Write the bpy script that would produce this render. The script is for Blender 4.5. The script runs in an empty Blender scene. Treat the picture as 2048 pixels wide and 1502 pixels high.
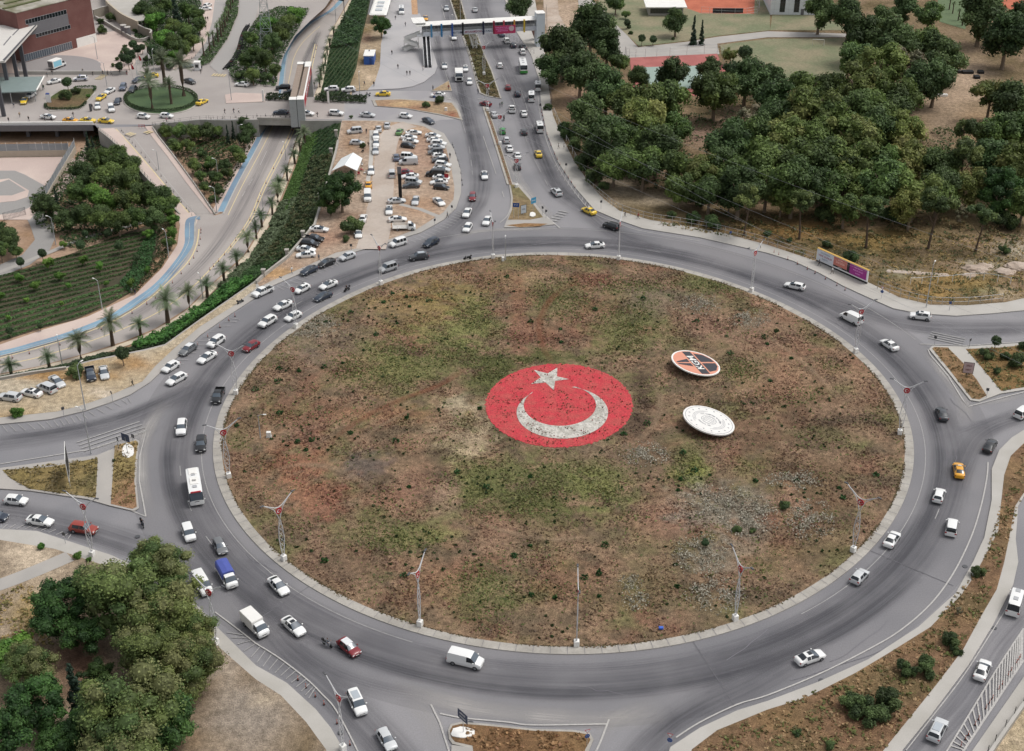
import bpy, bmesh, math, random
import numpy as np
from mathutils import Vector, Matrix
from mathutils.geometry import tessellate_polygon
R = math.radians
rnd = random.Random(7)
npr = np.random.default_rng(11)
S = bpy.context.scene
COL = S.collection
# ------------------------------------------------------------------ camera, sky, sun, exposure
H, PITCH, FPX = 133.0, R(30.2), 2700.0
cam = bpy.data.objects.new('camera', bpy.data.cameras.new('camera')); COL.objects.link(cam)
cam.data.sensor_width = 36.0; cam.data.lens = FPX / 2048 * 36.0
cam.data.clip_start = 1.0; cam.data.clip_end = 6000
cam.location = (0, 0, H); cam.rotation_euler = (R(90) - PITCH, 0, 0)
S.camera = cam
W = bpy.data.worlds.new('World'); S.world = W; W.use_nodes = True
SUN_EL, SUN_AZ = R(62), R(78)          # azimuth clockwise from +Y
_n = W.node_tree.nodes; _b = _n['Background']
_s = _n.new('ShaderNodeTexSky'); _s.sky_type = 'NISHITA'; _s.sun_disc = False
_s.sun_elevation = SUN_EL; _s.sun_rotation = SUN_AZ; _s.dust_density = 4.0; _s.air_density = 1.0; _s.ozone_density = 1.0
_h = _n.new('ShaderNodeHueSaturation'); _h.inputs['Saturation'].default_value = 0.2   # thin overcast veils the blue
W.node_tree.links.new(_s.outputs[0], _h.inputs['Color']); W.node_tree.links.new(_h.outputs[0], _b.inputs[0])
_b.inputs[1].default_value = 0.15
sl = bpy.data.lights.new('sun', 'SUN'); sl.energy = 1.15; sl.angle = R(20); sl.color = (1, .965, .91)
so = bpy.data.objects.new('sun', sl); COL.objects.link(so)
so.rotation_euler = (R(90) - SUN_EL, 0, R(180) - SUN_AZ)
S.view_settings.view_transform = 'Standard'; S.view_settings.look = 'None'
S.view_settings.gamma = 1.0; S.view_settings.exposure = 0.08
S.cycles.max_bounces = 4; S.cycles.diffuse_bounces = 2; S.cycles.glossy_bounces = 2; S.cycles.transparent_max_bounces = 24
# ------------------------------------------------------------------ helpers
cp, sp_ = math.cos(PITCH), math.sin(PITCH)
def P(px, py, z=0.0):
 "the point of height z that the photograph shows at pixel px, py"
 x = (px - 1024) / FPX; y = -(py - 751) / FPX
 dx, dy, dz = x, cp + y * sp_, -sp_ + y * cp
 t = (z - H) / dz
 return Vector((dx * t, dy * t, z))
def scl(py, z=0.0):                       # pixels per metre across, at that pixel row
 y = -(py - 751) / FPX
 return FPX * (sp_ - y * cp) / (H - z)
def proj(v):
 yc = v.y * sp_ + (v.z - H) * cp; zc = v.y * cp - (v.z - H) * sp_
 return 1024 + FPX * v.x / zc, 751 - FPX * yc / zc
def lin(h):
 c = [int(h[i:i + 2], 16) / 255 for i in (0, 2, 4)]
 return tuple(v / 12.92 if v <= .04045 else ((v + .055) / 1.055) ** 2.4 for v in c)
def link(o, parent=None):
 COL.objects.link(o)
 if parent: o.parent = parent
 return o
def tag(o, label=None, cat=None, group=None, kind=None):
 if label: o['label'] = label
 if cat: o['category'] = cat
 if group: o['group'] = group
 if kind: o['kind'] = kind
 return o
def empty(name, loc=(0, 0, 0), rz=0):
 o = bpy.data.objects.new(name, None); o.empty_display_size = .2
 link(o); o.location = loc; o.rotation_euler = (0, 0, rz); return o
def obj(name, me, mats, parent=None, smooth=False, loc=None):
 if mats is not None:
  for m in (mats if isinstance(mats, (list, tuple)) else [mats]): me.materials.append(m)
 if smooth: me.polygons.foreach_set('use_smooth', [True] * len(me.polygons))
 o = bpy.data.objects.new(name, me); link(o, parent)
 if loc is not None: o.location = loc
 return o
_kids = {}
def copy_tree(o, parent=None):
 c = o.copy(); COL.objects.link(c)
 if parent: c.parent = parent
 ks = _kids.get(o.name)
 if ks is None: ks = _kids[o.name] = [k for k in bpy.data.objects if k.parent is o]
 for k in ks: copy_tree(k, c)
 return c
class MB:
 "collects simple shapes into one mesh"
 def __init__(s): s.v = []; s.f = []; s.m = []
 def add(s, vs, fs, mi=0):
  b = len(s.v); s.v += [tuple(v) for v in vs]; s.f += [tuple(b + i for i in f) for f in fs]; s.m += [mi] * len(fs)
 def box(s, x0, y0, z0, x1, y1, z1, mi=0, M=None):
  vs = [Vector((x, y, z)) for z in (z0, z1) for x, y in ((x0, y0), (x1, y0), (x1, y1), (x0, y1))]
  if M: vs = [M @ v for v in vs]
  s.add(vs, [(0, 3, 2, 1), (4, 5, 6, 7), (0, 1, 5, 4), (1, 2, 6, 5), (2, 3, 7, 6), (3, 0, 4, 7)], mi)
 def bbox(s, x0, y0, z0, x1, y1, z1, b=.05, mi=0, M=None):
  "box with chamfered upright and top edges"
  ring = lambda i: [(x0 + i + b, y0 + i), (x1 - i - b, y0 + i), (x1 - i, y0 + i + b), (x1 - i, y1 - i - b), (x1 - i - b, y1 - i), (x0 + i + b, y1 - i), (x0 + i, y1 - i - b), (x0 + i, y0 + i + b)]
  vs = [Vector((x, y, z0)) for x, y in ring(0)] + [Vector((x, y, z1 - b)) for x, y in ring(0)] + [Vector((x, y, z1)) for x, y in ring(b)]
  if M: vs = [M @ v for v in vs]
  fs = [tuple(range(7, -1, -1)), tuple(range(16, 24))]
  for k in (0, 8):
   for i in range(8): j = (i + 1) % 8; fs.append((k + i, k + j, k + 8 + j, k + 8 + i))
  s.add(vs, fs, mi)
 def tube(s, pts, r, n=6, mi=0, caps=True):
  pts = [Vector(p) for p in pts]; rs = r if isinstance(r, (list, tuple)) else [r] * len(pts)
  vs = []; fs = []
  for i, p in enumerate(pts):
   d = (pts[min(i + 1, len(pts) - 1)] - pts[max(i - 1, 0)]).normalized()
   a = d.cross(Vector((0, 0, 1)))
   if a.length < .01: a = d.cross(Vector((1, 0, 0)))
   a.normalize(); b = d.cross(a)
   for k in range(n):
    t = 2 * math.pi * k / n; vs.append(p + (a * math.cos(t) + b * math.sin(t)) * rs[i])
  for i in range(len(pts) - 1):
   for k in range(n):
    q = (k + 1) % n; fs.append((i * n + k, i * n + q, (i + 1) * n + q, (i + 1) * n + k))
  if caps: fs += [tuple(range(n - 1, -1, -1)), tuple((len(pts) - 1) * n + k for k in range(n))]
  s.add(vs, fs, mi)
 def disc(s, c, nrm, r, th=.05, n=24, mi=0):
  c = Vector(c); d = Vector(nrm).normalized(); s.tube([c, c + d * th], r, n, mi)
 def mesh(s, name='m'):
  me = bpy.data.meshes.new(name); me.from_pydata(s.v, [], s.f)
  if any(s.m): me.polygons.foreach_set('material_index', s.m)
  me.update(); return me
 def build(s, name, mats, parent=None, smooth=False, loc=None):
  return obj(name, s.mesh(name), mats, parent, smooth, loc)
def cr(pts, n=6, closed=True):
 "Catmull-Rom through points of any dimension"
 p = [np.array(q, float) for q in pts]; out = []; N = len(p)
 for i in range(N if closed else N - 1):
  g = (lambda k: p[k % N]) if closed else (lambda k: p[min(max(k, 0), N - 1)])
  a, b, c, d = g(i - 1), g(i), g(i + 1), g(i + 2)
  for k in range(n):
   t = k / n
   out.append(.5 * (2 * b + (c - a) * t + (2 * a - 5 * b + 4 * c - d) * t * t + (3 * b - a - 3 * c + d) * t ** 3))
 if not closed: out.append(p[-1])
 return [tuple(q) for q in out]
_lay = [0]
def poly(name, pts, mat, z=0.0, up=0.0, smooth=False, skirt=0.0, kind='structure', layer=True, label=None, cat=None):
 "flat sheet traced on the ground; pts are photo pixels, a third value adds height"
 if smooth: pts = cr([tuple(p) + ((0,) if len(p) < 3 else ()) for p in pts])
 if layer: _lay[0] += 1
 dz = _lay[0] * .001 if layer else 0
 w = []
 for p in pts:
  zz = z + (p[2] if len(p) > 2 else 0); q = P(p[0], p[1], zz); w.append(Vector((q.x, q.y, zz + up + dz)))
 tri = tessellate_polygon([w]); me = bpy.data.meshes.new(name)
 fs = []
 for t in tri:
  a, b, c = (w[i] for i in t)
  fs.append(tuple(t) if (b - a).cross(c - a).z > 0 else (t[0], t[2], t[1]))
 vs = [tuple(v) for v in w]
 if skirt:
  n = len(w); vs += [(v.x, v.y, v.z - skirt) for v in w]
  area = sum(w[i].x * w[(i + 1) % n].y - w[(i + 1) % n].x * w[i].y for i in range(n))
  for i in range(n):
   j = (i + 1) % n; fs.append((i, i + n, j + n, j) if area > 0 else (i, j, j + n, i + n))
 me.from_pydata(vs, [], fs); me.update()
 o = obj(name, me, mat); tag(o, label, cat, None, kind); return o
def strip(name, pts, width, mat, z=0.0, up=0.0, closed=False, sm=6, kind='structure', parent=None, world=False, dash=None, thick=0):
 "ribbon of a width in metres along photo pixels, with u across and v along in metres"
 _lay[0] += 1; dz = _lay[0] * .001
 if sm > 1: pts = cr([tuple(p) + ((z,) if len(p) < 3 else ()) for p in pts], sm, closed)
 w = [Vector(p) if world else P(p[0], p[1], p[2] if len(p) > 2 else z) for p in pts]
 n = len(w); vs = []; fs = []; uv = []; L = 0
 for i, p in enumerate(w):
  a = w[(i - 1) % n] if closed else w[max(i - 1, 0)]; b = w[(i + 1) % n] if closed else w[min(i + 1, n - 1)]
  d = (b - a); d.z = 0; d.normalize(); s = Vector((-d.y, d.x, 0)); wd = width[i * len(width) // n] if isinstance(width, (list, tuple)) else width
  if i: L += (p - w[i - 1]).length
  q = Vector((p.x, p.y, p.z + dz + up))
  vs += [q + s * wd / 2, q - s * wd / 2]; uv += [(0, L), (1, L)]
 m = n if closed else n - 1
 acc = 0
 for i in range(m):
  j = (i + 1) % n
  if dash:
   acc += (w[j] - w[i]).length
   if (acc % (dash[0] + dash[1])) > dash[0]: continue
  fs.append((2 * i, 2 * i + 1, 2 * j + 1, 2 * j))
 if thick:
  k = len(vs); vs += [v - Vector((0, 0, thick)) for v in vs]; uv += uv
  for i in range(m):
   j = (i + 1) % n; fs += [(2 * i, 2 * j, 2 * j + k, 2 * i + k), (2 * i + 1, 2 * i + 1 + k, 2 * j + 1 + k, 2 * j + 1)]
 me = bpy.data.meshes.new(name); me.from_pydata(vs, [], fs)
 ul = me.uv_layers.new(name='UVMap'); li = [l.vertex_index for l in me.loops]
 ul.data.foreach_set('uv', [c for i in li for c in uv[i]])
 me.update()
 if name in ('tyre_marks', 'dust_patch', 'dirt_track'):
  fa = me.attributes.new('fade', 'FLOAT', 'POINT'); T = uv[-1][1] if not closed else 0
  fa.data.foreach_set('value', [1.0 if closed else max(0, min(1, t[1] / 9, (T - t[1]) / 9)) for t in uv])
 o = obj(name, me, mat, parent)
 if kind: o['kind'] = kind
 return o
def in_poly(x, y, pts):
 c = False; n = len(pts); j = n - 1
 for i in range(n):
  if (pts[i][1] > y) != (pts[j][1] > y) and x < (pts[j][0] - pts[i][0]) * (y - pts[i][1]) / (pts[j][1] - pts[i][1]) + pts[i][0]: c = not c
  j = i
 return c
# ------------------------------------------------------------------ materials
MATS = {}
def newmat(name):
 m = bpy.data.materials.new(name); m.use_nodes = True; return m, m.node_tree.nodes, m.node_tree.links, m.node_tree.nodes['Principled BSDF']
def mat(name, hexc, rough=.8, noise=.0, scale=1.0, metal=0, coat=0, spec=.5, bump=0, hex2=None, scale2=None, stretch=None):
 "plain or mottled surface; noise is the strength of two sizes of mottling in object space"
 if name in MATS: return MATS[name]
 m, N, L, B = newmat(name); c = lin(hexc); MATS[name] = m
 B.inputs['Roughness'].default_value = rough; B.inputs['Metallic'].default_value = metal
 B.inputs['Coat Weight'].default_value = coat; B.inputs['Specular IOR Level'].default_value = spec
 B.inputs['Base Color'].default_value = (*c, 1)
 if noise or hex2:
  tc = N.new('ShaderNodeNewGeometry'); src = tc.outputs['Position']
  if stretch:
   mp = N.new('ShaderNodeMapping'); mp.inputs['Rotation'].default_value = (0, 0, R(stretch[0])); mp.inputs['Scale'].default_value = (1, stretch[1], 1)
   L.new(src, mp.inputs['Vector']); src = mp.outputs['Vector']
  n1 = N.new('ShaderNodeTexNoise'); n1.inputs['Scale'].default_value = scale; n1.inputs['Detail'].default_value = 6; n1.inputs['Roughness'].default_value = .62
  n2 = N.new('ShaderNodeTexNoise'); n2.inputs['Scale'].default_value = scale2 or scale * .09; n2.inputs['Detail'].default_value = 3
  L.new(src, n1.inputs['Vector']); L.new(src, n2.inputs['Vector'])
  mx = N.new('ShaderNodeMix'); mx.data_type = 'RGBA'; rp = N.new('ShaderNodeMapRange')
  rp.inputs['From Min'].default_value = .38; rp.inputs['From Max'].default_value = .62
  L.new(n2.outputs['Fac'], rp.inputs['Value']); L.new(rp.outputs[0], mx.inputs['Factor'])
  mx.inputs['A'].default_value = (*c, 1); mx.inputs['B'].default_value = (*(lin(hex2) if hex2 else c), 1)
  mr = N.new('ShaderNodeMapRange'); mr.inputs['From Min'].default_value = .3; mr.inputs['From Max'].default_value = .7
  mr.inputs['To Min'].default_value = 1 - noise; mr.inputs['To Max'].default_value = 1 + noise
  L.new(n1.outputs['Fac'], mr.inputs['Value'])
  mu = N.new('ShaderNodeMix'); mu.data_type = 'RGBA'; mu.blend_type = 'MULTIPLY'; mu.inputs['Factor'].default_value = 1
  L.new(mx.outputs['Result'], mu.inputs['A']); L.new(mr.outputs[0], mu.inputs['B']); L.new(mu.outputs['Result'], B.inputs['Base Color'])
  if bump:
   bp = N.new('ShaderNodeBump'); bp.inputs['Strength'].default_value = bump; bp.inputs['Distance'].default_value = .15
   L.new(n1.outputs['Fac'], bp.inputs['Height']); L.new(bp.outputs[0], B.inputs['Normal'])
 return m
def leafmat(name, transl=.25, rough=.6):
 "foliage: leaf colour from the mesh, a little variation from plant to plant"
 m, N, L, B = newmat(name); MATS[name] = m
 a = N.new('ShaderNodeAttribute'); a.attribute_name = 'col'
 oi = N.new('ShaderNodeObjectInfo'); hs = N.new('ShaderNodeHueSaturation')
 mr = N.new('ShaderNodeMapRange'); mr.inputs['To Min'].default_value = .72; mr.inputs['To Max'].default_value = 1.3
 mh = N.new('ShaderNodeMapRange'); mh.inputs['To Min'].default_value = .482; mh.inputs['To Max'].default_value = .512
 ml = N.new('ShaderNodeMath'); ml.operation = 'MULTIPLY'; ml.inputs[1].default_value = 7.31
 fr = N.new('ShaderNodeMath'); fr.operation = 'FRACT'
 L.new(oi.outputs['Random'], mr.inputs['Value']); L.new(oi.outputs['Random'], ml.inputs[0]); L.new(ml.outputs[0], fr.inputs[0]); L.new(fr.outputs[0], mh.inputs['Value'])
 L.new(mr.outputs[0], hs.inputs['Value']); L.new(mh.outputs[0], hs.inputs['Hue']); L.new(a.outputs['Color'], hs.inputs['Color'])
 L.new(hs.outputs[0], B.inputs['Base Color']); B.inputs['Roughness'].default_value = rough; B.inputs['Specular IOR Level'].default_value = .25
 t = N.new('ShaderNodeBsdfTranslucent'); L.new(hs.outputs[0], t.inputs[0]); mxs = N.new('ShaderNodeMixShader'); mxs.inputs[0].default_value = transl
 out = N['Material Output']; L.new(B.outputs[0], mxs.inputs[1]); L.new(t.outputs[0], mxs.inputs[2]); L.new(mxs.outputs[0], out.inputs['Surface'])
 return m
def vcolmat(name, n1s=1.2, n1=.35, n2s=5, n2=.3, bump=.4, rough=.95):
 "soil and grass: large patches from the mesh colour, two sizes of fine mottling on top"
 m, N, L, B = newmat(name); MATS[name] = m
 a = N.new('ShaderNodeAttribute'); a.attribute_name = 'col'; g = N.new('ShaderNodeNewGeometry')
 cur = a.outputs['Color']; last = None
 for s, k in ((n1s, n1), (n2s, n2)):
  t = N.new('ShaderNodeTexNoise'); t.inputs['Scale'].default_value = s; t.inputs['Detail'].default_value = 5; t.inputs['Roughness'].default_value = .65
  L.new(g.outputs['Position'], t.inputs['Vector'])
  mr = N.new('ShaderNodeMapRange'); mr.inputs['From Min'].default_value = .32; mr.inputs['From Max'].default_value = .68
  mr.inputs['To Min'].default_value = 1 - k; mr.inputs['To Max'].default_value = 1 + k; L.new(t.outputs['Fac'], mr.inputs['Value'])
  mu = N.new('ShaderNodeMix'); mu.data_type = 'RGBA'; mu.blend_type = 'MULTIPLY'; mu.inputs['Factor'].default_value = 1
  L.new(cur, mu.inputs['A']); L.new(mr.outputs[0], mu.inputs['B']); cur = mu.outputs['Result']; last = t
 L.new(cur, B.inputs['Base Color']); B.inputs['Roughness'].default_value = rough; B.inputs['Specular IOR Level'].default_value = .2
 bp = N.new('ShaderNodeBump'); bp.inputs['Strength'].default_value = bump; bp.inputs['Distance'].default_value = .3
 L.new(last.outputs['Fac'], bp.inputs['Height']); L.new(bp.outputs[0], B.inputs['Normal'])
 return m
def wearmat(name, hexc, amount, streak=.8, soft=.42):
 "rubber and dust worn into the lane: fades out sideways, streaked along the lane"
 m, N, L, B = newmat(name); MATS[name] = m
 uv = N.new('ShaderNodeUVMap'); uv.uv_map = 'UVMap'; sep = N.new('ShaderNodeSeparateXYZ'); L.new(uv.outputs[0], sep.inputs[0])
 def mth(op, a, b=None, c=None):
  n = N.new('ShaderNodeMath'); n.operation = op
  for i, v in enumerate((a, b, c)):
   if v is None: continue
   if isinstance(v, (int, float)): n.inputs[i].default_value = v
   else: L.new(v, n.inputs[i])
  return n.outputs[0]
 d = mth('ABSOLUTE', mth('SUBTRACT', sep.outputs['X'], .5))
 e = N.new('ShaderNodeMapRange'); e.interpolation_type = 'SMOOTHSTEP'; e.inputs['From Min'].default_value = .5; e.inputs['From Max'].default_value = .5 - soft
 L.new(d, e.inputs['Value'])
 cb = N.new('ShaderNodeCombineXYZ'); L.new(mth('MULTIPLY', sep.outputs['X'], 14.0), cb.inputs[0]); L.new(mth('MULTIPLY', sep.outputs['Y'], .035), cb.inputs[1])
 t = N.new('ShaderNodeTexNoise'); t.inputs['Scale'].default_value = 1; t.inputs['Detail'].default_value = 4; L.new(cb.outputs[0], t.inputs['Vector'])
 mr = N.new('ShaderNodeMapRange'); mr.inputs['From Min'].default_value = .35; mr.inputs['From Max'].default_value = .65
 mr.inputs['To Min'].default_value = 1 - streak; mr.inputs['To Max'].default_value = 1; L.new(t.outputs['Fac'], mr.inputs['Value'])
 g = N.new('ShaderNodeNewGeometry'); t2 = N.new('ShaderNodeTexNoise'); t2.inputs['Scale'].default_value = .12; L.new(g.outputs['Position'], t2.inputs['Vector'])
 m2 = N.new('ShaderNodeMapRange'); m2.inputs['From Min'].default_value = .35; m2.inputs['From Max'].default_value = .65; m2.inputs['To Min'].default_value = .55; L.new(t2.outputs['Fac'], m2.inputs['Value'])
 al = mth('MULTIPLY', mth('MULTIPLY', e.outputs[0], mr.outputs[0]), mth('MULTIPLY', m2.outputs[0], amount))
 fd = N.new('ShaderNodeAttribute'); fd.attribute_name = 'fade'; al = mth('MULTIPLY', al, fd.outputs['Fac'])
 B.inputs['Base Color'].default_value = (*lin(hexc), 1); B.inputs['Roughness'].default_value = .8; B.inputs['Specular IOR Level'].default_value = .3
 tr = N.new('ShaderNodeBsdfTransparent'); mx = N.new('ShaderNodeMixShader'); L.new(al, mx.inputs[0]); L.new(tr.outputs[0], mx.inputs[1]); L.new(B.outputs[0], mx.inputs[2])
 L.new(mx.outputs[0], N['Material Output'].inputs['Surface']); return m
def paint(hexc): return mat('paint_' + hexc, hexc, .28, coat=.6, spec=.5)
ASPH = mat('asphalt', '7e7d80', .85, .13, 5, spec=.3, hex2='8b898b', scale2=.05)
ASPH_D = mat('asphalt_dark', '706e74', .85, .10, 6, spec=.3, hex2='7d7b80', scale2=.06)
ASPH_L = mat('asphalt_pale', 'a09d9c', .88, .09, 5, spec=.3, hex2='959294', scale2=.09)
CONC_RD = mat('concrete_road', '9b9490', .88, .07, 3, spec=.3, hex2='a69f9a', scale2=.06)
WALK = mat('pavement_stone', 'b3afa9', .9, .08, 8, spec=.3, hex2='aaa69f', scale2=.15)
WALK_G = mat('pavement_grey', 'a09c97', .9, .08, 8, spec=.3, hex2='a9a49e', scale2=.15)
PLAZA = mat('plaza_stone', 'a5a3a4', .9, .07, 5, spec=.3, hex2='adaaaa', scale2=.12)
PINK = mat('pink_paving', 'bba9a1', .9, .08, 5, spec=.3, hex2='c6b5ab', scale2=.1)
KERB = mat('kerb_stone', 'aaa59d', .85, .14, 4, hex2='9a958d', scale2=.3)
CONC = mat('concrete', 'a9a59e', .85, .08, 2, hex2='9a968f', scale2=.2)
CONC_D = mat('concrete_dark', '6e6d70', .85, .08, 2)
WHITEP = mat('road_marking', 'aeaba7', .7, .2, 3); FADED = mat('faded_marking', '9b9997', .8, .25, 3)
YELP = mat('yellow_marking', 'cdbb90', .75, .18, 3)
BLUE_L = mat('cycle_lane', '7f9fb2', .8, .08, 3, hex2='6f8396', scale2=.08)
SOIL = mat('soil', 'a08671', .95, .22, 1.5, hex2='8f7359', scale2=.12, bump=.3)
SOILP = mat('soil_pale', 'b5a699', .95, .16, 1.5, hex2='a29080', scale2=.14, bump=.3)
SOILD = mat('soil_dark', '76624f', .95, .30, 1.6, hex2='6a5c42', scale2=.12, bump=.5)
DRYG = mat('dry_grass_soil', '84724f', .95, .32, 1.8, hex2='6d5c40', scale2=.11, bump=.5)
GRASS = mat('grass', '707558', .95, .22, 1.6, hex2='877f66', scale2=.09, bump=.4)
GREEN = mat('green_ground', '3c4b2c', .95, .3, 1.6, hex2='46502f', scale2=.2, bump=.5)
WHITE = mat('white_paint', 'e4e2dd', .55, .04, .6)
STEEL = mat('galvanised_steel', 'b4b6b8', .45, .05, 1, metal=.35)
DSTEEL = mat('dark_steel', '4a4b4e', .5)
BLACK = mat('black', '141416', .6)
GLASSM = mat('dark_glass', '1c2228', .08, spec=.8)
GLASSB = mat('bright_glass', '4c5660', .08, spec=.9)
RUBBER = mat('rubber', '1b1b1c', .85)
RIM = mat('rim', '8d8f93', .35, metal=.6)
LAMPW = mat('lamp_glass', 'dfe2e2', .2); LAMPR = mat('tail_lamp', '8e1a18', .3)
REDP = mat('red_paint', 'a8202c', .5); BARK = mat('bark', '7a6b5b', .95, .25, 3); BARKD = mat('bark_dark', '54463a', .95, .25, 3)
LEAF = leafmat('foliage'); WEAR = wearmat('tyre_wear', '626166', .6, .55); WEARS = wearmat('tyre_wear_strong', '505056', .6, .6, .48); WEARL = wearmat('tyre_wear_light', '68676d', .42)
DUST = wearmat('dust_band', 'b4b0ac', .75, .5); TRK = wearmat('soil_track', 'a58d73', .5, .7); TRKR = wearmat('red_soil_track', '87563f', .6, .7)
from mathutils import noise as NZ
def painted(name, pts, pal, patches, cell=3.0, up=0.12, z=0.0, skirt=.14, material=None, smooth=False, nscale=.045, mesh=None, kind='structure', seed=0):
 "ground sheet cut into cells; its soil and grass colours vary in broad patches (pal) and traced ones (patches)"
 if smooth: pts = cr([tuple(p) for p in pts])
 if mesh is None:
  o = poly(name, pts, None, z=z, up=up, kind=kind); me = o.data
  bm = bmesh.new(); bm.from_mesh(me)
  xs = [v.co.x for v in bm.verts]; ys = [v.co.y for v in bm.verts]
  for ax, (lo, hi) in enumerate(((max(min(xs), -200), min(max(xs), 200)), (max(min(ys), 90), min(max(ys), 620)))):
   c = lo + cell
   while c < hi:
    co = [0, 0, 0]; no = [0, 0, 0]; co[ax] = c; no[ax] = 1
    bmesh.ops.bisect_plane(bm, geom=bm.verts[:] + bm.edges[:] + bm.faces[:], plane_co=co, plane_no=no); c += cell
  bm.to_mesh(me); bm.free()
 else:
  me = mesh; o = obj(name, me, None); o['kind'] = kind
 n = len(me.vertices); co = np.empty(n * 3); me.vertices.foreach_get('co', co); co = co.reshape(-1, 3)
 zc = co[:, 1] * cp - (co[:, 2] - H) * sp_; yc = co[:, 1] * sp_ + (co[:, 2] - H) * cp
 X = 1024 + FPX * co[:, 0] / zc; Y = 751 - FPX * yc / zc
 nz = lambda s, o_: np.array([NZ.fractal(Vector((v[0] * s + o_, v[1] * s - o_, seed)), 1.0, 2.0, 4) for v in co])
 col = np.tile(np.array(lin(pal[0])), (n, 1))
 for i, h in enumerate(pal[1:]):
  w = np.clip(nz(nscale * (1 + .6 * i), 13.7 * i + 3) * 1.9 + .10, 0, 1)[:, None]
  col = col * (1 - w) + np.array(lin(h)) * w
 il = name == 'island_ground'; wob = nz(.12, 77) * .9 + (nz(.45, 5) * 1.3 if il else 0); ps = 1.15 if il else 1
 for (px, py, rx, ry, h, s) in patches:
  d = np.sqrt(((X - px) / rx / ps) ** 2 + ((Y - py) / ry / ps) ** 2) + wob * .55
  w = (np.clip((1.25 - d) * ps, 0, 1) * s * (.88 if il else 1))[:, None]; w = w * w * (3 - 2 * w)
  col = col * (1 - w) + np.array(lin(h)) * w
 a = me.attributes.new('col', 'FLOAT_COLOR', 'POINT')
 if name == 'island_ground': global ICOL; ICOL = col
 a.data.foreach_set('color', np.concatenate([col, np.ones((n, 1))], 1).astype(np.float32).ravel())
 me.materials.append(material); return o
def wall(name, pts, ztop, zbot, th, m, label=None, cat=None, cap=None, kind=None, parent=None, sm=1, closed=False):
 "upright wall along pixels traced on its top edge at height ztop"
 zt = ztop if callable(ztop) else (lambda x, y: ztop); zb = zbot if callable(zbot) else (lambda x, y: zbot)
 if sm > 1: pts = [q[:2] for q in cr(pts, sm, closed)]
 n = len(pts); A = []; 
 for p in pts: q = P(p[0], p[1], zt(*p)); A.append((q, zb(*p)))
 mb = MB(); L = []; Rr = []
 for i in range(n):
  d = A[min(i + 1, n - 1)][0] - A[max(i - 1, 0)][0]; d.z = 0; d.normalize(); s = Vector((-d.y, d.x, 0)) * th / 2
  L.append(A[i][0] + s); Rr.append(A[i][0] - s)
 vs = []
 for i in range(n):
  b = A[i][1]; vs += [L[i], Rr[i], (Rr[i].x, Rr[i].y, b), (L[i].x, L[i].y, b)]
 fs = []
 for i in range(n - 1):
  for k in range(4): q = (k + 1) % 4; fs.append((i * 4 + k, i * 4 + q, i * 4 + 4 + q, i * 4 + 4 + k))
 fs += [(0, 3, 2, 1), tuple(n * 4 - 4 + k for k in range(4))]
 mb.add(vs, fs); o = mb.build(name, m, parent); tag(o, label, cat, None, kind)
 if cap:
  c = MB(); vs = []
  for i in range(n):
   s = (L[i] - Rr[i]).normalized() * (th / 2 + .06); q = A[i][0]
   for w, hh in ((s, .003), (s, .09), (-s, .09), (-s, .003)): vs.append((q.x + w.x, q.y + w.y, q.z + hh))
  fs = [(i * 4 + k, i * 4 + (k + 1) % 4, i * 4 + 4 + (k + 1) % 4, i * 4 + 4 + k) for i in range(n - 1) for k in range(4)] + [(0, 3, 2, 1), tuple(n * 4 - 4 + k for k in range(4))]
  c.add(vs, fs); c.build('coping', cap, o)
 return o
ZL = -5.0
zr = lambda x, y: ZL * min(max((y - 256) / 172, 0), 1)
# ------------------------------------------------------------------ ground and road sheets
g = MB(); g.add([(-1500, -300, ZL - .3), (1500, -300, ZL - .3), (1500, 4200, ZL - .3), (-1500, 4200, ZL - .3)], [(0, 1, 2, 3)]); g.build('ground', SOILD)['kind'] = 'structure'
RIM_S = [(684, 240), (676, 280), (672, 300), (650, 380), (637, 421), (629, 448), (608, 473), (575, 511), (527, 548), (512, 562), (450, 605), (400, 640), (330, 690), (290, 700), (180, 722), (127, 737), (0, 760)]
RIM_D = [(305, 250), (340, 245), (400, 239), (450, 240), (514, 239), (590, 241), (684, 240)]
RIM_NE = [(692, 192), (701, 169), (713, 136), (721, 88), (730, 55), (735, 30), (745, -20), (760, -120)]
RIM_NW = [(558, 196), (556, 150), (568, 110), (590, 72), (624, 38), (650, 15), (680, -30), (720, -150)]
poly('road', [(-3000, -800), (-3000, 250), (190, 250), (197, 258)] + RIM_D + RIM_S[1:] + [(-3000, 1300), (-3000, 3000), (5000, 3000), (5000, -800), (800, -800)] + RIM_NE[::-1] + RIM_NW + [(760, -800)], ASPH)
# ring geometry
_pts = [(986, 514), (1120, 513), (1237, 519), (1375, 545), (1503, 588), (1620, 645), (1715, 715), (1780, 795), (1806, 870), (1808, 935), (1770, 1030), (1707, 1108), (1600, 1185), (1470, 1242), (1320, 1279), (1153, 1294), (990, 1284), (840, 1250), (700, 1195), (566, 1120), (490, 1035), (455, 950), (445, 880), (475, 785), (520, 722), (593, 660), (670, 610), (763, 573), (870, 535)]
_q = np.array([P(x, y, .12)[:2] for x, y in _pts]); _s = np.linalg.lstsq(np.c_[2 * _q, np.ones(len(_q))], (_q ** 2).sum(1), rcond=None)[0]
CX, CY = float(_s[0]), float(_s[1])
_th = []; _rr = []
for x, y in _pts:
 q = P(x, y, .12); _th.append(math.atan2(q.y - CY, q.x - CX)); _rr.append(math.hypot(q.x - CX, q.y - CY))
_th = np.array(_th); _A = np.stack([np.ones_like(_th)] + [f(k * _th) for k in (1, 2, 3, 4) for f in (np.cos, np.sin)], 1)
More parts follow.
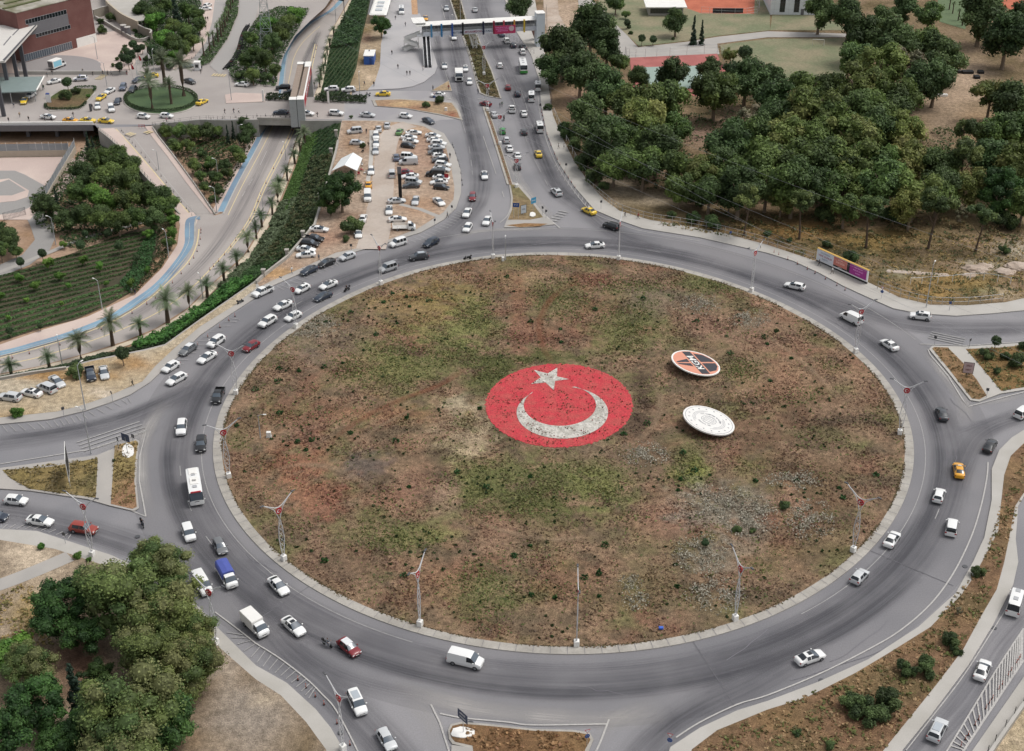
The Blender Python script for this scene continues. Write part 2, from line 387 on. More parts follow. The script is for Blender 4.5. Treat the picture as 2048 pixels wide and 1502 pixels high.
_cf = np.linalg.lstsq(_A, np.array(_rr), rcond=None)[0]
def RR(t): return _cf[0] + sum(_cf[1 + 2 * i + j] * (math.cos, math.sin)[j]((i + 1) * t) for i in range(4) for j in range(2))
def ringpt(t, off, z=0.0): r = RR(t) + off; return (CX + r * math.cos(t), CY + r * math.sin(t), z)
def arc(name, t0, t1, off, width, m, up=0.0, dash=None, n=180, thick=0):
 full = abs(t1 - t0) >= 359; k = max(8, int(n * abs(t1 - t0) / 360))
 pts = [ringpt(R(t0 + (t1 - t0) * i / k), off) for i in range(k + (0 if full else 1))]
 return strip(name, pts, width, m, up=up, closed=full, sm=1, world=True, dash=dash, thick=thick)
# upper left quarter: pale roads round the station square
poly('square_roadway', [(-3000, -800), (-3000, 249), (190, 249), (305, 249), (340, 244), (400, 238), (514, 238), (688, 239), (690, 193), (558, 196), (556, 150), (568, 110), (590, 72), (624, 38), (650, 15), (680, -30), (720, -150), (760, -800)], CONC_RD)
poly('side_road', [(688, 239), (745, 241), (800, 243), (850, 250), (880, 240), (918, 238), (930, 230), (905, 185), (870, 182), (720, 181), (690, 193)], ASPH_L)
# darker ring and approach lanes
arc('ring_road', 0, 360, 8.6, 15, mat('asphalt_ring', '757477', .85, .14, 5, spec=.3, hex2='807e80', scale2=.05), n=240)
arc('tyre_marks', 0, 360, 7.6, 9, WEAR, n=240)
arc('tyre_marks', 185, 318, 9.6, 3.6, WEARS); arc('tyre_marks', -75, 30, 6.0, 3.4, WEARS); arc('tyre_marks', 30, 190, 6.4, 3.2, WEARS); arc('tyre_marks', 60, 150, 9.5, 4, WEARL)
arc('tyre_marks', 200, 330, 4.2, 3.0, WEARL)
def wear(pts, w, m=None, **k): return strip('tyre_marks', pts, w, m or WEAR, **k)
wear([(895, -20), (905, 60), (915, 120), (928, 190), (945, 260), (960, 330), (955, 400), (915, 450), (850, 495), (760, 530)], 8)
wear([(912, 130), (925, 200), (940, 270), (955, 340)], 3.5, WEARS); wear([(873, 60), (880, 120), (893, 160), (912, 210)], 3.5)
wear([(1330, 500), (1240, 470), (1180, 425), (1120, 380), (1085, 320), (1060, 250), (1030, 180), (1000, 110), (970, 40), (960, -20)], 10)
wear([(1180, 425), (1120, 380), (1088, 320), (1062, 250)], 4, WEARS)
wear([(1560, 565), (1700, 615), (1840, 650), (2048, 655), (2300, 650)], 9); wear([(1790, 655), (1900, 668), (2048, 668)], 4, WEARL)
wear([(2200, 830), (2048, 835), (1960, 870), (1925, 930), (1900, 1000)], 6); wear([(1880, 880), (1930, 860), (2048, 815)], 3, WEARL)
wear([(1640, 1290), (1500, 1370), (1380, 1430), (1290, 1502), (1230, 1600)], 8); wear([(1440, 1390), (1340, 1450), (1280, 1510)], 3, WEARS)
wear([(480, 1180), (560, 1290), (650, 1370), (720, 1440), (790, 1520), (850, 1620)], 9); wear([(560, 1270), (660, 1340), (780, 1380), (900, 1395)], 4, WEARL)
wear([(420, 760), (340, 800), (230, 845), (100, 872), (0, 885), (-300, 920)], 8); wear([(380, 770), (250, 830), (100, 865), (0, 878)], 3.5, WEARS)
wear([(-200, 1010), (0, 1022), (120, 1045), (240, 1080), (340, 1120), (430, 1190)], 8); wear([(0, 1040), (120, 1063), (240, 1100), (330, 1140)], 3, WEARL)
wear([(2110, 1180), (2010, 1290), (1940, 1400), (1850, 1502), (1780, 1600)], 8, WEARL)
strip('dust_patch', [(1345, 1425), (1250, 1440), (1100, 1434), (930, 1412), (780, 1370)], 4.5, DUST); strip('dust_patch', [(335, 800), (300, 850), (283, 900), (283, 970), (300, 1040)], 4, DUST)
strip('dust_patch', [(1125, 460), (1060, 458), (960, 462), (900, 480)], 3, DUST); strip('dust_patch', [(1120, 455), (1080, 415), (1040, 365), (1010, 300)], 4.5, DUST)
strip('dust_patch', [(1840, 690), (1880, 735), (1925, 800), (1935, 850)], 4, DUST); strip('dust_patch', [(1190, 1500), (1230, 1440), (1330, 1400)], 4, DUST)
strip('dust_patch', [(1935, 812), (2000, 800), (2060, 785)], 3, DUST); strip('dust_patch', [(870, 1500), (860, 1440), (800, 1395)], 4, DUST); strip('dust_patch', [(180, 905), (260, 878), (320, 845)], 4, DUST)
# ring edge: concrete apron and kerb round the island, then the soil of the island itself
arc('kerb', 0, 360, .8, 1.6, KERB, up=.10, n=240, thick=.2)
arc('lane_marking', -60, 250, 3.6, .13, FADED); arc('lane_marking', 20, 110, 15.3, .13, FADED)
for a in (196, 205, 214, 150, 141, 70, 330): arc('lane_marking', a, a + 2.6, 7.4, .13, FADED)
SEAM = mat('seam', '646367', .9)
for a in (232, 285, 318): arc('road_seam', a, a + .1, 8.6, 14, SEAM)
nr, nt = 90, 360; vs = [(CX, CY, .35)]; fs = []
for i in range(1, nr + 1):
 f = i / nr
 for k in range(nt):
  t = 2 * math.pi * k / nt; r = RR(t) * f; x, y = CX + r * math.cos(t), CY + r * math.sin(t)
  b = (1 - f ** 6); fpx, fpy = proj(Vector((x, y, .3))); fq = min(max((math.hypot((fpx - 1118) / 150, (fpy - 811) / 86) - 1) * 6, 0), 1)
  vs.append((x, y, .14 + .2 * b + fq * b * .14 * NZ.noise(Vector((x * .22, y * .22, 0))) + fq * b * .05 * NZ.noise(Vector((x * 1.1, y * 1.1, 5)))))
for k in range(nt): fs.append((0, 1 + k, 1 + (k + 1) % nt))
for i in range(nr - 1):
 for k in range(nt): q = (k + 1) % nt; a = 1 + i * nt; fs.append((a + k, a + nt + k, a + nt + q, a + q))
me = bpy.data.meshes.new('island_soil'); me.from_pydata(vs, [], fs); me.update()
G1, G2, G3, RB, DB, BE, GY, PK = '6b6a45', '797a4b', '5a5b38', '865c4b', '57473a', 'a3917a', '766c60', '8f705e'
pat = [(640, 690, 120, 50, GY, .5), (620, 640, 60, 30, '938876', .5), (840, 620, 90, 50, '8e7a52', .7), (900, 590, 60, 40, '8a7b4a', .6), (950, 640, 45, 55, G2, .8), (980, 560, 80, 30, RB, .5), (1040, 560, 70, 22, '8f7f5a', .5),
  (1120, 600, 80, 45, G1, .6), (1200, 610, 60, 30, RB, .6), (1040, 640, 25, 90, RB, .6), (1190, 560, 60, 16, '7b5040', .6), (1160, 660, 70, 40, RB, .5), (1260, 650, 80, 50, G1, .8), (1250, 690, 60, 30, G2, .4), (1320, 600, 90, 35, GY, .5), (1430, 570, 90, 22, G1, .7),
  (1480, 610, 70, 30, G1, .5), (1420, 640, 90, 30, PK, .6), (1520, 680, 90, 40, PK, .6), (1480, 740, 60, 40, G1, .5), (1600, 760, 120, 60, '96785f', .6), (1640, 850, 90, 60, DB, .5), (1560, 820, 80, 40, '6d5442', .6),
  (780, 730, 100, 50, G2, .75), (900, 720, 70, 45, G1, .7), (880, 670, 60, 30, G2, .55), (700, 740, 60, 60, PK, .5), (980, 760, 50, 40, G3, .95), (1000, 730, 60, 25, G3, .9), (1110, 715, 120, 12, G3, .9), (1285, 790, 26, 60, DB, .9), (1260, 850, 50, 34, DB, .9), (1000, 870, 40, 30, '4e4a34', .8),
  (920, 820, 45, 26, 'a89a80', .8), (935, 880, 55, 40, 'a8967c', .8), (930, 845, 25, 20, G1, .6), (945, 905, 22, 12, 'c3ad90', .8), (800, 830, 140, 16, '96603f', .35), (720, 830, 90, 30, '8b6a52', .6), (620, 880, 90, 40, PK, .6), (600, 920, 70, 40, '8a5f49', .7), (570, 820, 60, 40, RB, .5),
  (680, 900, 30, 40, G1, .7), (720, 930, 50, 30, '5f5650', .8), (640, 1000, 60, 40, RB, .8), (600, 980, 60, 40, '9a7359', .6), (780, 1000, 60, 40, RB, .5), (850, 970, 50, 40, '8b6a58', .6), (900, 990, 40, 40, '9d8570', .6), (790, 1080, 90, 30, G1, .8), (860, 1070, 60, 20, G2, .7),
  (700, 1130, 120, 40, '6e5a4a', .6), (960, 970, 50, 60, G2, .8), (1000, 960, 60, 40, G1, .7), (1060, 1000, 130, 50, G3, .9), (1130, 960, 110, 40, G1, .9), (1200, 980, 60, 40, G2, .85), (1240, 1000, 40, 20, G1, .7), (1380, 945, 45, 28, '83874a', .9), (1360, 900, 40, 40, G1, .6), (1500, 935, 40, 25, G2, .6),
  (1300, 920, 60, 40, '6b5b49', .7), (1200, 900, 90, 26, '83705c', .6), (1330, 1040, 60, 40, '8c6b58', .7), (1440, 1010, 90, 50, '8b8375', .75), (1500, 1040, 50, 60, '857e70', .7), (1420, 1120, 60, 40, '857b6b', .7), (1500, 860, 60, 50, '6b5341', .7), (1590, 960, 100, 50, '68543f', .6),
  (1660, 1000, 60, 60, '675340', .6), (1580, 1010, 30, 40, 'a07f6a', .7), (1560, 1100, 70, 40, '84694f', .5), (1640, 1090, 60, 30, '6f6146', .6), (1000, 1060, 60, 40, '8c705c', .6), (1100, 1100, 80, 30, '7b6b53', .6), (980, 1180, 90, 50, G1, .6), (940, 1230, 60, 30, G3, .6), (1120, 1150, 60, 60, '8c6550', .5),
  (850, 1160, 80, 50, '8f6f57', .6), (1250, 1200, 100, 40, '756248', .6), (1300, 1140, 60, 40, '6f6748', .5), (1260, 1090, 60, 30, G1, .4), (1400, 1200, 70, 40, '75694f', .6), (1110, 760, 40, 10, G3, .3), (1540, 600, 40, 26, 'a07f69', .9), (520, 860, 50, 40, '7d6a4e', .5), (500, 960, 40, 40, '82664f', .6)]
SOILV = vcolmat('island_soil', 1.1, .42, 5.5, .55, .8)
painted('island_ground', None, ['836d57', '7f614e', '706a49', '8d745e', '695a48'], pat, material=SOILV, mesh=me, nscale=.07)
for pts, w, m in (([(640, 900), (720, 840), (800, 800), (880, 770), (940, 730)], 2.2, TRKR), ([(660, 925), (745, 862), (820, 822), (900, 790)], 1.4, TRK), ([(1110, 735), (1085, 690), (1080, 640), (1110, 590), (1160, 560)], 2.4, TRKR), ([(500, 960), (600, 930), (700, 950), (780, 1010)], 2, TRK), ([(1290, 740), (1320, 800), (1290, 870), (1200, 910), (1100, 915)], 2.4, TRK), ([(1480, 640), (1600, 720), (1700, 820)], 2, TRK), ([(900, 1010), (1000, 1060), (1130, 1080), (1250, 1050)], 1.8, TRK), ([(760, 600), (850, 590), (930, 620)], 2, TRKR), ([(700, 1130), (800, 1150), (900, 1120)], 1.8, TRK), ([(1540, 600), (1500, 650), (1420, 690)], 3, TRK)): strip('dirt_track', pts, w, m, z=.5)
mb = MB()
for i in range(170):
 t = i / 170 * 2 * math.pi; a, b = Vector(ringpt(t, .04, .102)), Vector(ringpt(t, 1.56, .102)); s_ = (b - a).normalized().cross(Vector((0, 0, 1))) * .03; h_ = Vector((0, 0, .09)); mb.add([a + s_ + h_, a - s_ + h_, b - s_ + h_, b + s_ + h_], [(0, 1, 2, 3)])
mb.build('kerb_joints', ASPH_D)['kind'] = 'structure'
for i in range(16):
 t = rnd.uniform(0, 2 * math.pi); o_ = rnd.uniform(2.5, 14); dt, do = rnd.uniform(.01, .05), rnd.uniform(-.8, .8); strip('road_crack', [ringpt(t + dt * k + rnd.uniform(-.003, .003), o_ + do * k + rnd.uniform(-.25, .25)) for k in range(6)], rnd.uniform(.06, .12), ASPH_D, world=True)
# ------------------------------------------------------------------ verges, pavements, splitter islands (all stand a kerb's height above the road)
KB = [(990, -60), (1030, 60), (1062, 110), (1078, 160), (1083, 215), (1094, 270), (1116, 325), (1149, 375), (1189, 421), (1236, 441), (1286, 458), (1349, 468), (1399, 476), (1474, 493), (1534, 507), (1586, 523), (1636, 546), (1686, 573), (1736, 596), (1786, 618), (1836, 628), (1911, 633), (1986, 628), (2047, 622), (2300, 600)]
OB = [(1060, -60), (1080, 60), (1092, 120), (1098, 180), (1106, 232), (1124, 275), (1149, 325), (1184, 375), (1209, 401), (1239, 423), (1299, 441), (1374, 453), (1449, 468), (1534, 491), (1631, 523), (1736, 566), (1798, 596), (1861, 611), (1936, 612), (2011, 606), (2047, 598), (2300, 575)]
poly('pavement', KB + [(2300, -60)], WALK, up=.12, skirt=.14)
FLV = vcolmat('forest_floor', 1.0, .34, 4.5, .38, .6)
fl = [(1900, 180, 90, 90, 'a58f79', .9), (1960, 260, 60, 60, '9a8063', .8), (1880, 250, 40, 90, '8d7a66', .7), (1940, 160, 60, 40, 'ac9680', .7), (1480, 260, 60, 40, '8a7364', .8), (1400, 270, 60, 40, '8a7164', .7), (1160, 200, 50, 50, '917863', .9), (1200, 330, 50, 60, '8f7d69', .9), (1230, 370, 50, 30, 'a39480', .9), (1300, 400, 80, 20, '9b8d78', .8),
  (1600, 460, 120, 26, '86683f', .9), (1750, 480, 120, 30, '7f6a41', .9), (1680, 440, 80, 20, '735d3f', .8), (1900, 560, 120, 24, '8d7448', .9), (1850, 590, 90, 16, '93784a', .9), (1960, 580, 50, 14, '6f6b45', .8), (1820, 545, 60, 8, 'b5aa9a', .9), (1960, 535, 60, 16, 'a89c88', .9), (2010, 590, 40, 14, 'ac9c82', .8), (2030, 500, 60, 26, '9d927f', .9),
  (1560, 430, 80, 20, '6d5b41', .8), (1700, 510, 60, 14, '5d5b43', .8), (1780, 545, 60, 14, '5f6146', .7), (1130, 40, 50, 60, 'ab9682', .9), (1040, 30, 40, 50, '8a6a58', .9), (1990, 330, 60, 60, '8c7357', .8), (1850, 330, 50, 40, '6b5b4a', .6)]
painted('forest_floor', OB + [(2300, -800), (990, -800)], ['6f6046', '7c6a52', '5e5138', '85705a'], fl, cell=3.5, up=.13, material=FLV, nscale=.05)
# north median, crossing and divider
MED = [(902, 0), (914, 35), (926, 70), (941, 113), (956, 169), (962, 186), (975, 192), (1000, 197), (982, 142), (968, 111), (955, 75), (930, 38), (920, 0), (912, -60), (888, -60)]
poly('kerb', [(x + (-3 if i < 7 or i > 13 else 3), y + (0 if 5 > i else 1)) for i, (x, y) in enumerate(MED)], KERB, up=.12, skirt=.14)
painted('median_ground', MED, ['595436', '6a5a42', '4d4a2e'], [(940, 10, 20, 40, '7a6350', .8)], cell=2.5, up=.14, material=FLV)
strip('divider_kerb', [(970, 214), (982, 250), (1002, 312), (1020, 370)], 1.6, KERB, up=.12, thick=.14)
strip('divider_soil', [(972, 218), (983, 250), (1003, 312), (1022, 372)], .8, SOILD, up=.13)
poly('kerb', [(1017, 365), (1036, 367), (1062, 398), (1090, 432), (1110, 450), (1050, 456), (1008, 456), (1012, 445), (1020, 425), (1022, 397)], WALK_G, up=.12, skirt=.14)
painted('splitter_ground', [(1021, 370), (1034, 372), (1058, 399), (1086, 436), (1060, 441), (1016, 441), (1024, 421), (1026, 397)], ['857257', '787050'], [], cell=2, up=.14, material=FLV)
painted('splitter_ground', [(1012, 452), (1050, 448), (1096, 449), (1080, 454), (1040, 456)], ['8a6c4c', '6d7048'], [], cell=2, up=.14, material=FLV)
poly('pavement', [(770, -80), (775, 10), (768, 60), (762, 90), (760, 133), (750, 165), (735, 181), (799, 178), (825, 174), (848, 165), (869, 148), (875, 133), (867, 106), (857, 80), (848, 50), (840, 28), (826, 28), (820, -80)], PLAZA, up=.12, skirt=.14)
poly('dirt_strip', [(824, 30), (836, 30), (834, 0), (830, -80), (818, -80)], mat('orange_soil', 'b08c6c', .95, .3, 1.2), up=.14)
painted('verge_ground', [(700, 200), (701, 169), (713, 136), (721, 88), (735, 30), (770, 20), (768, 60), (762, 90), (760, 133), (750, 165), (735, 181), (705, 183)], ['a08e76', '7b6a4c'], [(735, 155, 26, 16, 'c0ab92', .9), (735, 75, 20, 14, '6b5446', .9)], cell=2.5, up=.1, material=FLV)
for pts in ([(864, 182), (897, 163), (903, 182)], [(750, 202), (800, 200), (860, 204), (903, 207), (914, 222), (920, 238), (880, 229), (810, 217), (755, 213)]):
 poly('kerb', [(x + (x - sum(p[0] for p in pts) / len(pts)) * .07, y + (y - sum(p[1] for p in pts) / len(pts)) * .14) for x, y in pts], KERB, up=.1, skirt=.14)
 painted('splitter_ground', pts, ['a08b70', '94735c'], [(800, 208, 40, 7, 'b79c78', .8), (905, 230, 16, 10, '8e5f4b', .9)], cell=2, up=.12, material=FLV)
# parking ground in the north, with its pavement
LOTO = [(684, 241), (745, 241), (800, 243), (850, 250), (888, 268), (908, 300), (922, 345), (922, 388), (912, 418), (887, 441), (842, 466), (777, 486), (727, 500), (672, 517), (604, 547), (547, 572), (511, 597), (462, 629), (400, 672), (362, 709), (325, 742), (300, 766), (260, 791), (222, 806), (171, 823), (101, 840), (51, 845), (0, 850), (-300, 885), (-300, 800)]
poly('pavement', LOTO + RIM_S[::-1], WALK_G, up=.12, skirt=.14)
LOTI = [(684, 243), (745, 243), (800, 246), (848, 254), (878, 272), (893, 300), (903, 340), (909, 376), (907, 401), (887, 426), (837, 458), (777, 481), (735, 494), (672, 507), (610, 535), (547, 562), (520, 575), (512, 564), (527, 550), (575, 513), (608, 475), (629, 450), (637, 423), (650, 382), (672, 302), (676, 282)]
painted('parking_ground', LOTI, ['a5917f', 'b09d8c', '98806d'], [(835, 300, 60, 60, '9b7b68', .6), (840, 410, 60, 40, 'a98a70', .6), (650, 480, 60, 30, 'a0806c', .8), (700, 290, 20, 60, '8f7359', .8), (800, 258, 60, 12, 'bfa386', .8), (740, 500, 60, 14, 'b7a493', .8), (560, 545, 50, 14, 'ac8a62', .8), (870, 262, 30, 14, 'a98e78', .7)], cell=2.5, up=.14, material=FLV, nscale=.08)
strip('parking_track', [(742, 500), (755, 450), (762, 400), (768, 340), (775, 290), (790, 262), (820, 250)], [7, 6.5, 6, 5.5, 5.5, 6, 6], mat('track_concrete', 'b5aaa0', .9, .08, 1.5, hex2='aa9c90', scale2=.1), up=.15)
strip('footpath', [(800, 410), (840, 420), (880, 436)], 1.4, WALK_G, up=.16, sm=1); strip('footpath', [(743, 262), (742, 320), (733, 380)], 1.1, WALK, up=.16)
painted('parking_ground', [(0, 763), (127, 740), (180, 725), (290, 703), (330, 693), (400, 643), (450, 608), (512, 565), (512, 578), (470, 612), (400, 655), (345, 702), (310, 735), (285, 765), (254, 778), (216, 795), (159, 814), (114, 825), (0, 837), (-300, 870), (-300, 812)], ['ab9a80', 'a58e6c', 'b0a38e'], [(100, 750, 120, 14, '9a7648', .9), (270, 725, 40, 20, 'a07e55', .8), (215, 790, 40, 14, 'c9beb0', .9), (420, 640, 60, 20, '9a8d7a', .6)], cell=2.5, up=.14, material=FLV)
# west splitter
WS = [(-300, 965), (0, 938), (195, 912), (272, 880), (279, 884), (274, 930), (273, 965), (278, 1018), (268, 1024), (220, 1013), (175, 1000), (60, 983), (0, 979), (-300, 985)]
poly('pavement', WS, WALK_G, up=.12, skirt=.14)
painted('splitter_ground', [(5, 942), (100, 936), (196, 918), (192, 998), (150, 992), (60, 980), (20, 958)], ['7f7048', '8f7b56', '6b6340'], [], cell=2, up=.14, material=FLV)
painted('splitter_ground', [(230, 893), (272, 883), (276, 886), (270, 930), (269, 965), (274, 1016), (265, 1020), (222, 1010)], ['9c8560', '8c6d54', '8a7b52'], [(240, 895, 14, 12, 'ab9784', .8), (265, 900, 12, 12, '93705a', .7)], cell=2, up=.14, material=FLV)
# south west pavement and ground
SWK = [(-300, 1056), (0, 1060), (75, 1064), (140, 1085), (225, 1113), (320, 1160), (400, 1218), (430, 1252), (512, 1333), (574, 1368), (632, 1421), (662, 1458), (687, 1501), (740, 1620)]
poly('pavement', SWK + [(-300, 1620)], WALK, up=.12, skirt=.14)
painted('waste_ground', [(-300, 1078), (0, 1082), (110, 1100), (200, 1130), (300, 1175), (380, 1235), (410, 1272), (512, 1361), (562, 1393), (612, 1446), (652, 1501), (690, 1620), (-300, 1620)], ['8a7b69', '9a8a78', '7c6a55'],
  [(60, 1120, 90, 40, 'bfae98', .9), (60, 1180, 90, 40, 'ad9c86', .8), (60, 1230, 60, 50, '9a8456', .7), (160, 1330, 60, 120, '6e5445', .9), (500, 1430, 110, 80, '91867a', .9), (600, 1480, 40, 40, '6d5c42', .8), (450, 1330, 40, 60, 'a89a8a', .8), (540, 1400, 40, 20, 'b3a38c', .7)], cell=2.5, up=.14, material=FLV)
strip('footpath', [(-60, 1190), (0, 1172), (70, 1145), (140, 1115)], 3.0, WALK_G, up=.16)
# south splitter
poly('kerb', [(896, 1463), (901, 1451), (921, 1446), (974, 1450), (1067, 1460), (1146, 1462), (1179, 1467), (1187, 1481), (1178, 1502), (1160, 1620), (900, 1620), (935, 1497), (905, 1490), (898, 1480)], KERB, up=.12, skirt=.14)
painted('splitter_ground', [(900, 1464), (905, 1454), (924, 1450), (974, 1454), (1067, 1464), (1146, 1466), (1174, 1471), (1181, 1482), (1170, 1502), (1150, 1600), (960, 1600), (945, 1494), (910, 1486), (903, 1478)], ['74583f', '7d6346', '6b5a3c'], [], cell=2, up=.14, material=FLV)
poly('pavement', [(903, 1492), (945, 1498), (1060, 1502), (1060, 1620), (900, 1620)], WALK_G, up=.125)
# south east verge between the ring and the parallel road
WI = [(1290, 1620), (1341, 1496), (1399, 1458), (1474, 1423), (1535, 1404), (1636, 1366), (1736, 1321), (1836, 1256), (1911, 1188), (1946, 1125), (1968, 1077), (1983, 1002), (1983, 940), (1998, 902), (2023, 877), (2047, 862), (2300, 800)]
poly('pavement', WI + [(2300, 930), (2047, 995), (2036, 1014), (2031, 1080), (2036, 1126), (2026, 1171), (1986, 1251), (1936, 1333), (1861, 1433), (1808, 1498), (1720, 1620)], WALK, up=.12, skirt=.14)
painted('verge_ground', [(1330, 1620), (1384, 1501), (1434, 1463), (1534, 1422), (1611, 1398), (1711, 1348), (1773, 1311), (1861, 1256), (1923, 1191), (1946, 1158), (1971, 1112), (1996, 1064), (2001, 1014), (2008, 952), (2021, 914), (2047, 889), (2300, 840), (2300, 915), (2047, 988), (2030, 1014), (2018, 1077), (2008, 1126), (1993, 1181), (1961, 1236), (1926, 1301), (1873, 1371), (1823, 1433), (1768, 1501), (1680, 1620)],
  ['765d47', '826a4d', '6a5a40'], [(1700, 1450, 100, 60, '705641', .6), (1560, 1440, 80, 40, '7d6547', .7)], cell=2.5, up=.14, material=FLV, nscale=.08)
# far right: cycle lane, wall and waste ground beyond the parallel road
poly('pavement', [(2300, 1130), (2047, 1356), (1946, 1501), (1870, 1620), (2300, 1620)], WALK, up=.12, skirt=.14)
painted('waste_ground', [(2300, 1180), (2047, 1408), (1990, 1501), (1920, 1620), (2300, 1620)], ['b3a289', '8d8162'], [], cell=2.5, up=.14, material=FLV)
# east splitter with a path across it
poly('pavement', [(1858, 700), (1864, 693), (1929, 695), (2051, 687), (2300, 676), (2300, 740), (2051, 781), (2000, 789), (1976, 798), (1958, 805), (1940, 802), (1895, 745)], WALK, up=.12, skirt=.14)
painted('splitter_ground', [(1864, 699), (1868, 696), (1895, 697), (1925, 727), (1953, 761), (1973, 793), (1958, 801), (1943, 799), (1898, 741)], ['83694d', '79674b'], [], cell=2, up=.14, material=FLV)
painted('splitter_ground', [(1931, 700), (2000, 697), (2051, 692), (2300, 682), (2300, 735), (2051, 776), (2002, 784), (1964, 738)], ['7a6240', '5f5a38', '8a6a48'], [], cell=2, up=.14, material=FLV)
# ------------------------------------------------------------------ painted markings
def line(pts, w=.16, m=None, **k): return strip('lane_marking', pts, w, m or WHITEP, **k)
line([(0, 929), (185, 899), (292, 864), (280, 912), (279, 964), (292, 1034)], .22, sm=1); line([(0, 968), (60, 972), (175, 990), (292, 1034)], .16)
line([(880, 1428), (927, 1437), (1013, 1445), (1067, 1451), (1215, 1449)], .25); line([(862, 1410), (880, 1447), (897, 1500), (915, 1560)], .25, sm=1); line([(1218, 1440), (1200, 1487), (1170, 1550)], .25, sm=1)
line([(1352, 1476), (1399, 1446), (1474, 1410), (1536, 1391), (1640, 1348), (1736, 1300), (1800, 1262), (1860, 1210), (1905, 1150), (1940, 1080), (1960, 1020), (1973, 960), (1976, 925)], .22)
line([(1856, 700), (1860, 710), (1897, 754), (1925, 800), (1936, 814), (2047, 785), (2200, 745)], .25, sm=1); line([(1840, 689), (1929, 692), (2047, 684), (2200, 675)], .22, sm=1)
line([(1070, 414), (1120, 457)], .3, sm=1); line([(880, 0), (905, 90), (940, 190), (972, 290), (1008, 395)], .14, dash=(3, 5)); line([(1020, 370), (1024, 400), (1016, 430), (1000, 446)], .2)
line([(865, 60), (880, 110), (905, 190), (935, 280), (945, 350)], .12, FADED, dash=(3, 5)); line([(935, 10), (965, 75), (1000, 140), (1030, 210), (1060, 300), (1100, 380)], .12, FADED, dash=(3, 5)); line([(975, 30), (1010, 100), (1045, 190), (1070, 270)], .12, FADED, dash=(3, 5))
line([(926, 70), (941, 113), (958, 172)], .25, up=.15); line([(1075, 170), (1078, 215), (1090, 272), (1112, 328), (1146, 380), (1185, 425), (1234, 446), (1284, 463), (1400, 483)], .15)
line([(512, 1288), (560, 1318), (612, 1358), (645, 1390), (672, 1421), (712, 1496), (750, 1580)], .2); line([(430, 1225), (470, 1255), (512, 1288)], .2)
line([(2047, 1258), (1990, 1345), (1898, 1496), (1840, 1590)], .22); line([(2047, 1321), (1928, 1501), (1870, 1590)], .3); line([(2030, 1190), (1985, 1262), (1925, 1355), (1860, 1440), (1812, 1502)], .14)
def hatch(a, b, n, w=.16, m=None):
 "short bars between two matching lines of pixels"
 A = cr([tuple(p) for p in a], 12, False); B = cr([tuple(p) for p in b], 12, False); mb = MB(); _lay[0] += 1
 for k in range(n):
  i = (len(A) - 1) * (k + .5) / n; j = min(i + (len(A) - 1) / n * .8, len(B) - 1.001)
  pa = [A[int(i)][c] * (1 - i % 1) + A[min(int(i) + 1, len(A) - 1)][c] * (i % 1) for c in (0, 1)]; pb = [B[int(j)][c] * (1 - j % 1) + B[min(int(j) + 1, len(B) - 1)][c] * (j % 1) for c in (0, 1)]
  p, q = P(*pa), P(*pb); d = (q - p).normalized(); s = Vector((-d.y, d.x, 0)) * w / 2; h = Vector((0, 0, _lay[0] * .001))
  mb.add([p + s + h, p - s + h, q - s + h, q + s + h], [(0, 1, 2, 3)])
 mb.build('hatching', m or WHITEP)['kind'] = 'structure'
hatch([(2047, 1258), (1990, 1345), (1898, 1496)], [(2047, 1321), (1993, 1402), (1928, 1501)], 24, .2)
hatch([(450, 1262), (512, 1325), (574, 1360), (620, 1400)], [(480, 1266), (520, 1296), (585, 1338), (630, 1378)], 16, .13, FADED); hatch([(0, 852), (101, 843), (171, 826), (260, 794)], [(0, 866), (101, 857), (171, 840), (262, 806)], 18, .13, FADED)
hatch([(330, 742), (365, 712), (405, 675), (465, 634)], [(345, 748), (380, 718), (420, 683), (480, 640)], 14, .13, FADED); hatch([(550, 574), (606, 550), (672, 520)], [(560, 584), (616, 560), (680, 530)], 12, .13, FADED); hatch([(780, 488), (842, 469), (889, 445), (915, 420)], [(790, 497), (850, 479), (902, 454), (928, 430)], 18, .13, FADED)
hatch([(0, 1059), (75, 1061), (140, 1080)], [(0, 1050), (78, 1052), (142, 1070)], 10, .12); hatch([(1118, 320), (1149, 368), (1189, 414)], [(1104, 326), (1140, 378), (1178, 420)], 12, .12); hatch([(896, 285), (912, 325), (918, 360)], [(905, 283), (922, 322), (928, 358)], 14, .12, FADED)
def bars(c0, c1, n, ln, w=.5, m=None, z=0.0):
 "zebra bars side by side from c0 to c1"
 mb = MB(); _lay[0] += 1; a, b = P(*c0, z), P(*c1, z); d = (b - a).normalized(); s = Vector((-d.y, d.x, 0)); h = Vector((0, 0, _lay[0] * .001 + .002))
 for k in range(n):
  p = a.lerp(b, (k + .5) / n) + h; mb.add([p - d * w / 2 - s * ln / 2, p + d * w / 2 - s * ln / 2, p + d * w / 2 + s * ln / 2, p - d * w / 2 + s * ln / 2], [(0, 1, 2, 3)])
 mb.build('crossing_bars', m or WHITEP)['kind'] = 'structure'
bars((1104, 444), (1130, 422), 5, 2.6, .5, FADED); bars((235, 885), (215, 862), 4, 12, .3, FADED); bars((1890, 686), (1898, 670), 4, 7, .3, FADED); bars((424, 150), (452, 152), 5, 2.4, .5, YELP); bars((195, 160), (210, 150), 4, 2.4, .5, YELP); bars((960, 196), (975, 212), 5, 2.0, .35); bars((872, 186), (900, 200), 5, 2.0, .4)
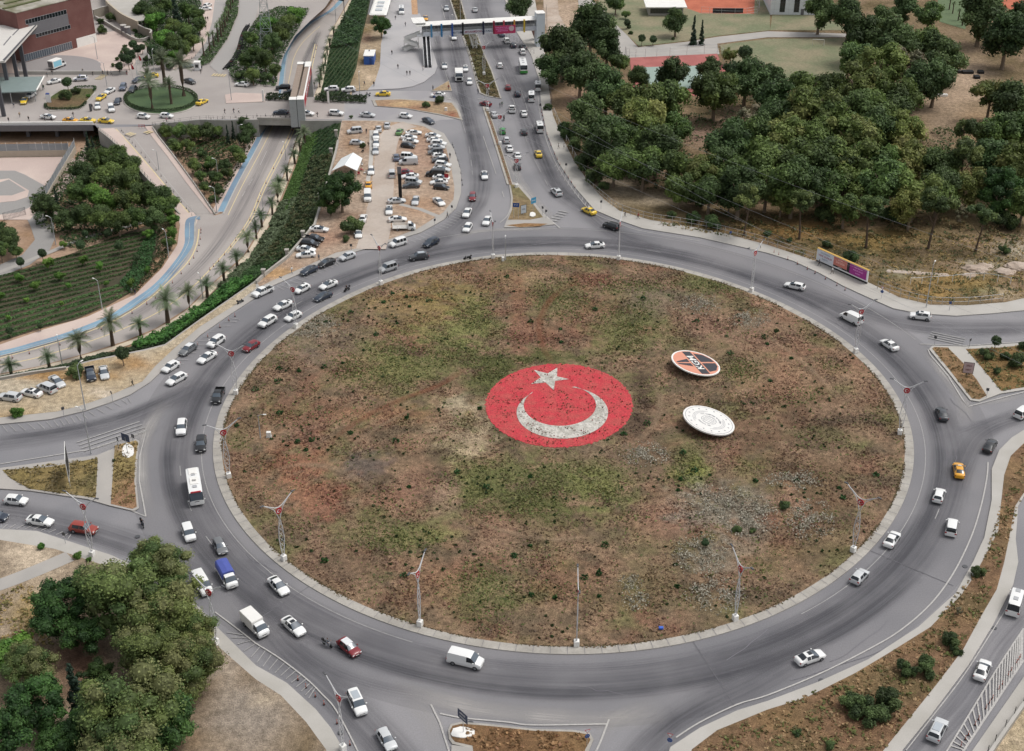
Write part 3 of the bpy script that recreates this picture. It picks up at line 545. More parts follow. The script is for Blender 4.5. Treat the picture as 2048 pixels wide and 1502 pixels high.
# ------------------------------------------------------------------ the sunken road, its bank and the ramp
_lay[0] = 0
L0 = [(720, -60), (700, -8), (671, 18), (627, 44), (596, 73), (577, 103), (570, 135), (560, 190), (524, 273), (473, 370), (444, 427)]
L1 = [(392, 440), (388, 470), (382, 498), (350, 541), (300, 593), (225, 638), (150, 668), (75, 691), (0, 711), (-200, 750)]
R0 = [(-200, 800), (0, 747), (75, 733), (175, 706), (250, 682), (312, 656), (375, 616), (425, 566), (487, 511), (523, 452), (547, 400), (577, 325), (592, 277), (625, 200), (638, 166), (645, 125), (649, 100), (659, 66), (671, 47), (693, 8), (730, -50)]
poly('sunken_ground', [(-600, 240), (200, 240), (305, 240), (684, 236), (720, 100), (780, -100), (700, -150), (540, -60), (540, 180), (510, 226), (330, 226), (190, 235), (190, 242)][:0] or [(-600, 262), (200, 262), (300, 262), (660, 255), (740, 100), (800, -100), (560, -100), (540, 150), (500, 262), (500, 300), (700, 330), (640, 520), (540, 610), (420, 700), (200, 790), (-600, 900)], SOIL, z=ZL)
poly('sunken_road', L0 + L1 + R0, CONC_RD, z=ZL)
poly('sunken_road', [(395, 445), (440, 425), (430, 418), (372, 405), (350, 385), (385, 430)], CONC_RD, z=ZL)
lw = lambda pts, w, m=None, **k: strip('tyre_marks', pts, w, m or WEARL, z=ZL, **k)
lw([(640, 60), (612, 130), (590, 190), (550, 280), (500, 380), (455, 460), (400, 530), (330, 590), (240, 645), (120, 685), (0, 715)], 5); lw([(640, 150), (600, 230), (570, 320), (520, 410)], 3); lw([(640, 60), (605, 130), (585, 190)], 3, WEAR)
lay = lambda name, pts, w, m, **k: strip(name, pts, w, m, z=ZL, **k)
lay('pavement', [(688, -20), (655, 22), (612, 48), (584, 78), (565, 108), (558, 140), (548, 190), (514, 268), (460, 370), (434, 425)], 2.6, PINK, up=.1)
lay('cycle_lane', [(696, -15), (664, 20), (622, 46), (592, 74), (574, 104), (567, 136), (558, 190), (521, 273), (470, 368), (442, 424)], [1.8], BLUE_L, up=.11)
lay('lane_marking', [(700, -12), (669, 20), (627, 45), (597, 73), (578, 103), (571, 135), (562, 190), (526, 273), (475, 369), (447, 428)], .35, WHITEP, up=.12)
lay('lane_marking', [(640, 52), (606, 84), (588, 115), (580, 150), (570, 190), (535, 275), (485, 370), (456, 430)], .2, YELP)
lay('lane_marking', [(630, 88), (618, 140), (603, 200), (574, 278), (525, 375), (497, 440), (450, 505), (385, 574), (320, 622), (250, 656), (175, 684), (75, 715), (0, 730)], .3, YELP)
lay('lane_marking', [(634, 90), (623, 140), (610, 200), (580, 278), (531, 375), (502, 441), (455, 506)], .25, YELP); lay('lane_marking', [(620, 60), (600, 130), (560, 240), (520, 330), (480, 400)], .12, WHITEP, dash=(3, 4))
lay('lane_marking', [(398, 458), (393, 490), (375, 525), (330, 570), (290, 604), (225, 643), (150, 673), (75, 696), (0, 716)], .3, YELP)
poly('pavement', [(-200, 720), (0, 690), (87, 660), (175, 634), (270, 590), (325, 536), (355, 490), (360, 450), (345, 405), (372, 400), (396, 440), (392, 450)] + L1[1:], PINK, z=ZL, up=.1)
lay('cycle_lane', [(400, 436), (382, 440), (379, 462), (378, 490), (360, 522), (318, 570), (270, 605), (220, 637), (140, 669), (70, 690), (0, 708), (-200, 745)], 2.3, BLUE_L, up=.11)
lay('lane_marking', [(379, 446), (379, 466), (374, 494), (340, 545), (290, 592), (222, 637), (140, 669), (70, 690), (0, 708)], .12, WHITEP, up=.12)
lay('lane_marking', [(402, 432), (392, 438), (390, 462), (385, 496), (350, 541), (300, 594), (225, 640), (150, 670), (75, 693), (0, 713)], .35, KERB, up=.12)
lay('pavement', [(728, -45), (697, 12), (675, 50), (663, 70), (654, 103), (650, 128), (643, 168), (630, 202), (600, 280), (584, 328), (553, 403), (530, 454), (494, 514), (432, 570), (380, 621), (316, 662), (254, 688), (178, 712), (75, 739), (0, 754)], 1.6, mat('beige_paving', 'c9bba6', .9, .1, 4), up=.1)
# green banks from the sunken road up to the wall
BK = [((600, 262), (684, 243)), ((606, 285), (676, 280)), ((592, 330), (668, 310)), ((562, 405), (650, 380)), ((548, 432), (637, 421)), ((538, 455), (629, 448)), ((500, 516), (600, 484)), ((468, 545), (560, 524)), ((436, 574), (512, 562)), ((386, 624), (450, 605)), ((345, 650), (400, 640)), ((300, 676), (330, 690)), ((256, 695), (280, 702)), ((180, 716), (180, 723)), ((110, 736), (127, 738)), ((0, 757), (0, 761))]
BN = [((720, -60), (758, -110)), ((700, 12), (742, -10)), ((682, 46), (735, 30)), ((668, 68), (730, 55)), ((658, 100), (721, 88)), ((652, 128), (713, 136)), ((644, 170), (701, 169)), ((637, 196), (692, 192))]
def bank(pairs, name):
 vs = []; fs = []
 for a, b in pairs: vs += [P(*a, ZL + .02), P(*b, -.05)]
 for i in range(len(pairs) - 1):
  f = (2 * i, 2 * i + 1, 2 * i + 3, 2 * i + 2); n = (vs[f[1]] - vs[f[0]]).cross(vs[f[2]] - vs[f[0]]); fs.append(f if n.z > 0 else f[::-1])
 mb = MB(); mb.add(vs, fs); mb.build(name, GREEN)['kind'] = 'structure'
bank(BK, 'green_bank'); bank(BN, 'green_bank')
rp = lambda x, y: (x, y, zr(x, y))
poly('ramp_road', [rp(*p) for p in [(195, 256), (215, 272), (235, 290), (290, 350), (345, 410), (372, 428), (432, 428), (390, 367), (345, 306), (318, 272), (305, 252)]], CONC_RD, up=.01)
poly('ramp_pavement', [rp(*p) for p in [(197, 258), (215, 272), (235, 290), (290, 350), (345, 410), (362, 428), (378, 428), (350, 396), (300, 336), (255, 285), (240, 266), (228, 257)]], PINK, up=.1)
poly('ramp_pavement', [rp(*p) for p in [(305, 252), (318, 272), (345, 306), (390, 367), (432, 428), (422, 428), (376, 370), (334, 312), (304, 274), (290, 254)]], PINK, up=.1)
lz = lambda pts, w, m: strip('lane_marking', [rp(*p) for p in pts], w, m, up=.02)
lz([(232, 258), (258, 286), (303, 338), (353, 398), (380, 428)], .3, YELP); lz([(262, 268), (310, 330), (360, 392), (395, 430)], .12, WHITEP)
bars((255, 266), (268, 270), 3, 2.2, .5, YELP); bars((292, 262), (302, 266), 2, 2.2, .6, YELP)
# retaining walls and deck faces
wall('retaining_wall', [(197, 259), (215, 273), (235, 291), (290, 351), (345, 411), (360, 427)], lambda x, y: zr(x, y) + .3, ZL - .1, .35, CONC, 'long grey retaining wall down the left side of the ramp', 'wall', cap=None, sm=3)
wall('retaining_wall', [(305, 253), (318, 273), (345, 307), (390, 368), (430, 427)], lambda x, y: zr(x, y) + .3, ZL - .1, .3, CONC, 'retaining wall between the ramp pavement and the triangular garden', 'wall', sm=3)
wall('retaining_wall', [(305, 251), (340, 245), (400, 239), (450, 240), (516, 239)], .35, ZL - .1, .35, CONC, 'grey wall under the square, behind the triangular garden', 'wall')
wall('retaining_wall', [(600, 241), (640, 241), (684, 241)], .35, ZL - .1, .35, CONC, 'short grey wall right of the underpass mouth', 'wall')
br = wall('underpass_bridge', [(516, 239.5), (560, 240), (600, 241)], 0.0, -1.5, .6, CONC, 'concrete road bridge over the underpass mouth', 'bridge')  # face hung deeper to narrow and darken the opening below
wall('parapet', [(514, 235), (560, 236), (604, 237)], .75, .02, .3, KERB, parent=br); wall('abutment', [(514, 240), (552, 196)], -.1, ZL, .5, CONC, parent=br); wall('abutment', [(601, 242), (637, 196)], -.1, ZL, .5, CONC, parent=br)
m = MB(); a, b, c, d = P(516, 239.5, 0), P(600, 241, 0), P(640, 195, 0), P(556, 197, 0); m.add([(v.x, v.y, z_) for z_ in (-1.45, -.15) for v in (a, b, c, d)], [(0, 3, 2, 1), (4, 5, 6, 7), (0, 1, 5, 4), (1, 2, 6, 5), (2, 3, 7, 6), (3, 0, 4, 7)]); m.build('shade_slab', CONC_D, br)  # slab added under the deck, toned dark to deepen the underpass shade
wall('north_face', [(556, 196), (640, 194)], -.05, -1.1, .5, CONC, parent=br)
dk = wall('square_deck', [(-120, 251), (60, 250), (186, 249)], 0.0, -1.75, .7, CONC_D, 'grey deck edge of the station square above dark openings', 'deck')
wall('parapet', [(-120, 245), (60, 244), (186, 243)], .7, .02, .5, WHITE, parent=dk)
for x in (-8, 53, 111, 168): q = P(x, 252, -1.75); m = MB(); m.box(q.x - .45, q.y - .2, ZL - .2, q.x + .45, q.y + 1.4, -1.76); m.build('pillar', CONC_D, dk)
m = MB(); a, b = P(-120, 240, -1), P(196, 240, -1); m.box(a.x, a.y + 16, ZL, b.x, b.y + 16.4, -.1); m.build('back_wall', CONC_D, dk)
wall('stone_wall', RIM_S[1:10], .9, ZL + 3.5, .4, CONC, 'pale stone wall with square posts beside the parking ground', 'wall', cap=KERB, sm=1)
wall('stone_wall', [(132, 734), (60, 744), (0, 755), (-120, 775)], .7, ZL + 3, .4, CONC, 'low pale stone wall behind the parked cars at left edge', 'wall', cap=KERB)
# ------------------------------------------------------------------ foliage
def leafmesh(name, Pn, Nn, size, col, extra=None, asp=1.5):
 "one mesh of many leaf-cluster cards"
 n = len(Pn); Nn = Nn / (np.linalg.norm(Nn, axis=1, keepdims=True) + 1e-9)
 a = np.cross(Nn, npr.normal(size=(n, 3))); a /= np.linalg.norm(a, axis=1, keepdims=True) + 1e-9
 b = np.cross(Nn, a); s = size[:, None]
 q = np.stack([Pn - a * s * asp / 2, Pn - b * s / 2 + a * s * .1, Pn + a * s * asp / 2, Pn + b * s / 2 - a * s * .1], 1).reshape(-1, 3)
 C = np.repeat(col, 4, 0)
 me = bpy.data.meshes.new(name); ev, ef, ec = extra if extra else (np.zeros((0, 3)), [], np.zeros((0, 3)))
 V = np.concatenate([q, ev]); me.vertices.add(len(V)); me.vertices.foreach_set('co', V.astype(np.float32).ravel())
 li = np.concatenate([np.arange(4 * n), (np.array(ef, int).ravel() + 4 * n if len(ef) else np.zeros(0, int))])
 tot = np.concatenate([np.full(n, 4), np.full(len(ef), 3)]); st = np.concatenate([[0], np.cumsum(tot)[:-1]])
 me.loops.add(len(li)); me.loops.foreach_set('vertex_index', li.astype(np.int32))
 me.polygons.add(len(tot)); me.polygons.foreach_set('loop_start', st.astype(np.int32))
 try: me.polygons.foreach_set('loop_total', tot.astype(np.int32))
 except Exception: pass
 me.update(calc_edges=True); me.validate()
 at = me.attributes.new('col', 'FLOAT_COLOR', 'POINT'); CC = np.concatenate([C, ec]); at.data.foreach_set('color', np.concatenate([CC, np.ones((len(CC), 1))], 1).astype(np.float32).ravel())
 return me
def _ico():
 bm = bmesh.new(); bmesh.ops.create_icosphere(bm, subdivisions=2, radius=1); v = np.array([x.co[:] for x in bm.verts]); f = [tuple(x.index for x in y.verts) for y in bm.faces]; bm.free(); return v, f
ICO = _ico()
def crown(name, seed, n, lobes, rxy, rz, leaf, pal, spread=.62, lob=(.26, .42), core=.72, cone=False):
 g = np.random.default_rng(seed); Pn = []; Nn = []; Cc = []; S_ = []; ev = []; ef = []; ec = []; k0 = 0
 pal = [np.array(lin(h)) for h in pal]
 for i in range(lobes):
  if cone:
   t = (i + .5) / lobes; an = g.uniform(0, 6.28); rr = (1 - t) * rxy * .6; c = np.array([math.cos(an) * rr, math.sin(an) * rr, (t * 2 - 1) * rz]); lr = (.25 + .55 * (1 - t)) * rxy
  else:
   d = g.normal(size=3); d[2] = d[2] * .9 + .15; d /= np.linalg.norm(d); rr = spread * g.uniform(.55, 1.12) if i else 0
   c = d * rr * np.array([rxy, rxy, rz]); lr = g.uniform(*lob) * (1.2 if i == 0 else 1) * (rxy + rz) / 2
  m = max(6, int(n * 1.5 / lobes * (lr / (.34 * (rxy + rz) / 2)) ** 2)); v = g.normal(size=(m, 3)); v[:, 2] += .25; v /= np.linalg.norm(v, axis=1, keepdims=True)
  rad = lr * g.uniform(.72, 1.1, (m, 1)); wob = 1 + .18 * np.sin(v[:, :1] * 7 + i) * np.cos(v[:, 1:2] * 6 - i)
  Pn.append(c + v * rad * wob * np.array([1, 1, .85])); Nn.append(v * .9 + g.normal(size=(m, 3)) * .5 + np.array([0, 0, .3]))
  base = pal[g.integers(len(pal))] * g.uniform(.82, 1.2); Cc.append(base * g.uniform(.72, 1.3, (m, 1))); S_.append(leaf * .84 * g.uniform(.6, 1.35, m))
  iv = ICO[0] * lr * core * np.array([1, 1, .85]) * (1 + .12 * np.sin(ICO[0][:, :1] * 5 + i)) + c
  ev.append(iv); ef += [tuple(a + k0 for a in f) for f in ICO[1]]; k0 += len(iv); ec.append(np.tile(base * .7, (len(iv), 1)))  # shade between the leaves put into the core's darker colour
 return leafmesh(name, np.concatenate(Pn), np.concatenate(Nn), np.concatenate(S_), np.concatenate(Cc), (np.concatenate(ev), ef, np.concatenate(ec)))
def trunkmesh(h, r, limbs, reach, top, seed, lean=0.05):
 rr = random.Random(seed); mb = MB(); a = rr.uniform(0, 6.28)
 pts = [(0, 0, -.1)] + [(math.cos(a) * lean * h * t ** 1.5, math.sin(a) * lean * h * t ** 1.5, h * t) for t in (.15, .4, .7, 1)]
 mb.tube(pts, [r * 1.35, r, r * .85, r * .65, r * .35], 7)
 for i in range(limbs):
  t = rr.uniform(.45, .9); b = rr.uniform(0, 6.28); p0 = Vector((math.cos(a) * lean * h * t ** 1.5, math.sin(a) * lean * h * t ** 1.5, h * t)); l = reach * rr.uniform(.6, 1)
  p2 = p0 + Vector((math.cos(b) * l, math.sin(b) * l, (top - h * t) * rr.uniform(.4, .9))); p1 = p0.lerp(p2, .5) + Vector((0, 0, -l * .12))
  mb.tube([p0, p1, p2], [r * .5, r * .35, r * .15], 5)
 return mb.mesh('trunk')
KIND = {  # palette, crown centre height, crown rz, cards, lobes, leaf, variants, trunk radius, bark, spread, lobe size
 'dark': (['495c36', '405231', '566a40'], 1.25, .92, 3600, 22, .085, 3, .075, BARK, .66, (.24, .40)),
 'mid': (['586c3a', '667b42', '4d6038'], 1.2, .88, 3400, 20, .085, 4, .065, BARK, .64, (.24, .42)),
 'olive': (['737e45', '66743e', '82864e'], 1.3, .92, 3800, 26, .078, 3, .07, BARK, .70, (.20, .36)),
 'pine': (['596a3d', '667343', '4d5c39'], 2.25, .62, 2600, 18, .085, 3, .055, BARKD, .74, (.20, .34)),
 'grey': (['77745c', '686a50', '857c66'], 1.3, .9, 1700, 22, .07, 1, .05, BARK, .74, (.16, .28)),
 'round': (['43573a', '3a4c33', '4d6140'], 1.75, .95, 1500, 9, .14, 2, .07, BARK, .5, (.42, .58)),
 'bright': (['4f7433', '5c8239', '446a30'], .62, .62, 1800, 12, .11, 2, .04, BARK, .58, (.32, .48)),
 'bush': (['4a5c38', '56693f', '415233'], .62, .66, 1900, 12, .10, 3, .04, BARK, .60, (.30, .48)),
 'cypress': (['2f4030', '37483a'], 2.6, 2.6, 2600, 40, .16, 1, .12, BARK, .6, (.3, .4)),
 'spring': (['5c7f38', '678a3f', '537535'], 1.15, .9, 2600, 18, .095, 2, .05, BARK, .66, (.24, .38)),
 'big': (['5f7040', '6b7844', '52663a', '777c50'], 1.15, .95, 12000, 46, .043, 3, .07, BARK, .72, (.17, .34)),
 'bigdark': (['3e5a2e', '496634', '344d2a'], 1.1, .95, 8000, 38, .055, 2, .06, BARK, .72, (.17, .30))}
_proto = {}
def tree_proto(kind, var):
 if (kind, var) in _proto: return _proto[(kind, var)]
 pal, cz, rz, n, lobes, leaf, _, tr, bark, spread, lob = KIND[kind]
 seed = sum(map(ord, kind)) * 7 + var * 131
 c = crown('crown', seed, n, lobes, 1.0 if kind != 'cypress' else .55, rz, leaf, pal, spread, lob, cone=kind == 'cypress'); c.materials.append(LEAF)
 low = kind in ('bush', 'bright'); t = trunkmesh(cz * (1.0 if kind != 'cypress' else .5), tr, 5 if kind != 'cypress' else 0, .6, cz + rz * .5, seed, .12 if kind == 'pine' else .05); t.materials.append(bark)
 _proto[(kind, var)] = (t, c, cz); return _proto[(kind, var)]
NAMES = {'pine': 'pine_tree', 'cypress': 'cypress_tree', 'bush': 'bush', 'bright': 'bush'}
_tc = [0]
def T(px, py, rpx, kind, label, group=None, z=0.0, cat=None, name=None, squash=1.0):
 "a tree whose crown is centred on that pixel and has that radius in pixels"
 var = _tc[0] % KIND[kind][6]; _tc[0] += 1
 t, c, cz = tree_proto(kind, var); r = rpx / scl(py, z)
 q = P(px, py, z + cz * r); r = rpx / scl(proj(Vector((q.x, q.y, z)))[1], z + cz * r)
 q = P(px, py, z + cz * r * squash)
 nm = name or NAMES.get(kind, 'tree'); e = empty(nm, (q.x, q.y, z + .1), rnd.uniform(0, 6.28)); f = rnd.uniform(.94, 1.06)
 e.scale = (r * f, r * rnd.uniform(.92, 1.05), r * squash * rnd.uniform(.93, 1.05))
 tag(e, label, cat or ('bush' if nm == 'bush' else 'tree'), group)
 a = bpy.data.objects.new('trunk' if nm != 'bush' else 'stem', t); link(a, e); b = bpy.data.objects.new('crown' if nm != 'bush' else 'foliage', c); link(b, e); b.location.z = cz
 return e
ORD = ['first', 'second', 'third', 'fourth', 'fifth', 'sixth', 'seventh', 'eighth', 'ninth', 'tenth', 'eleventh', 'twelfth', 'thirteenth', 'fourteenth', 'fifteenth', 'sixteenth', 'seventeenth', 'eighteenth', 'nineteenth', 'twentieth'] + [f'{i}th' for i in range(21, 60)]
LOOK = {'dark': 'dark green leafy tree', 'mid': 'mid green rounded tree', 'olive': 'olive green billowy tree', 'pine': 'bare-trunked pine', 'grey': 'dry grey thin tree', 'round': 'small round tree', 'big': 'large olive green tree', 'bigdark': 'deep green dense tree', 'spring': 'bright green tree', 'cypress': 'slim dark cypress', 'bush': 'dark green bush', 'bright': 'bright green bush'}
def row(items, where, group, z=0.0, q=1.0):
 "items left to right: px, py, radius, kind; labels count along the row"
 for i, (x, y, r, k) in enumerate(sorted(items)):
  T(x, y, r * (1.22 if 'sunken park' in where else 1), k, f'{LOOK[k]}, {ORD[i]} from the left {where}', group, z)
WOOD = 'trees of the wood right of the carriageway'
J = lambda x, y, r, k: (x + rnd.uniform(-7, 7), y + rnd.uniform(-6, 6), r * rnd.uniform(.9, 1.12) * (1.34 if k != 'pine' else 1.25), k)
row([(1040, 6, 34, 'dark'), (1182, 58, 58, 'dark'), (1125, 98, 62, 'dark'), (1215, 85, 46, 'dark')], 'beside the footbridge tower', WOOD)
row([(1102, 135, 40, 'dark'), (1160, 140, 56, 'dark'), (1212, 178, 60, 'dark'), (1240, 122, 26, 'mid'), (1280, 155, 26, 'dark'), (1345, 148, 42, 'dark'), (1418, 138, 32, 'dark')], 'round the red sports court', WOOD)
row([(1352, 38, 32, 'dark'), (1232, 4, 24, 'mid'), (1640, 22, 42, 'dark'), (1700, 28, 46, 'dark'), (1762, 40, 44, 'dark'), (1810, 14, 34, 'dark'), (1858, 30, 38, 'mid')], 'along the top of the wood', WOOD)
row([J(*a) for a in [(1728, 72, 42, 'dark'), (1790, 85, 42, 'dark'), (1845, 78, 42, 'mid'), (1885, 118, 38, 'dark'), (1965, 30, 44, 'dark'), (2010, 75, 50, 'dark'), (2046, 40, 40, 'dark')]], 'in the second row behind the goal', WOOD)
row([J(*a) for a in [(1540, 152, 26, 'dark'), (1715, 118, 40, 'mid'), (1770, 130, 44, 'olive'), (1820, 128, 44, 'grey'), (1868, 150, 40, 'dark'), (1860, 95, 34, 'dark')]], 'between the field and the clearing', WOOD)
row([J(*a) for a in [(1175, 222, 34, 'dark'), (1272, 198, 46, 'mid'), (1330, 195, 46, 'mid'), (1424, 185, 44, 'mid'), (1490, 160, 40, 'dark'), (1548, 195, 42, 'dark'), (1610, 185, 42, 'mid'), (1662, 175, 38, 'mid'), (1722, 168, 48, 'olive'), (1785, 190, 50, 'mid'), (1852, 168, 40, 'dark')]], 'in the row below the sports court', WOOD)
row([J(*a) for a in [(1182, 258, 36, 'dark'), (1232, 262, 42, 'mid'), (1292, 240, 46, 'olive'), (1345, 252, 36, 'mid'), (1498, 235, 36, 'grey'), (1560, 232, 44, 'mid'), (1618, 228, 46, 'olive'), (1672, 230, 46, 'mid'), (1730, 215, 48, 'mid'), (1790, 225, 42, 'mid'), (2018, 205, 44, 'dark'), (1985, 190, 36, 'olive')]], 'in the middle row of the wood', WOOD)
row([J(*a) for a in [(1208, 292, 38, 'dark'), (1265, 290, 44, 'mid'), (1318, 290, 42, 'dark'), (1462, 285, 44, 'dark'), (1520, 272, 46, 'mid'), (1582, 275, 48, 'olive'), (1640, 275, 48, 'mid'), (1698, 265, 50, 'olive'), (1755, 265, 46, 'mid'), (1815, 272, 44, 'olive'), (1930, 265, 32, 'pine'), (1985, 260, 42, 'mid'), (2035, 262, 44, 'mid')]], 'in the fourth row from the kerb', WOOD)
row([J(*a) for a in [(1232, 318, 34, 'mid'), (1290, 330, 42, 'mid'), (1348, 330, 42, 'mid'), (1405, 335, 42, 'olive'), (1462, 330, 46, 'mid'), (1520, 320, 46, 'mid'), (1580, 322, 50, 'mid'), (1640, 325, 50, 'mid'), (1700, 318, 48, 'olive'), (1760, 315, 48, 'mid'), (1820, 320, 46, 'olive'), (1878, 330, 44, 'mid'), (1935, 310, 36, 'pine'), (1992, 320, 46, 'dark'), (2040, 330, 40, 'olive')]], 'in the third row from the kerb', WOOD)
row([J(*a) for a in [(1362, 380, 30, 'mid'), (1420, 372, 40, 'mid'), (1475, 372, 42, 'dark'), (1530, 368, 42, 'mid'), (1590, 372, 46, 'mid'), (1648, 375, 44, 'mid'), (1708, 368, 46, 'mid'), (1765, 370, 44, 'mid'), (1825, 375, 46, 'olive'), (1885, 380, 44, 'mid'), (1945, 370, 40, 'olive'), (2005, 385, 44, 'bigdark'), (2045, 400, 34, 'mid')]], 'in the second row from the kerb', WOOD)
row([J(*a) for a in [(1402, 402, 22, 'bush'), (1455, 396, 24, 'mid'), (1500, 398, 32, 'pine'), (1560, 412, 24, 'olive'), (1605, 400, 36, 'pine'), (1652, 425, 20, 'bush'), (1690, 412, 34, 'mid'), (1740, 398, 42, 'pine'), (1790, 428, 22, 'bush'), (1830, 408, 34, 'olive'), (1868, 402, 40, 'pine'), (1925, 430, 20, 'grey'), (1965, 425, 30, 'pine'), (2015, 440, 24, 'bush')]], 'in the front row above the dry grass', WOOD)
row([(1095, 214, 11, 'bush'), (1132, 262, 24, 'bush'), (1150, 288, 20, 'bush'), (1130, 250, 12, 'bush'), (1168, 325, 26, 'bush'), (1192, 352, 24, 'bush'), (1205, 372, 14, 'bush'), (1342, 430, 12, 'bush'), (1388, 436, 20, 'bush'), (1425, 446, 22, 'bush'), (1700, 514, 22, 'bush'), (1655, 490, 12, 'bush'), (2008, 500, 14, 'bush'), (1580, 480, 8, 'bush'), (1535, 468, 10, 'bush')], 'along the fence beside the pavement', 'bushes along the wood fence')
row([(1252, 28, 10, 'mid'), (1254, 46, 8, 'round'), (1259, 54, 6, 'bush'), (1261, 66, 6, 'bush'), (1284, 78, 9, 'round'), (1306, 78, 9, 'round'), (1346, 78, 5, 'bush')], 'on the lawn below the white shed', 'small trees on the lawn')
row([(1388, 60, 13, 'cypress'), (1404, 64, 11, 'cypress'), (1462, 108, 20, 'olive'), (1490, 108, 18, 'round')], 'beside the pale path and pitch', 'small trees beside the path')
row([(2012, 700, 0, 'bush')][:0] + [(1992, 684, 12, 'round'), (1972, 708, 18, 'bush'), (2010, 712, 14, 'bush'), (2038, 720, 24, 'bush'), (2046, 692, 14, 'bush'), (1994, 742, 12, 'bush')], 'on the east splitter island', 'bushes on the east splitter island')
row([(1955, 1145, 18, 'bush'), (1900, 1280, 24, 'bush'), (1912, 1300, 16, 'bush'), (1852, 1335, 30, 'bush'), (1812, 1335, 26, 'bush'), (1722, 1412, 36, 'bush'), (1775, 1400, 36, 'bush'), (1748, 1430, 34, 'bush'), (1700, 1400, 26, 'bush'), (1918, 1222, 10, 'grey'), (1596, 1466, 12, 'bush'), (1660, 1490, 14, 'bush')], 'on the south-east verge', 'bushes on the south east verge')
row([(1568, 1012, 15, 'bush'), (1410, 1086, 9, 'round'), (1475, 1060, 12, 'bush'), (1505, 1062, 9, 'bush'), (2034, 600, 0, 'bush')][:4], 'among the weeds of the central island', 'shrubs on the central island')
# great trees in the near left corner
NL = 'large trees in the near left corner'
for i, (x, y, r, k, w) in enumerate([(318, 1122, 58, 'big', 'topmost, reaching over the road'), (240, 1190, 88, 'big', 'upper middle, widest of the group'), (345, 1215, 76, 'big', 'right side, beside the lamp post'), (385, 1265, 46, 'big', 'small, touching the pavement edge'), (300, 1300, 66, 'big', 'centre of the group'), (372, 1335, 62, 'big', 'right edge above the bare ground'), (255, 1410, 92, 'big', 'lower middle at the bottom edge'), (335, 1440, 62, 'bigdark', 'bottom right of the group'), (265, 1500, 80, 'big', 'cut off by the bottom edge'),
   (120, 1215, 62, 'bigdark', 'left of the widest olive tree'), (160, 1165, 32, 'bigdark', 'small, on the pale bare slope'), (165, 1270, 46, 'bigdark', 'below the left one'), (60, 1330, 50, 'big', 'on the far left'), (20, 1300, 50, 'bright', 'at the left edge, bright'), (75, 1410, 62, 'bigdark', 'far left lower'), (15, 1470, 60, 'bigdark', 'bottom left corner'), (190, 1350, 34, 'bigdark', 'beside the dirt track'), (150, 1385, 30, 'cypress', 'slim between the dirt track and big crown'), (160, 1460, 42, 'bigdark', 'beside the track near the bottom'), (110, 1490, 44, 'bigdark', 'bottom edge left of the track')]):
 T(x, y, r * 1.29, k, f'{LOOK[k]} in the near left corner, {w}', NL, squash=.9)
row([(82, 1094, 11, 'bright'), (155, 1110, 13, 'bright'), (178, 1120, 8, 'bright')], 'on the pavement edge of the west exit', 'bushes by the west exit')
row([(36, 824, 18, 'bright'), (244, 708, 17, 'round'), (150, 742, 24, 'bush')], 'round the cars parked at left', 'plants round the left parking ground')
row([(227, 922, 5, 'bush')], 'on the west splitter island', 'plant on the splitter')
# trees of the middle and top left
T(682, 378, 50, 'bigdark', 'great dark tree overhanging the parking ground', None); T(660, 400, 34, 'bigdark', 'dark tree merging with the great tree above the white cars'); T(700, 452, 30, 'bush', 'leafy dark tree behind the two white cars at the lot exit', cat='tree', name='tree'); T(692, 478, 11, 'bush', 'small bush at the parking exit, below the leafy tree')
T(762, 50, 26, 'bigdark', 'broad dark tree in front of the white-roofed bus shelter'); T(877, 200, 14, 'bush', 'round dark shrub hiding a white car beside the junction'); T(853, 210, 10, 'bush', 'small shrub on the junction island, left of the round one'); T(702, 234, 5, 'bush', 'tiny bush at the top corner of the parking ground'); T(726, 292, 9, 'bush', 'bush between silver hatchback and white tent')
PK_ = 'trees of the station park'
row([(285, 20, 26, 'dark'), (310, 35, 26, 'dark'), (325, 8, 26, 'mid'), (375, 22, 24, 'mid'), (395, 30, 20, 'mid'), (350, 12, 18, 'cypress')], 'along the top of the station park', PK_)
row([(312, 42, 24, 'spring'), (345, 50, 24, 'mid'), (372, 62, 26, 'mid'), (398, 48, 20, 'mid'), (330, 78, 28, 'spring'), (362, 95, 26, 'mid'), (345, 85, 24, 'mid'), (385, 80, 20, 'mid')], 'in the thick of the station park', PK_)
row([(305, 100, 12, 'round'), (320, 118, 18, 'mid'), (345, 112, 18, 'spring'), (340, 132, 12, 'bush'), (292, 118, 10, 'bush')], 'beside the flags', PK_)
row([(222, 35, 12, 'bush'), (200, 42, 9, 'bush'), (205, 58, 14, 'bush'), (280, 60, 9, 'bush'), (272, 62, 8, 'bush')], 'below the curved concrete wall', 'bushes by the curved wall')
row([(266, 90, 10, 'round'), (274, 98, 10, 'round'), (252, 102, 10, 'round'), (262, 110, 11, 'round'), (246, 115, 11, 'round'), (256, 122, 11, 'round'), (238, 132, 10, 'round'), (284, 95, 8, 'round'), (250, 93, 6, 'bush'), (243, 105, 5, 'bush'), (234, 118, 6, 'bush'), (226, 130, 6, 'bush')], 'in the diagonal grove on pink paving', 'grove on the pink paving')
row([(134, 166, 12, 'round'), (150, 182, 12, 'bush'), (130, 190, 16, 'bush'), (176, 192, 6, 'bright')], 'in the planted island before the canopy', 'plants of the kerbed planting')
UP = 'trees beside the pylon'
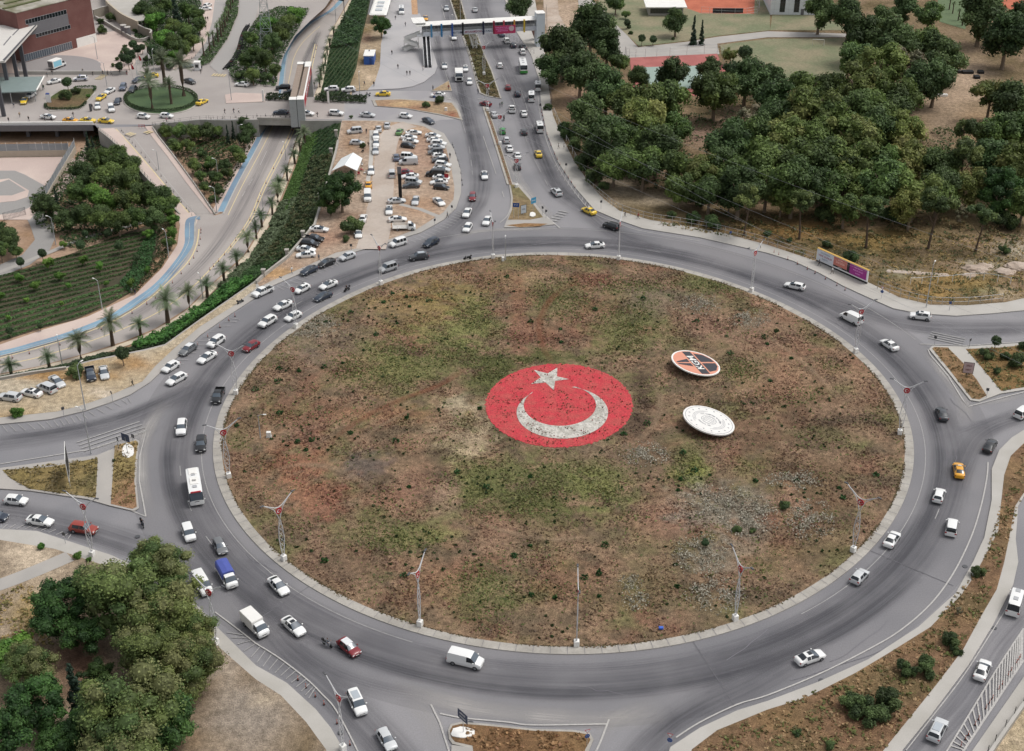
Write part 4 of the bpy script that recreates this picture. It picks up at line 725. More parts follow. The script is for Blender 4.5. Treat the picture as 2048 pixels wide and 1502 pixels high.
row([(500, 75, 20, 'mid'), (535, 50, 26, 'spring'), (560, 62, 28, 'mid'), (590, 30, 22, 'spring'), (575, 45, 24, 'mid'), (545, 88, 26, 'dark'), (510, 105, 22, 'mid'), (492, 120, 20, 'mid'), (530, 120, 24, 'mid'), (550, 140, 16, 'mid'), (505, 148, 20, 'mid'), (480, 150, 16, 'bush'), (530, 155, 16, 'bush')], 'between the parked motorbikes and the sunken road', UP)
GT = 'trees of the triangular garden'
row([(330, 262, 20, 'mid'), (358, 262, 22, 'mid'), (388, 262, 22, 'mid'), (412, 262, 20, 'dark'), (348, 290, 20, 'mid'), (375, 290, 18, 'mid'), (436, 262, 14, 'mid'), (488, 250, 20, 'dark'), (500, 262, 16, 'dark'), (488, 276, 18, 'dark')], 'under the wall of the triangular garden', GT, ZL)
row([(455, 270, 8, 'cypress'), (466, 262, 8, 'cypress'), (470, 300, 18, 'mid'), (480, 315, 16, 'olive'), (405, 305, 14, 'bush'), (390, 330, 18, 'mid'), (420, 325, 18, 'mid'), (450, 330, 18, 'dark'), (400, 350, 16, 'mid'), (430, 352, 18, 'mid'), (455, 345, 14, 'mid'), (408, 372, 14, 'mid'), (435, 378, 16, 'dark'), (425, 398, 12, 'bush'), (415, 335, 12, 'bush')], 'in the lower triangular garden', GT, ZL)
SG = 'trees of the sunken park'
row([(176, 290, 9, 'cypress'), (186, 296, 8, 'cypress'), (208, 282, 5, 'bush'), (200, 318, 28, 'mid'), (232, 315, 28, 'mid'), (262, 330, 22, 'mid'), (165, 345, 26, 'dark'), (215, 350, 28, 'mid'), (255, 362, 26, 'mid')], 'at the top of the sunken park', SG, ZL)
row([(92, 412, 26, 'dark'), (155, 385, 22, 'mid'), (185, 390, 24, 'spring'), (215, 400, 26, 'spring'), (250, 398, 28, 'mid'), (285, 385, 28, 'mid'), (315, 395, 28, 'mid'), (335, 408, 22, 'mid'), (112, 395, 9, 'cypress')], 'in the middle of the sunken park', SG, ZL)
row([(130, 438, 22, 'dark'), (165, 430, 24, 'mid'), (200, 432, 26, 'mid'), (235, 440, 26, 'mid'), (272, 432, 26, 'mid'), (308, 438, 22, 'dark'), (340, 428, 12, 'spring'), (345, 440, 12, 'spring'), (345, 465, 12, 'spring'), (338, 485, 12, 'mid'), (296, 468, 10, 'spring')], 'along the lower edge of the sunken park', SG, ZL)
row([(0, 465, 30, 'dark'), (22, 478, 26, 'dark'), (30, 500, 18, 'mid'), (0, 500, 24, 'mid')], 'by the gate at the left edge', SG, ZL)
row([(84, 508, 11, 'round'), (40, 524, 10, 'round'), (128, 488, 10, 'spring'), (160, 492, 11, 'round'), (170, 468, 9, 'round'), (215, 464, 10, 'round'), (98, 526, 14, 'spring'), (40, 555, 12, 'spring'), (120, 550, 12, 'spring'), (168, 520, 12, 'spring'), (238, 492, 12, 'round'), (200, 532, 11, 'spring'), (70, 570, 12, 'spring'), (136, 572, 8, 'spring'), (52, 600, 7, 'spring'), (122, 608, 7, 'spring'), (263, 565, 11, 'spring'), (296, 540, 9, 'spring'), (273, 516, 9, 'round'), (16, 636, 7, 'spring'), (80, 652, 7, 'round'), (20, 662, 9, 'round'), (0, 590, 12, 'spring'), (212, 566, 7, 'spring')], 'planted on the striped hedge slope', 'young trees on the hedge slope', ZL)
# ------------------------------------------------------------------ planting too fine to count: hedging, ground cover, weeds
def field(name, pts, h, dens, leaf, pal, z=0.0, rows=None, lump=.5, label=None, zf=None, cat='ground cover', kind='stuff', seed=1, thin=0.0):
 "leaf cards over a traced area; rows = (heading in degrees, spacing, width) plants it in hedge rows"
 g = np.random.default_rng(seed); w = [P(p[0], p[1], (zf(p[0], p[1]) if zf else z)) for p in pts]
 tri = tessellate_polygon([w]); Q = []
 for t in tri:
  a, b, c = (np.array(w[i]) for i in t); A = np.linalg.norm(np.cross(b - a, c - a)) / 2; n = int(A * dens)
  u = g.random((n, 2)); m = u.sum(1) > 1; u[m] = 1 - u[m]; Q.append(a + u[:, :1] * (b - a) + u[:, 1:] * (c - a))
 Q = np.concatenate(Q); n = len(Q); lp = np.array([NZ.noise(Vector((q[0] * lump, q[1] * lump, seed))) for q in Q])
 hh = h * (.75 + .6 * lp); prof = np.ones(n)
 if rows:
  a = R(rows[0]); s = -Q[:, 0] * math.sin(a) + Q[:, 1] * math.cos(a) + lp * .5; ph = np.abs((s / rows[1]) % 1 - .5) * rows[1]
  keep = (ph < rows[2] / 2) & (lp > -.62); Q, hh, ph, lp = Q[keep], hh[keep], ph[keep], lp[keep]; prof = np.sqrt(np.clip(1 - (2 * ph / rows[2]) ** 2, .05, 1))
 if thin: keep = lp > thin; Q, hh, lp = Q[keep], hh[keep], lp[keep]; prof = np.clip((lp - thin) * 5, .2, 1)
 n = len(Q); Q[:, 2] += np.clip(hh * prof, .05, None) * g.uniform(.55, 1.0, n) + .04
 pal = np.array([lin(k) for k in pal]); ci = np.clip(((lp + .5) * len(pal) + g.normal(0, .5, n)).astype(int), 0, len(pal) - 1)
 col = pal[ci] * g.uniform(.7, 1.3, (n, 1)); Nn = g.normal(size=(n, 3)) * .55 + np.array([0, 0, 1.0])
 o = obj(name, leafmesh(name, Q, Nn, leaf * g.uniform(.6, 1.4, n), col), LEAF); tag(o, label, cat, None, kind); return o
GP = ['3b5730', '466538', '527342', '406036']
_a, _b2 = P(20, 600, ZL), P(250, 545, ZL); HA = math.degrees(math.atan2(_b2.y - _a.y, _b2.x - _a.x)); _a, _b2 = P(20, 660, ZL), P(240, 592, ZL); HB = math.degrees(math.atan2(_b2.y - _a.y, _b2.x - _a.x))
bz = lambda x, y: None
def bankfield(pairs, i0, i1, name, h, dens, leaf, pal, label, rows=None, lump=.5, f0=.05, f1=.95, seed=3, thin=0):
 "ground cover on the sloping bank between two traced edges"
 g = np.random.default_rng(seed); Q = []
 for i in range(i0, i1):
  a, b = np.array(P(*pairs[i][0], ZL)), np.array(P(*pairs[i][1], 0)); c, d = np.array(P(*pairs[i + 1][0], ZL)), np.array(P(*pairs[i + 1][1], 0))
  A = np.linalg.norm(np.cross(c - a, b - a)); n = int(A * dens); u = g.random((n, 1)); v = g.uniform(f0, f1, (n, 1)); Q.append((a * (1 - v) + b * v) * (1 - u) + (c * (1 - v) + d * v) * u)
 Q = np.concatenate(Q); lp = np.array([NZ.noise(Vector((q[0] * lump, q[1] * lump, seed))) for q in Q]); hh = h * (.75 + .6 * lp)
 if rows:
  a = R(rows[0]); s = -Q[:, 0] * math.sin(a) + Q[:, 1] * math.cos(a); ph = np.abs((s / rows[1]) % 1 - .5) * rows[1]; k = ph < rows[2] / 2; Q, hh, lp, ph = Q[k], hh[k], lp[k], ph[k]; hh = hh * np.sqrt(np.clip(1 - (2 * ph / rows[2]) ** 2, .05, 1))
 if thin: k = lp > thin; Q, hh, lp = Q[k], hh[k], lp[k]
 n = len(Q); Q[:, 2] += hh * g.uniform(.5, 1, n) + .05; pal = np.array([lin(k) for k in pal]); ci = np.clip(((lp + .5) * len(pal) + g.normal(0, .5, n)).astype(int), 0, len(pal) - 1)
 o = obj(name, leafmesh(name, Q, g.normal(size=(n, 3)) * .55 + np.array([0, 0, 1.0]), leaf * g.uniform(.6, 1.4, n), pal[ci] * g.uniform(.7, 1.3, (n, 1))), LEAF); tag(o, label, 'ground cover', None, 'stuff')
bankfield(BN, 0, 4, 'shrubbery', 1.5, 14, .40, ['34482e', '3f5434', '4a603c'], 'loose shrubs on the upper bank beside the sunken road', lump=.35)
bankfield(BN, 4, 7, 'shrubbery', .55, 36, .26, ['2f4529', '384e30', '435a38'], 'dark planted rows on the bank north of the bridge', rows=(78, 2.0, 1.05))
bankfield(BK, 0, 3, 'shrubbery', .55, 36, .26, ['2f4529', '384e30', '435a38'], 'dark planted rows on the bank south of the bridge', rows=(62, 2.0, 1.05), f0=.35)
bankfield(BK, 0, 4, 'grass_bank', .25, 16, .26, ['41602f', '4a6a36'], 'green low cover beside the palms', f0=.02, f1=.42, seed=8)
bankfield(BK, 2, 7, 'shrubbery', 1.4, 12, .38, ['36472e', '435534', '52633f', '606443'], 'rough shrubs on the bank below the great tree', f0=.4, lump=.6)
bankfield(BK, 3, 8, 'cactus_bed', .5, 22, .55, ['6b7a5c', '738264', '5a684c'], 'grey green clipped cactus bed beside the palms', f0=.0, f1=.45, lump=.55, thin=-.06, seed=5)
bankfield(BK, 6, 12, 'shrubbery', 1.0, 14, .34, ['3a5430', '445f36', '4f6b3e'], 'green cover along the stone wall', f0=.4, seed=9)
bankfield(BK, 8, 12, 'shrubbery', 2.2, 18, .38, ['486f34', '537a3b', '416432'], 'bright green thicket at the end of the bank', f0=.35, seed=11)
bankfield(BK, 11, 15, 'hedge_cover', .9, 14, .34, ['37482f', '43563a'], 'dark low hedge above the palms at left', f0=.55, f1=.98, seed=12)
GD = [(-60, 575), (0, 552), (80, 528), (150, 505), (240, 470), (330, 440), (318, 470), (312, 505), (298, 545), (268, 582), (215, 612), (150, 640), (87, 656), (0, 684), (-80, 700)]
poly('garden_ground', GD, mat('garden_soil', '4a4030', .95, .3, 2, hex2='3d3b28'), z=ZL, up=.03)
field('hedge_rows', [(-60, 575), (0, 552), (80, 528), (150, 505), (240, 470), (300, 462), (275, 505), (262, 540), (200, 575), (120, 600), (0, 622), (-60, 630)], .42, 40, .22, GP, ZL, (HA, 2.3, 1.1), .12, 'clipped hedge rows striping the sunken slope', seed=2)
field('hedge_cover', [(-60, 632), (0, 622), (120, 602), (200, 578), (240, 568), (262, 585), (215, 610), (150, 638), (87, 654), (0, 682), (-80, 700)], .4, 34, .22, GP, ZL, (HB, 2.6, 1.5), .25, 'broken lower hedge rows beside the cycle lane', seed=3)
field('shrubbery', [(262, 540), (275, 505), (300, 462), (315, 455), (310, 500), (296, 545), (262, 590), (240, 568)], .6, 22, .32, ['3a5a34', '446a3c'], ZL, None, .4, 'smooth blue green cover at the end of the hedge rows', seed=4)
field('shrubbery', [(318, 455), (345, 420), (352, 450), (350, 485), (325, 535), (272, 588), (262, 590), (298, 545), (312, 500)], .8, 18, .32, ['44502f', '5c5a3c', '394a2b'], ZL, None, .6, 'scrubby border between the hedge rows and pink walkway', seed=6, thin=-.3)
field('undergrowth', [(1180, 240), (1330, 215), (1560, 185), (1800, 190), (1840, 250), (2047, 280), (2047, 420), (1900, 430), (1600, 420), (1400, 400), (1260, 370)], 1.6, 2.2, .5, ['3c4a2e', '4a5634', '5a5c3c'], .1, None, .15, 'shaded undergrowth of the wood', seed=17, thin=-.1)
field('scrub', [(1420, 425), (1560, 430), (1800, 440), (2047, 440), (2047, 490), (1850, 480), (1600, 470), (1420, 455)], 1.2, 6, .4, ['5a6040', '6b6844', '4c5636', '7a6c4a'], .1, None, .3, 'low scrub hiding the foot of the front trees', seed=18, thin=.05)
field('undergrowth', [(60, 400), (140, 330), (200, 262), (235, 300), (300, 362), (345, 420), (330, 440), (240, 470), (150, 505), (110, 470), (70, 450)], 1.2, 5, .5, ['33452a', '3c4f2e', '4a5233'], ZL, None, .4, 'shaded undergrowth of the sunken park', seed=7)
field('undergrowth', [(310, 258), (400, 246), (510, 246), (520, 262), (500, 300), (470, 350), (436, 412), (395, 360), (345, 300)], .8, 5, .45, ['3a4a2d', '46502f', '4a4a33'], ZL, None, .5, 'undergrowth of the triangular garden', seed=8)
field('hedge_rows', [(395, 280), (455, 275), (468, 300), (420, 318), (380, 300)], .6, 24, .3, GP, ZL, (62, 2.2, .9), .5, 'short hedge rows inside the triangular garden', seed=9)
field('undergrowth', [(478, 92), (520, 30), (560, 15), (620, 20), (596, 62), (575, 95), (558, 130), (552, 175), (470, 168), (455, 140)], 1.0, 7, .45, ['34482b', '3e5430', '4a5a38'], 0, None, .5, 'undergrowth between the motorbikes and the sunken road', seed=10)
field('park_cover', [(272, 0), (400, 0), (408, 40), (398, 75), (372, 108), (335, 128), (285, 135), (300, 95), (270, 75)], .7, 6, .5, ['35482d', '415535'], 0, None, .5, 'low planting under the station park trees', seed=12)
field('hedge_cover', [(455, 0), (478, 0), (476, 30), (455, 80), (420, 128), (402, 134), (392, 128), (420, 92), (442, 50)], .8, 14, .36, ['3a5230', '486238', '58724a'], 0, None, .5, 'green planted median between the two upper roads', seed=13)
for i, pts in enumerate([[(534, 190), (583, 191), (583, 203), (532, 202)], [(632, 192), (734, 193), (733, 208), (630, 205)]]): field('hedge_cover', pts, 1.0, 22, .34, ['1f2d1d', '28381f', '324428'], 0, None, .8, ['low dark hedge on the bridge, left of the portal', 'long dark hedge on the bridge, right of the portal'][i], seed=14 + i, cat='hedge', kind='thing')
GRC = (322, 202)
def ell(cx, cy, rx, ry, n=32, a0=0, a1=360): return [(cx + rx * math.cos(R(a0 + (a1 - a0) * i / n)), cy + ry * math.sin(R(a0 + (a1 - a0) * i / n))) for i in range(n + (0 if a1 - a0 >= 360 else 1))]
poly('kerb', ell(322, 201, 76, 29), KERB, up=.1, skirt=.12); poly('lawn', ell(322, 201, 73, 27), mat('lawn', '43583a', .95, .2, 2, hex2='4b5f3c'), up=.13)
hd = P(322, 201); q = P(394, 201); rr_ = (q - hd).length
def hedge_ring(name, pts, h, wd, label, z=0.0, dens=60, pal=('33452c', '3d5034', '495d3c'), closed=True):
 c = cr(pts, 4, closed); g = np.random.default_rng(len(pts)); Q = []
 W_ = [np.array(P(p[0], p[1], z)) for p in c]; n = len(W_)
 for i in range(n if closed else n - 1):
  a, b = W_[i], W_[(i + 1) % n]; l = np.linalg.norm(b - a); m = max(2, int(l * wd * dens)); t = g.random((m, 1)); d = (b - a) / max(l, 1e-6); s = np.array([-d[1], d[0], 0]); u = g.uniform(-1, 1, (m, 1)); Q.append(a + (b - a) * t + s * u * wd / 2 + np.concatenate([np.zeros((m, 2)), h * np.sqrt(1 - u ** 4 * .7) * g.uniform(.5, 1, (m, 1))], 1))
 Q = np.concatenate(Q); n = len(Q); pal = np.array([lin(k) for k in pal]); o = obj(name, leafmesh(name, Q, g.normal(size=(n, 3)) * .6 + np.array([0, 0, .8]), .22 * g.uniform(.7, 1.3, n), pal[g.integers(len(pal), size=n)] * g.uniform(.75, 1.25, (n, 1))), LEAF); tag(o, label, 'hedge'); return o
hedge_ring('hedge', ell(322, 199, 71, 25, 24), 1.0, 1.1, 'clipped hedge ring round the lawn with tall palms')
poly('kerb', [(88, 208), (100, 192), (118, 180), (150, 176), (193, 176), (192, 186), (175, 205), (160, 220), (100, 223), (89, 216)], KERB, up=.1, skirt=.12)
painted('planting_ground', [(92, 208), (104, 193), (121, 182), (150, 178), (190, 178), (188, 186), (172, 204), (158, 218), (102, 220), (93, 215)], ['5a5a3c', '6d5a44', '48552f'], [], cell=2, up=.14, material=FLV)
hedge_ring('hedge', [(91, 210), (95, 218), (120, 220), (158, 218), (172, 206)], .8, .9, 'low hedge along the front of the planted island', closed=False); hedge_ring('hedge', [(150, 177), (170, 176), (190, 176), (188, 184)], .8, .9, 'low hedge at the back of the planted island', closed=False)
# weeds, dry grass and flowers of the central island
def scatter(name, n, label, pal, size, hgt, dens, seed, flat=.9):
 "tufts spread over the central island where dens(px,py) says so"
 g = np.random.default_rng(seed); Q = []
 while len(Q) < n:
  t = g.uniform(0, 2 * math.pi); f = math.sqrt(g.random()) * .99; r = RR(t) * f; x, y = CX + r * math.cos(t), CY + r * math.sin(t); px, py = proj(Vector((x, y, .3)))
  if math.hypot((px - 1118) / 150, (py - 811) / 86) < 1: 
   if name != 'flag_weeds': continue
  if g.random() < dens(px, py, x, y): Q.append((x, y, .14 + .19 * (1 - f ** 6)))
 return np.array(Q), g
def tufts(name, n, label, pal, size, hgt, dens, seed, per=1, rad=.0, up=.8, kind='stuff'):
 Q, g = scatter(name, n, label, pal, size, hgt, dens, seed); Q = np.repeat(Q, per, 0); m = len(Q)
 if rad: d = g.normal(size=(m, 3)); d /= np.linalg.norm(d, axis=1, keepdims=True); d[:, 2] = np.abs(d[:, 2]); Q = Q + d * np.repeat(rad * g.uniform(.5, 1.5, len(Q) // per), per)[:, None] * g.uniform(.5, 1, (m, 1))
 Q[:, 2] += hgt * g.random(m); pal = np.array([lin(k) for k in pal]); c = pal[g.integers(len(pal), size=m)] * g.uniform(.75, 1.25, (m, 1))
 if name == 'dry_grass': tt = np.arctan2(Q[:, 1] - CY, Q[:, 0] - CX) % (2 * math.pi); ff = np.hypot(Q[:, 0] - CX, Q[:, 1] - CY) / np.array([RR(t) for t in tt]); c = ICOL[1 + (np.clip((ff * nr).astype(int), 0, nr - 1)) * nt + (tt / (2 * math.pi) * nt).astype(int) % nt] * g.uniform(.72, 1.45, (m, 1))
 o = obj(name, leafmesh(name, Q, g.normal(size=(m, 3)) * .7 + np.array([0, 0, up]), size * g.uniform(.5, 1.5, m), c), LEAF); tag(o, label, 'ground cover', None, kind); return o
nzf = lambda x, y, s, o=0: NZ.noise(Vector((x * s, y * s, o)))
bl = lambda px, py, L: max([max(0, 1.15 - math.hypot((px - a) / c, (py - b) / d)) for a, b, c, d in L] + [0])
FLW = [(1440, 1005, 70, 34), (1500, 1035, 60, 40), (1400, 1110, 60, 40), (1430, 1190, 60, 36), (1270, 1200, 30, 24), (1260, 1170, 26, 20), (1290, 910, 50, 24), (1590, 960, 60, 20), (1620, 1040, 50, 40), (1400, 610, 40, 20), (620, 650, 60, 26), (1500, 640, 40, 20)]
GRN = [(780, 730, 100, 50), (900, 700, 70, 50), (960, 970, 60, 60), (1060, 1000, 120, 50), (1130, 960, 110, 40), (1210, 985, 60, 30), (1380, 945, 50, 30), (980, 1170, 90, 60), (790, 1080, 90, 34), (950, 640, 40, 50), (1260, 650, 70, 50), (1120, 600, 70, 40), (990, 740, 50, 40), (1260, 570, 90, 20), (1430, 570, 70, 20), (700, 740, 50, 40), (1480, 740, 40, 30)]
tufts('dry_grass', 42000, 'dry straw coloured grass over the central island', ['9c8a68', '87765a', 'a8987c', '6f614a', '8c6f58'], .30, .12, lambda px, py, x, y: .35 + 1.2 * nzf(x, y, .15), 21)
tufts('green_grass', 26000, 'green grass patches on the central island', ['676f40', '747b48', '5b643b', '7d8150'], .28, .12, lambda px, py, x, y: .04 + .5 * max(0, nzf(x, y, .12, 9)) + bl(px, py, GRN), 22)
tufts('flowering_weeds', 15000, 'whitish flowering weeds on the right half of the island', ['a9a491', 'c0bba8', '8f8c78', 'cfcab8'], .17, .4, lambda px, py, x, y: bl(px, py, FLW) * (.6 + 1.5 * nzf(x, y, .5, 4)), 23)
tufts('dark_weeds', 430, 'scattered dark green weed clumps on the central island', ['2a3d20', '364c28', '42582e'], .22, .1, lambda px, py, x, y: .06 + 2.2 * max(0, nzf(x, y, .09, 31)) ** 1.3, 24, per=18, rad=.24, up=.5)
tufts('dark_weeds', 70, 'larger green weed clumps on the central island', ['34502a', '40602f', '2c4424'], .26, .1, lambda px, py, x, y: .08 + 2 * max(0, nzf(x, y, .05, 55)), 25, per=50, rad=.55, up=.5)
g = np.random.default_rng(77); Q = []
while len(Q) < 5200:
 t = g.uniform(0, 2 * math.pi); d_ = g.normal(-.15, .3)
 if nzf(math.cos(t) * 9, math.sin(t) * 9, 1.0, 3) + .25 > abs(d_): q = ringpt(t, d_, .16); Q.append(q)
Q = np.array(Q); pal = np.array([lin(k) for k in ('6b5c44', '7d6c50', '565a36', '84705a')])
tag(obj('edge_weeds', leafmesh('w', Q, g.normal(size=(len(Q), 3)) * .6 + np.array([0, 0, .8]), g.uniform(.12, .34, len(Q)), pal[g.integers(4, size=len(Q))]), LEAF), 'weeds and soil spilling over the island kerb', 'ground cover', None, 'stuff')
# dry grass of the verges and wood floor
for nm, pts, n, pal, lb in (('dry_grass', [(1300, 448), (1500, 440), (1700, 470), (2047, 470), (2047, 594), (1861, 606), (1736, 562), (1534, 487)], 5, ['9a8050', 'ab9062', '7a6a44', '5f6440'], 'tall dry grass between the wood and the fence'),
 ('dry_grass', [(1384, 1501), (1534, 1424), (1711, 1350), (1861, 1258), (1971, 1112), (2001, 1014), (2047, 895), (2047, 985), (2018, 1077), (1961, 1236), (1873, 1371), (1768, 1501)], 6, ['8c7452', '9c8462', '6b6040', '5d6338'], 'dry grass of the south-east verge'),
 ('dry_grass', [(1864, 699), (1895, 697), (1925, 727), (1973, 793), (1943, 799), (1898, 741)], 6, ['8f7a58', '7a6a4a'], 'dry grass on the narrow east splitter bed'), ('dry_grass', [(1931, 700), (2051, 692), (2051, 776), (2002, 784), (1964, 738)], 6, ['8f7a4c', '6a6a40', '545c36'], 'dry grass on the bushy east splitter bed'),
 ('dry_grass', [(5, 942), (196, 918), (192, 998), (60, 980), (20, 958)], 8, ['85774f', '746a48', '8c7e5c'], 'dry grass on the wide west splitter bed'), ('dry_grass', [(230, 893), (276, 886), (269, 965), (274, 1016), (222, 1010)], 6, ['a08a60', '8c7a52'], 'dry grass on the narrow west splitter bed'),
 ('dry_grass', [(905, 1454), (1067, 1464), (1174, 1471), (1170, 1502), (1000, 1502), (945, 1494)], 8, ['85694a', '74603e', '9a8058'], 'dry grass on the south splitter bed'), ('dry_grass', [(-10, 1200), (60, 1160), (110, 1290), (60, 1300), (0, 1290)], 8, ['8f7c4c', 'a08c60', '6f6a40'], 'dry grass on the slope at the left edge'),
 ('median_grass', [(902, 0), (926, 70), (956, 169), (975, 192), (1000, 197), (968, 111), (930, 38), (920, 0)], 8, ['5d5c38', '4d5030', '6f6244'], 'rough grass on the northern median'), ('lawn_grass', [(1440, 92), (1535, 80), (1690, 78), (1690, 165), (1560, 172), (1480, 130)], 3, ['8c8c68', '7d8260', 'a09478'], 'thin grass on the playing field')):
 if nm != 'lawn_grass': field(nm, pts, .35, n, .34, pal, 0.12, None, .5, lb, seed=len(lb), cat='grass', thin=-.25)
# ------------------------------------------------------------------ palms
def palm_meshes(seed, fr, L, th, tr, droop, pal):
 g = random.Random(seed); mb = MB(); mb.tube([(0, 0, -.1), (g.uniform(-.1, .1), 0, th * .5), (g.uniform(-.2, .2), g.uniform(-.1, .1), th)], [tr * 1.25, tr, tr * 1.1], 8); t = mb.mesh('trunk'); t.materials.append(BARKD)
 Q = []; Fc = []; C = []; pal = [np.array(lin(h)) for h in pal]
 for i in range(fr):
  a = i * 2.399 + g.uniform(-.2, .2); e = R(g.uniform(8, 78)) if i > 4 else R(80); l = L * g.uniform(.8, 1.05); c = pal[g.randrange(len(pal))] * g.uniform(.75, 1.3)
  p = Vector((0, 0, th)); d = Vector((math.cos(a) * math.cos(e), math.sin(a) * math.cos(e), math.sin(e))); n = 9; side = Vector((-math.sin(a), math.cos(a), 0))
  for k in range(n):
   q = p + d * (l / n); wdt = L * .2 * math.sin(math.pi * min(.97, (k + .9) / (n + .4))) + .03; dn = Vector((0, 0, -.45 * wdt))
   for s in (1, -1):
    for m_ in (0, .5):
     r0 = p.lerp(q, m_); r1 = p.lerp(q, m_ + .3); b = len(Q); tip = r0 + side * s * wdt + dn + d * wdt * .8; Q += [tuple(r0), tuple(r1), tuple(tip)]; Fc.append((b, b + 1, b + 2)); C += [c, c, c * 1.1]
   p = q; d = (d + Vector((0, 0, -droop))).normalized()
 me = bpy.data.meshes.new('fronds'); me.from_pydata(Q, [], Fc); at = me.attributes.new('col', 'FLOAT_COLOR', 'POINT'); at.data.foreach_set('color', [x for c in C for x in (*c, 1)]); me.materials.append(LEAF)
 return t, me
PM = {'date': [palm_meshes(s, 40, 3.1, 4.6, .32, .20, ['6d7b5c', '5f6f50', '7c876a']) for s in (1, 2)], 'small': [palm_meshes(s, 34, 2.5, 3.0, .3, .2, ['5c6f50', '4d6044']) for s in (3, 4)], 'tall': [palm_meshes(s, 46, 3.8, 7.5, .42, .16, ['77826a', '667458', '8a9278']) for s in (5, 6)], 'fan': [palm_meshes(s, 30, 1.5, 5.0, .22, .3, ['5a6f4a', '6a7d55']) for s in (7,)]}
def palm(px, py, kind, label, group, z=0.0, s=1.0):
 "palm standing with its foot on that pixel"
 t, f = PM[kind][_tc[0] % len(PM[kind])]; _tc[0] += 1; e = empty('palm_tree', P(px, py, z), rnd.uniform(0, 6.28)); v = rnd.uniform(.95, 1.3); e.scale = (s * v, s * v, s * rnd.uniform(.9, 1.2)); tag(e, label, 'palm tree', group)
 link(bpy.data.objects.new('trunk', t), e); link(bpy.data.objects.new('fronds', f), e)
for i, (x, y, k, s) in enumerate([(24, 753, 'small', .95), (100, 740, 'small', 1), (163, 720, 'date', .95), (226, 692, 'date', 1.05), (282, 672, 'small', 1), (336, 646, 'date', 1.1), (380, 620, 'date', 1), (415, 595, 'small', 1.05), (449, 565, 'small', 1), (475, 535, 'small', .95), (497, 505, 'date', .85), (513, 478, 'small', .9), (524, 455, 'small', .9), (545, 430, 'small', .9), (556, 405, 'date', .85), (560, 385, 'small', .95), (575, 362, 'small', .9), (590, 328, 'small', .9), (600, 305, 'small', .9), (610, 290, 'date', .85)]):
 palm(x, y, k, f'feathery palm on the pale strip beside the sunken road, {ORD[i]} counted from the left edge', 'palms beside the sunken road', ZL, s)
for i, (x, y) in enumerate([(640, 175), (643, 160), (648, 148), (651, 132), (655, 112), (660, 95), (668, 72), (690, 50), (706, 35), (716, 12)]):
 palm(x, y, 'small', f'small palm north of the bridge, {ORD[i]} counted away from the bridge along the sunken road', 'palms north of the bridge', ZL, .8)
for x, y, s, w in [(305, 218, 1.0, 'front left, nearest the two white cars'), (343, 208, .8, 'short one in the centre'), (368, 192, 1.15, 'tallest crown, at the right'), (330, 172, 1.0, 'rear one with a bare trunk'), (300, 190, .7, 'short one at the rear left')]:
 palm(x, y, 'tall', f'tall palm on the round hedged lawn, {w}', 'palms on the round lawn', .1, s)
for i, (x, y) in enumerate([(408, 114), (420, 104), (428, 94), (437, 86), (443, 76), (447, 66), (451, 56), (455, 46), (458, 34), (462, 22), (466, 8)]):
 palm(x, y, 'fan', f'small-headed palm in the upper median, {ORD[i]} counted from its lower tip', 'palms of the upper median', .1)
for i, (x, y) in enumerate([(297, 118), (308, 108), (1916, 42), (1924, 52), (1898, 20), (1905, 28)]):
 palm(x, y, 'fan', ['small palm beside the flags, lower', 'small palm beside the flags, upper', 'small palm on the far lawn, left of the lowest', 'lowest small palm on the far lawn', 'highest small palm on the far lawn', 'small palm on the far lawn below the highest'][i], 'small lone palms', .1, .8)
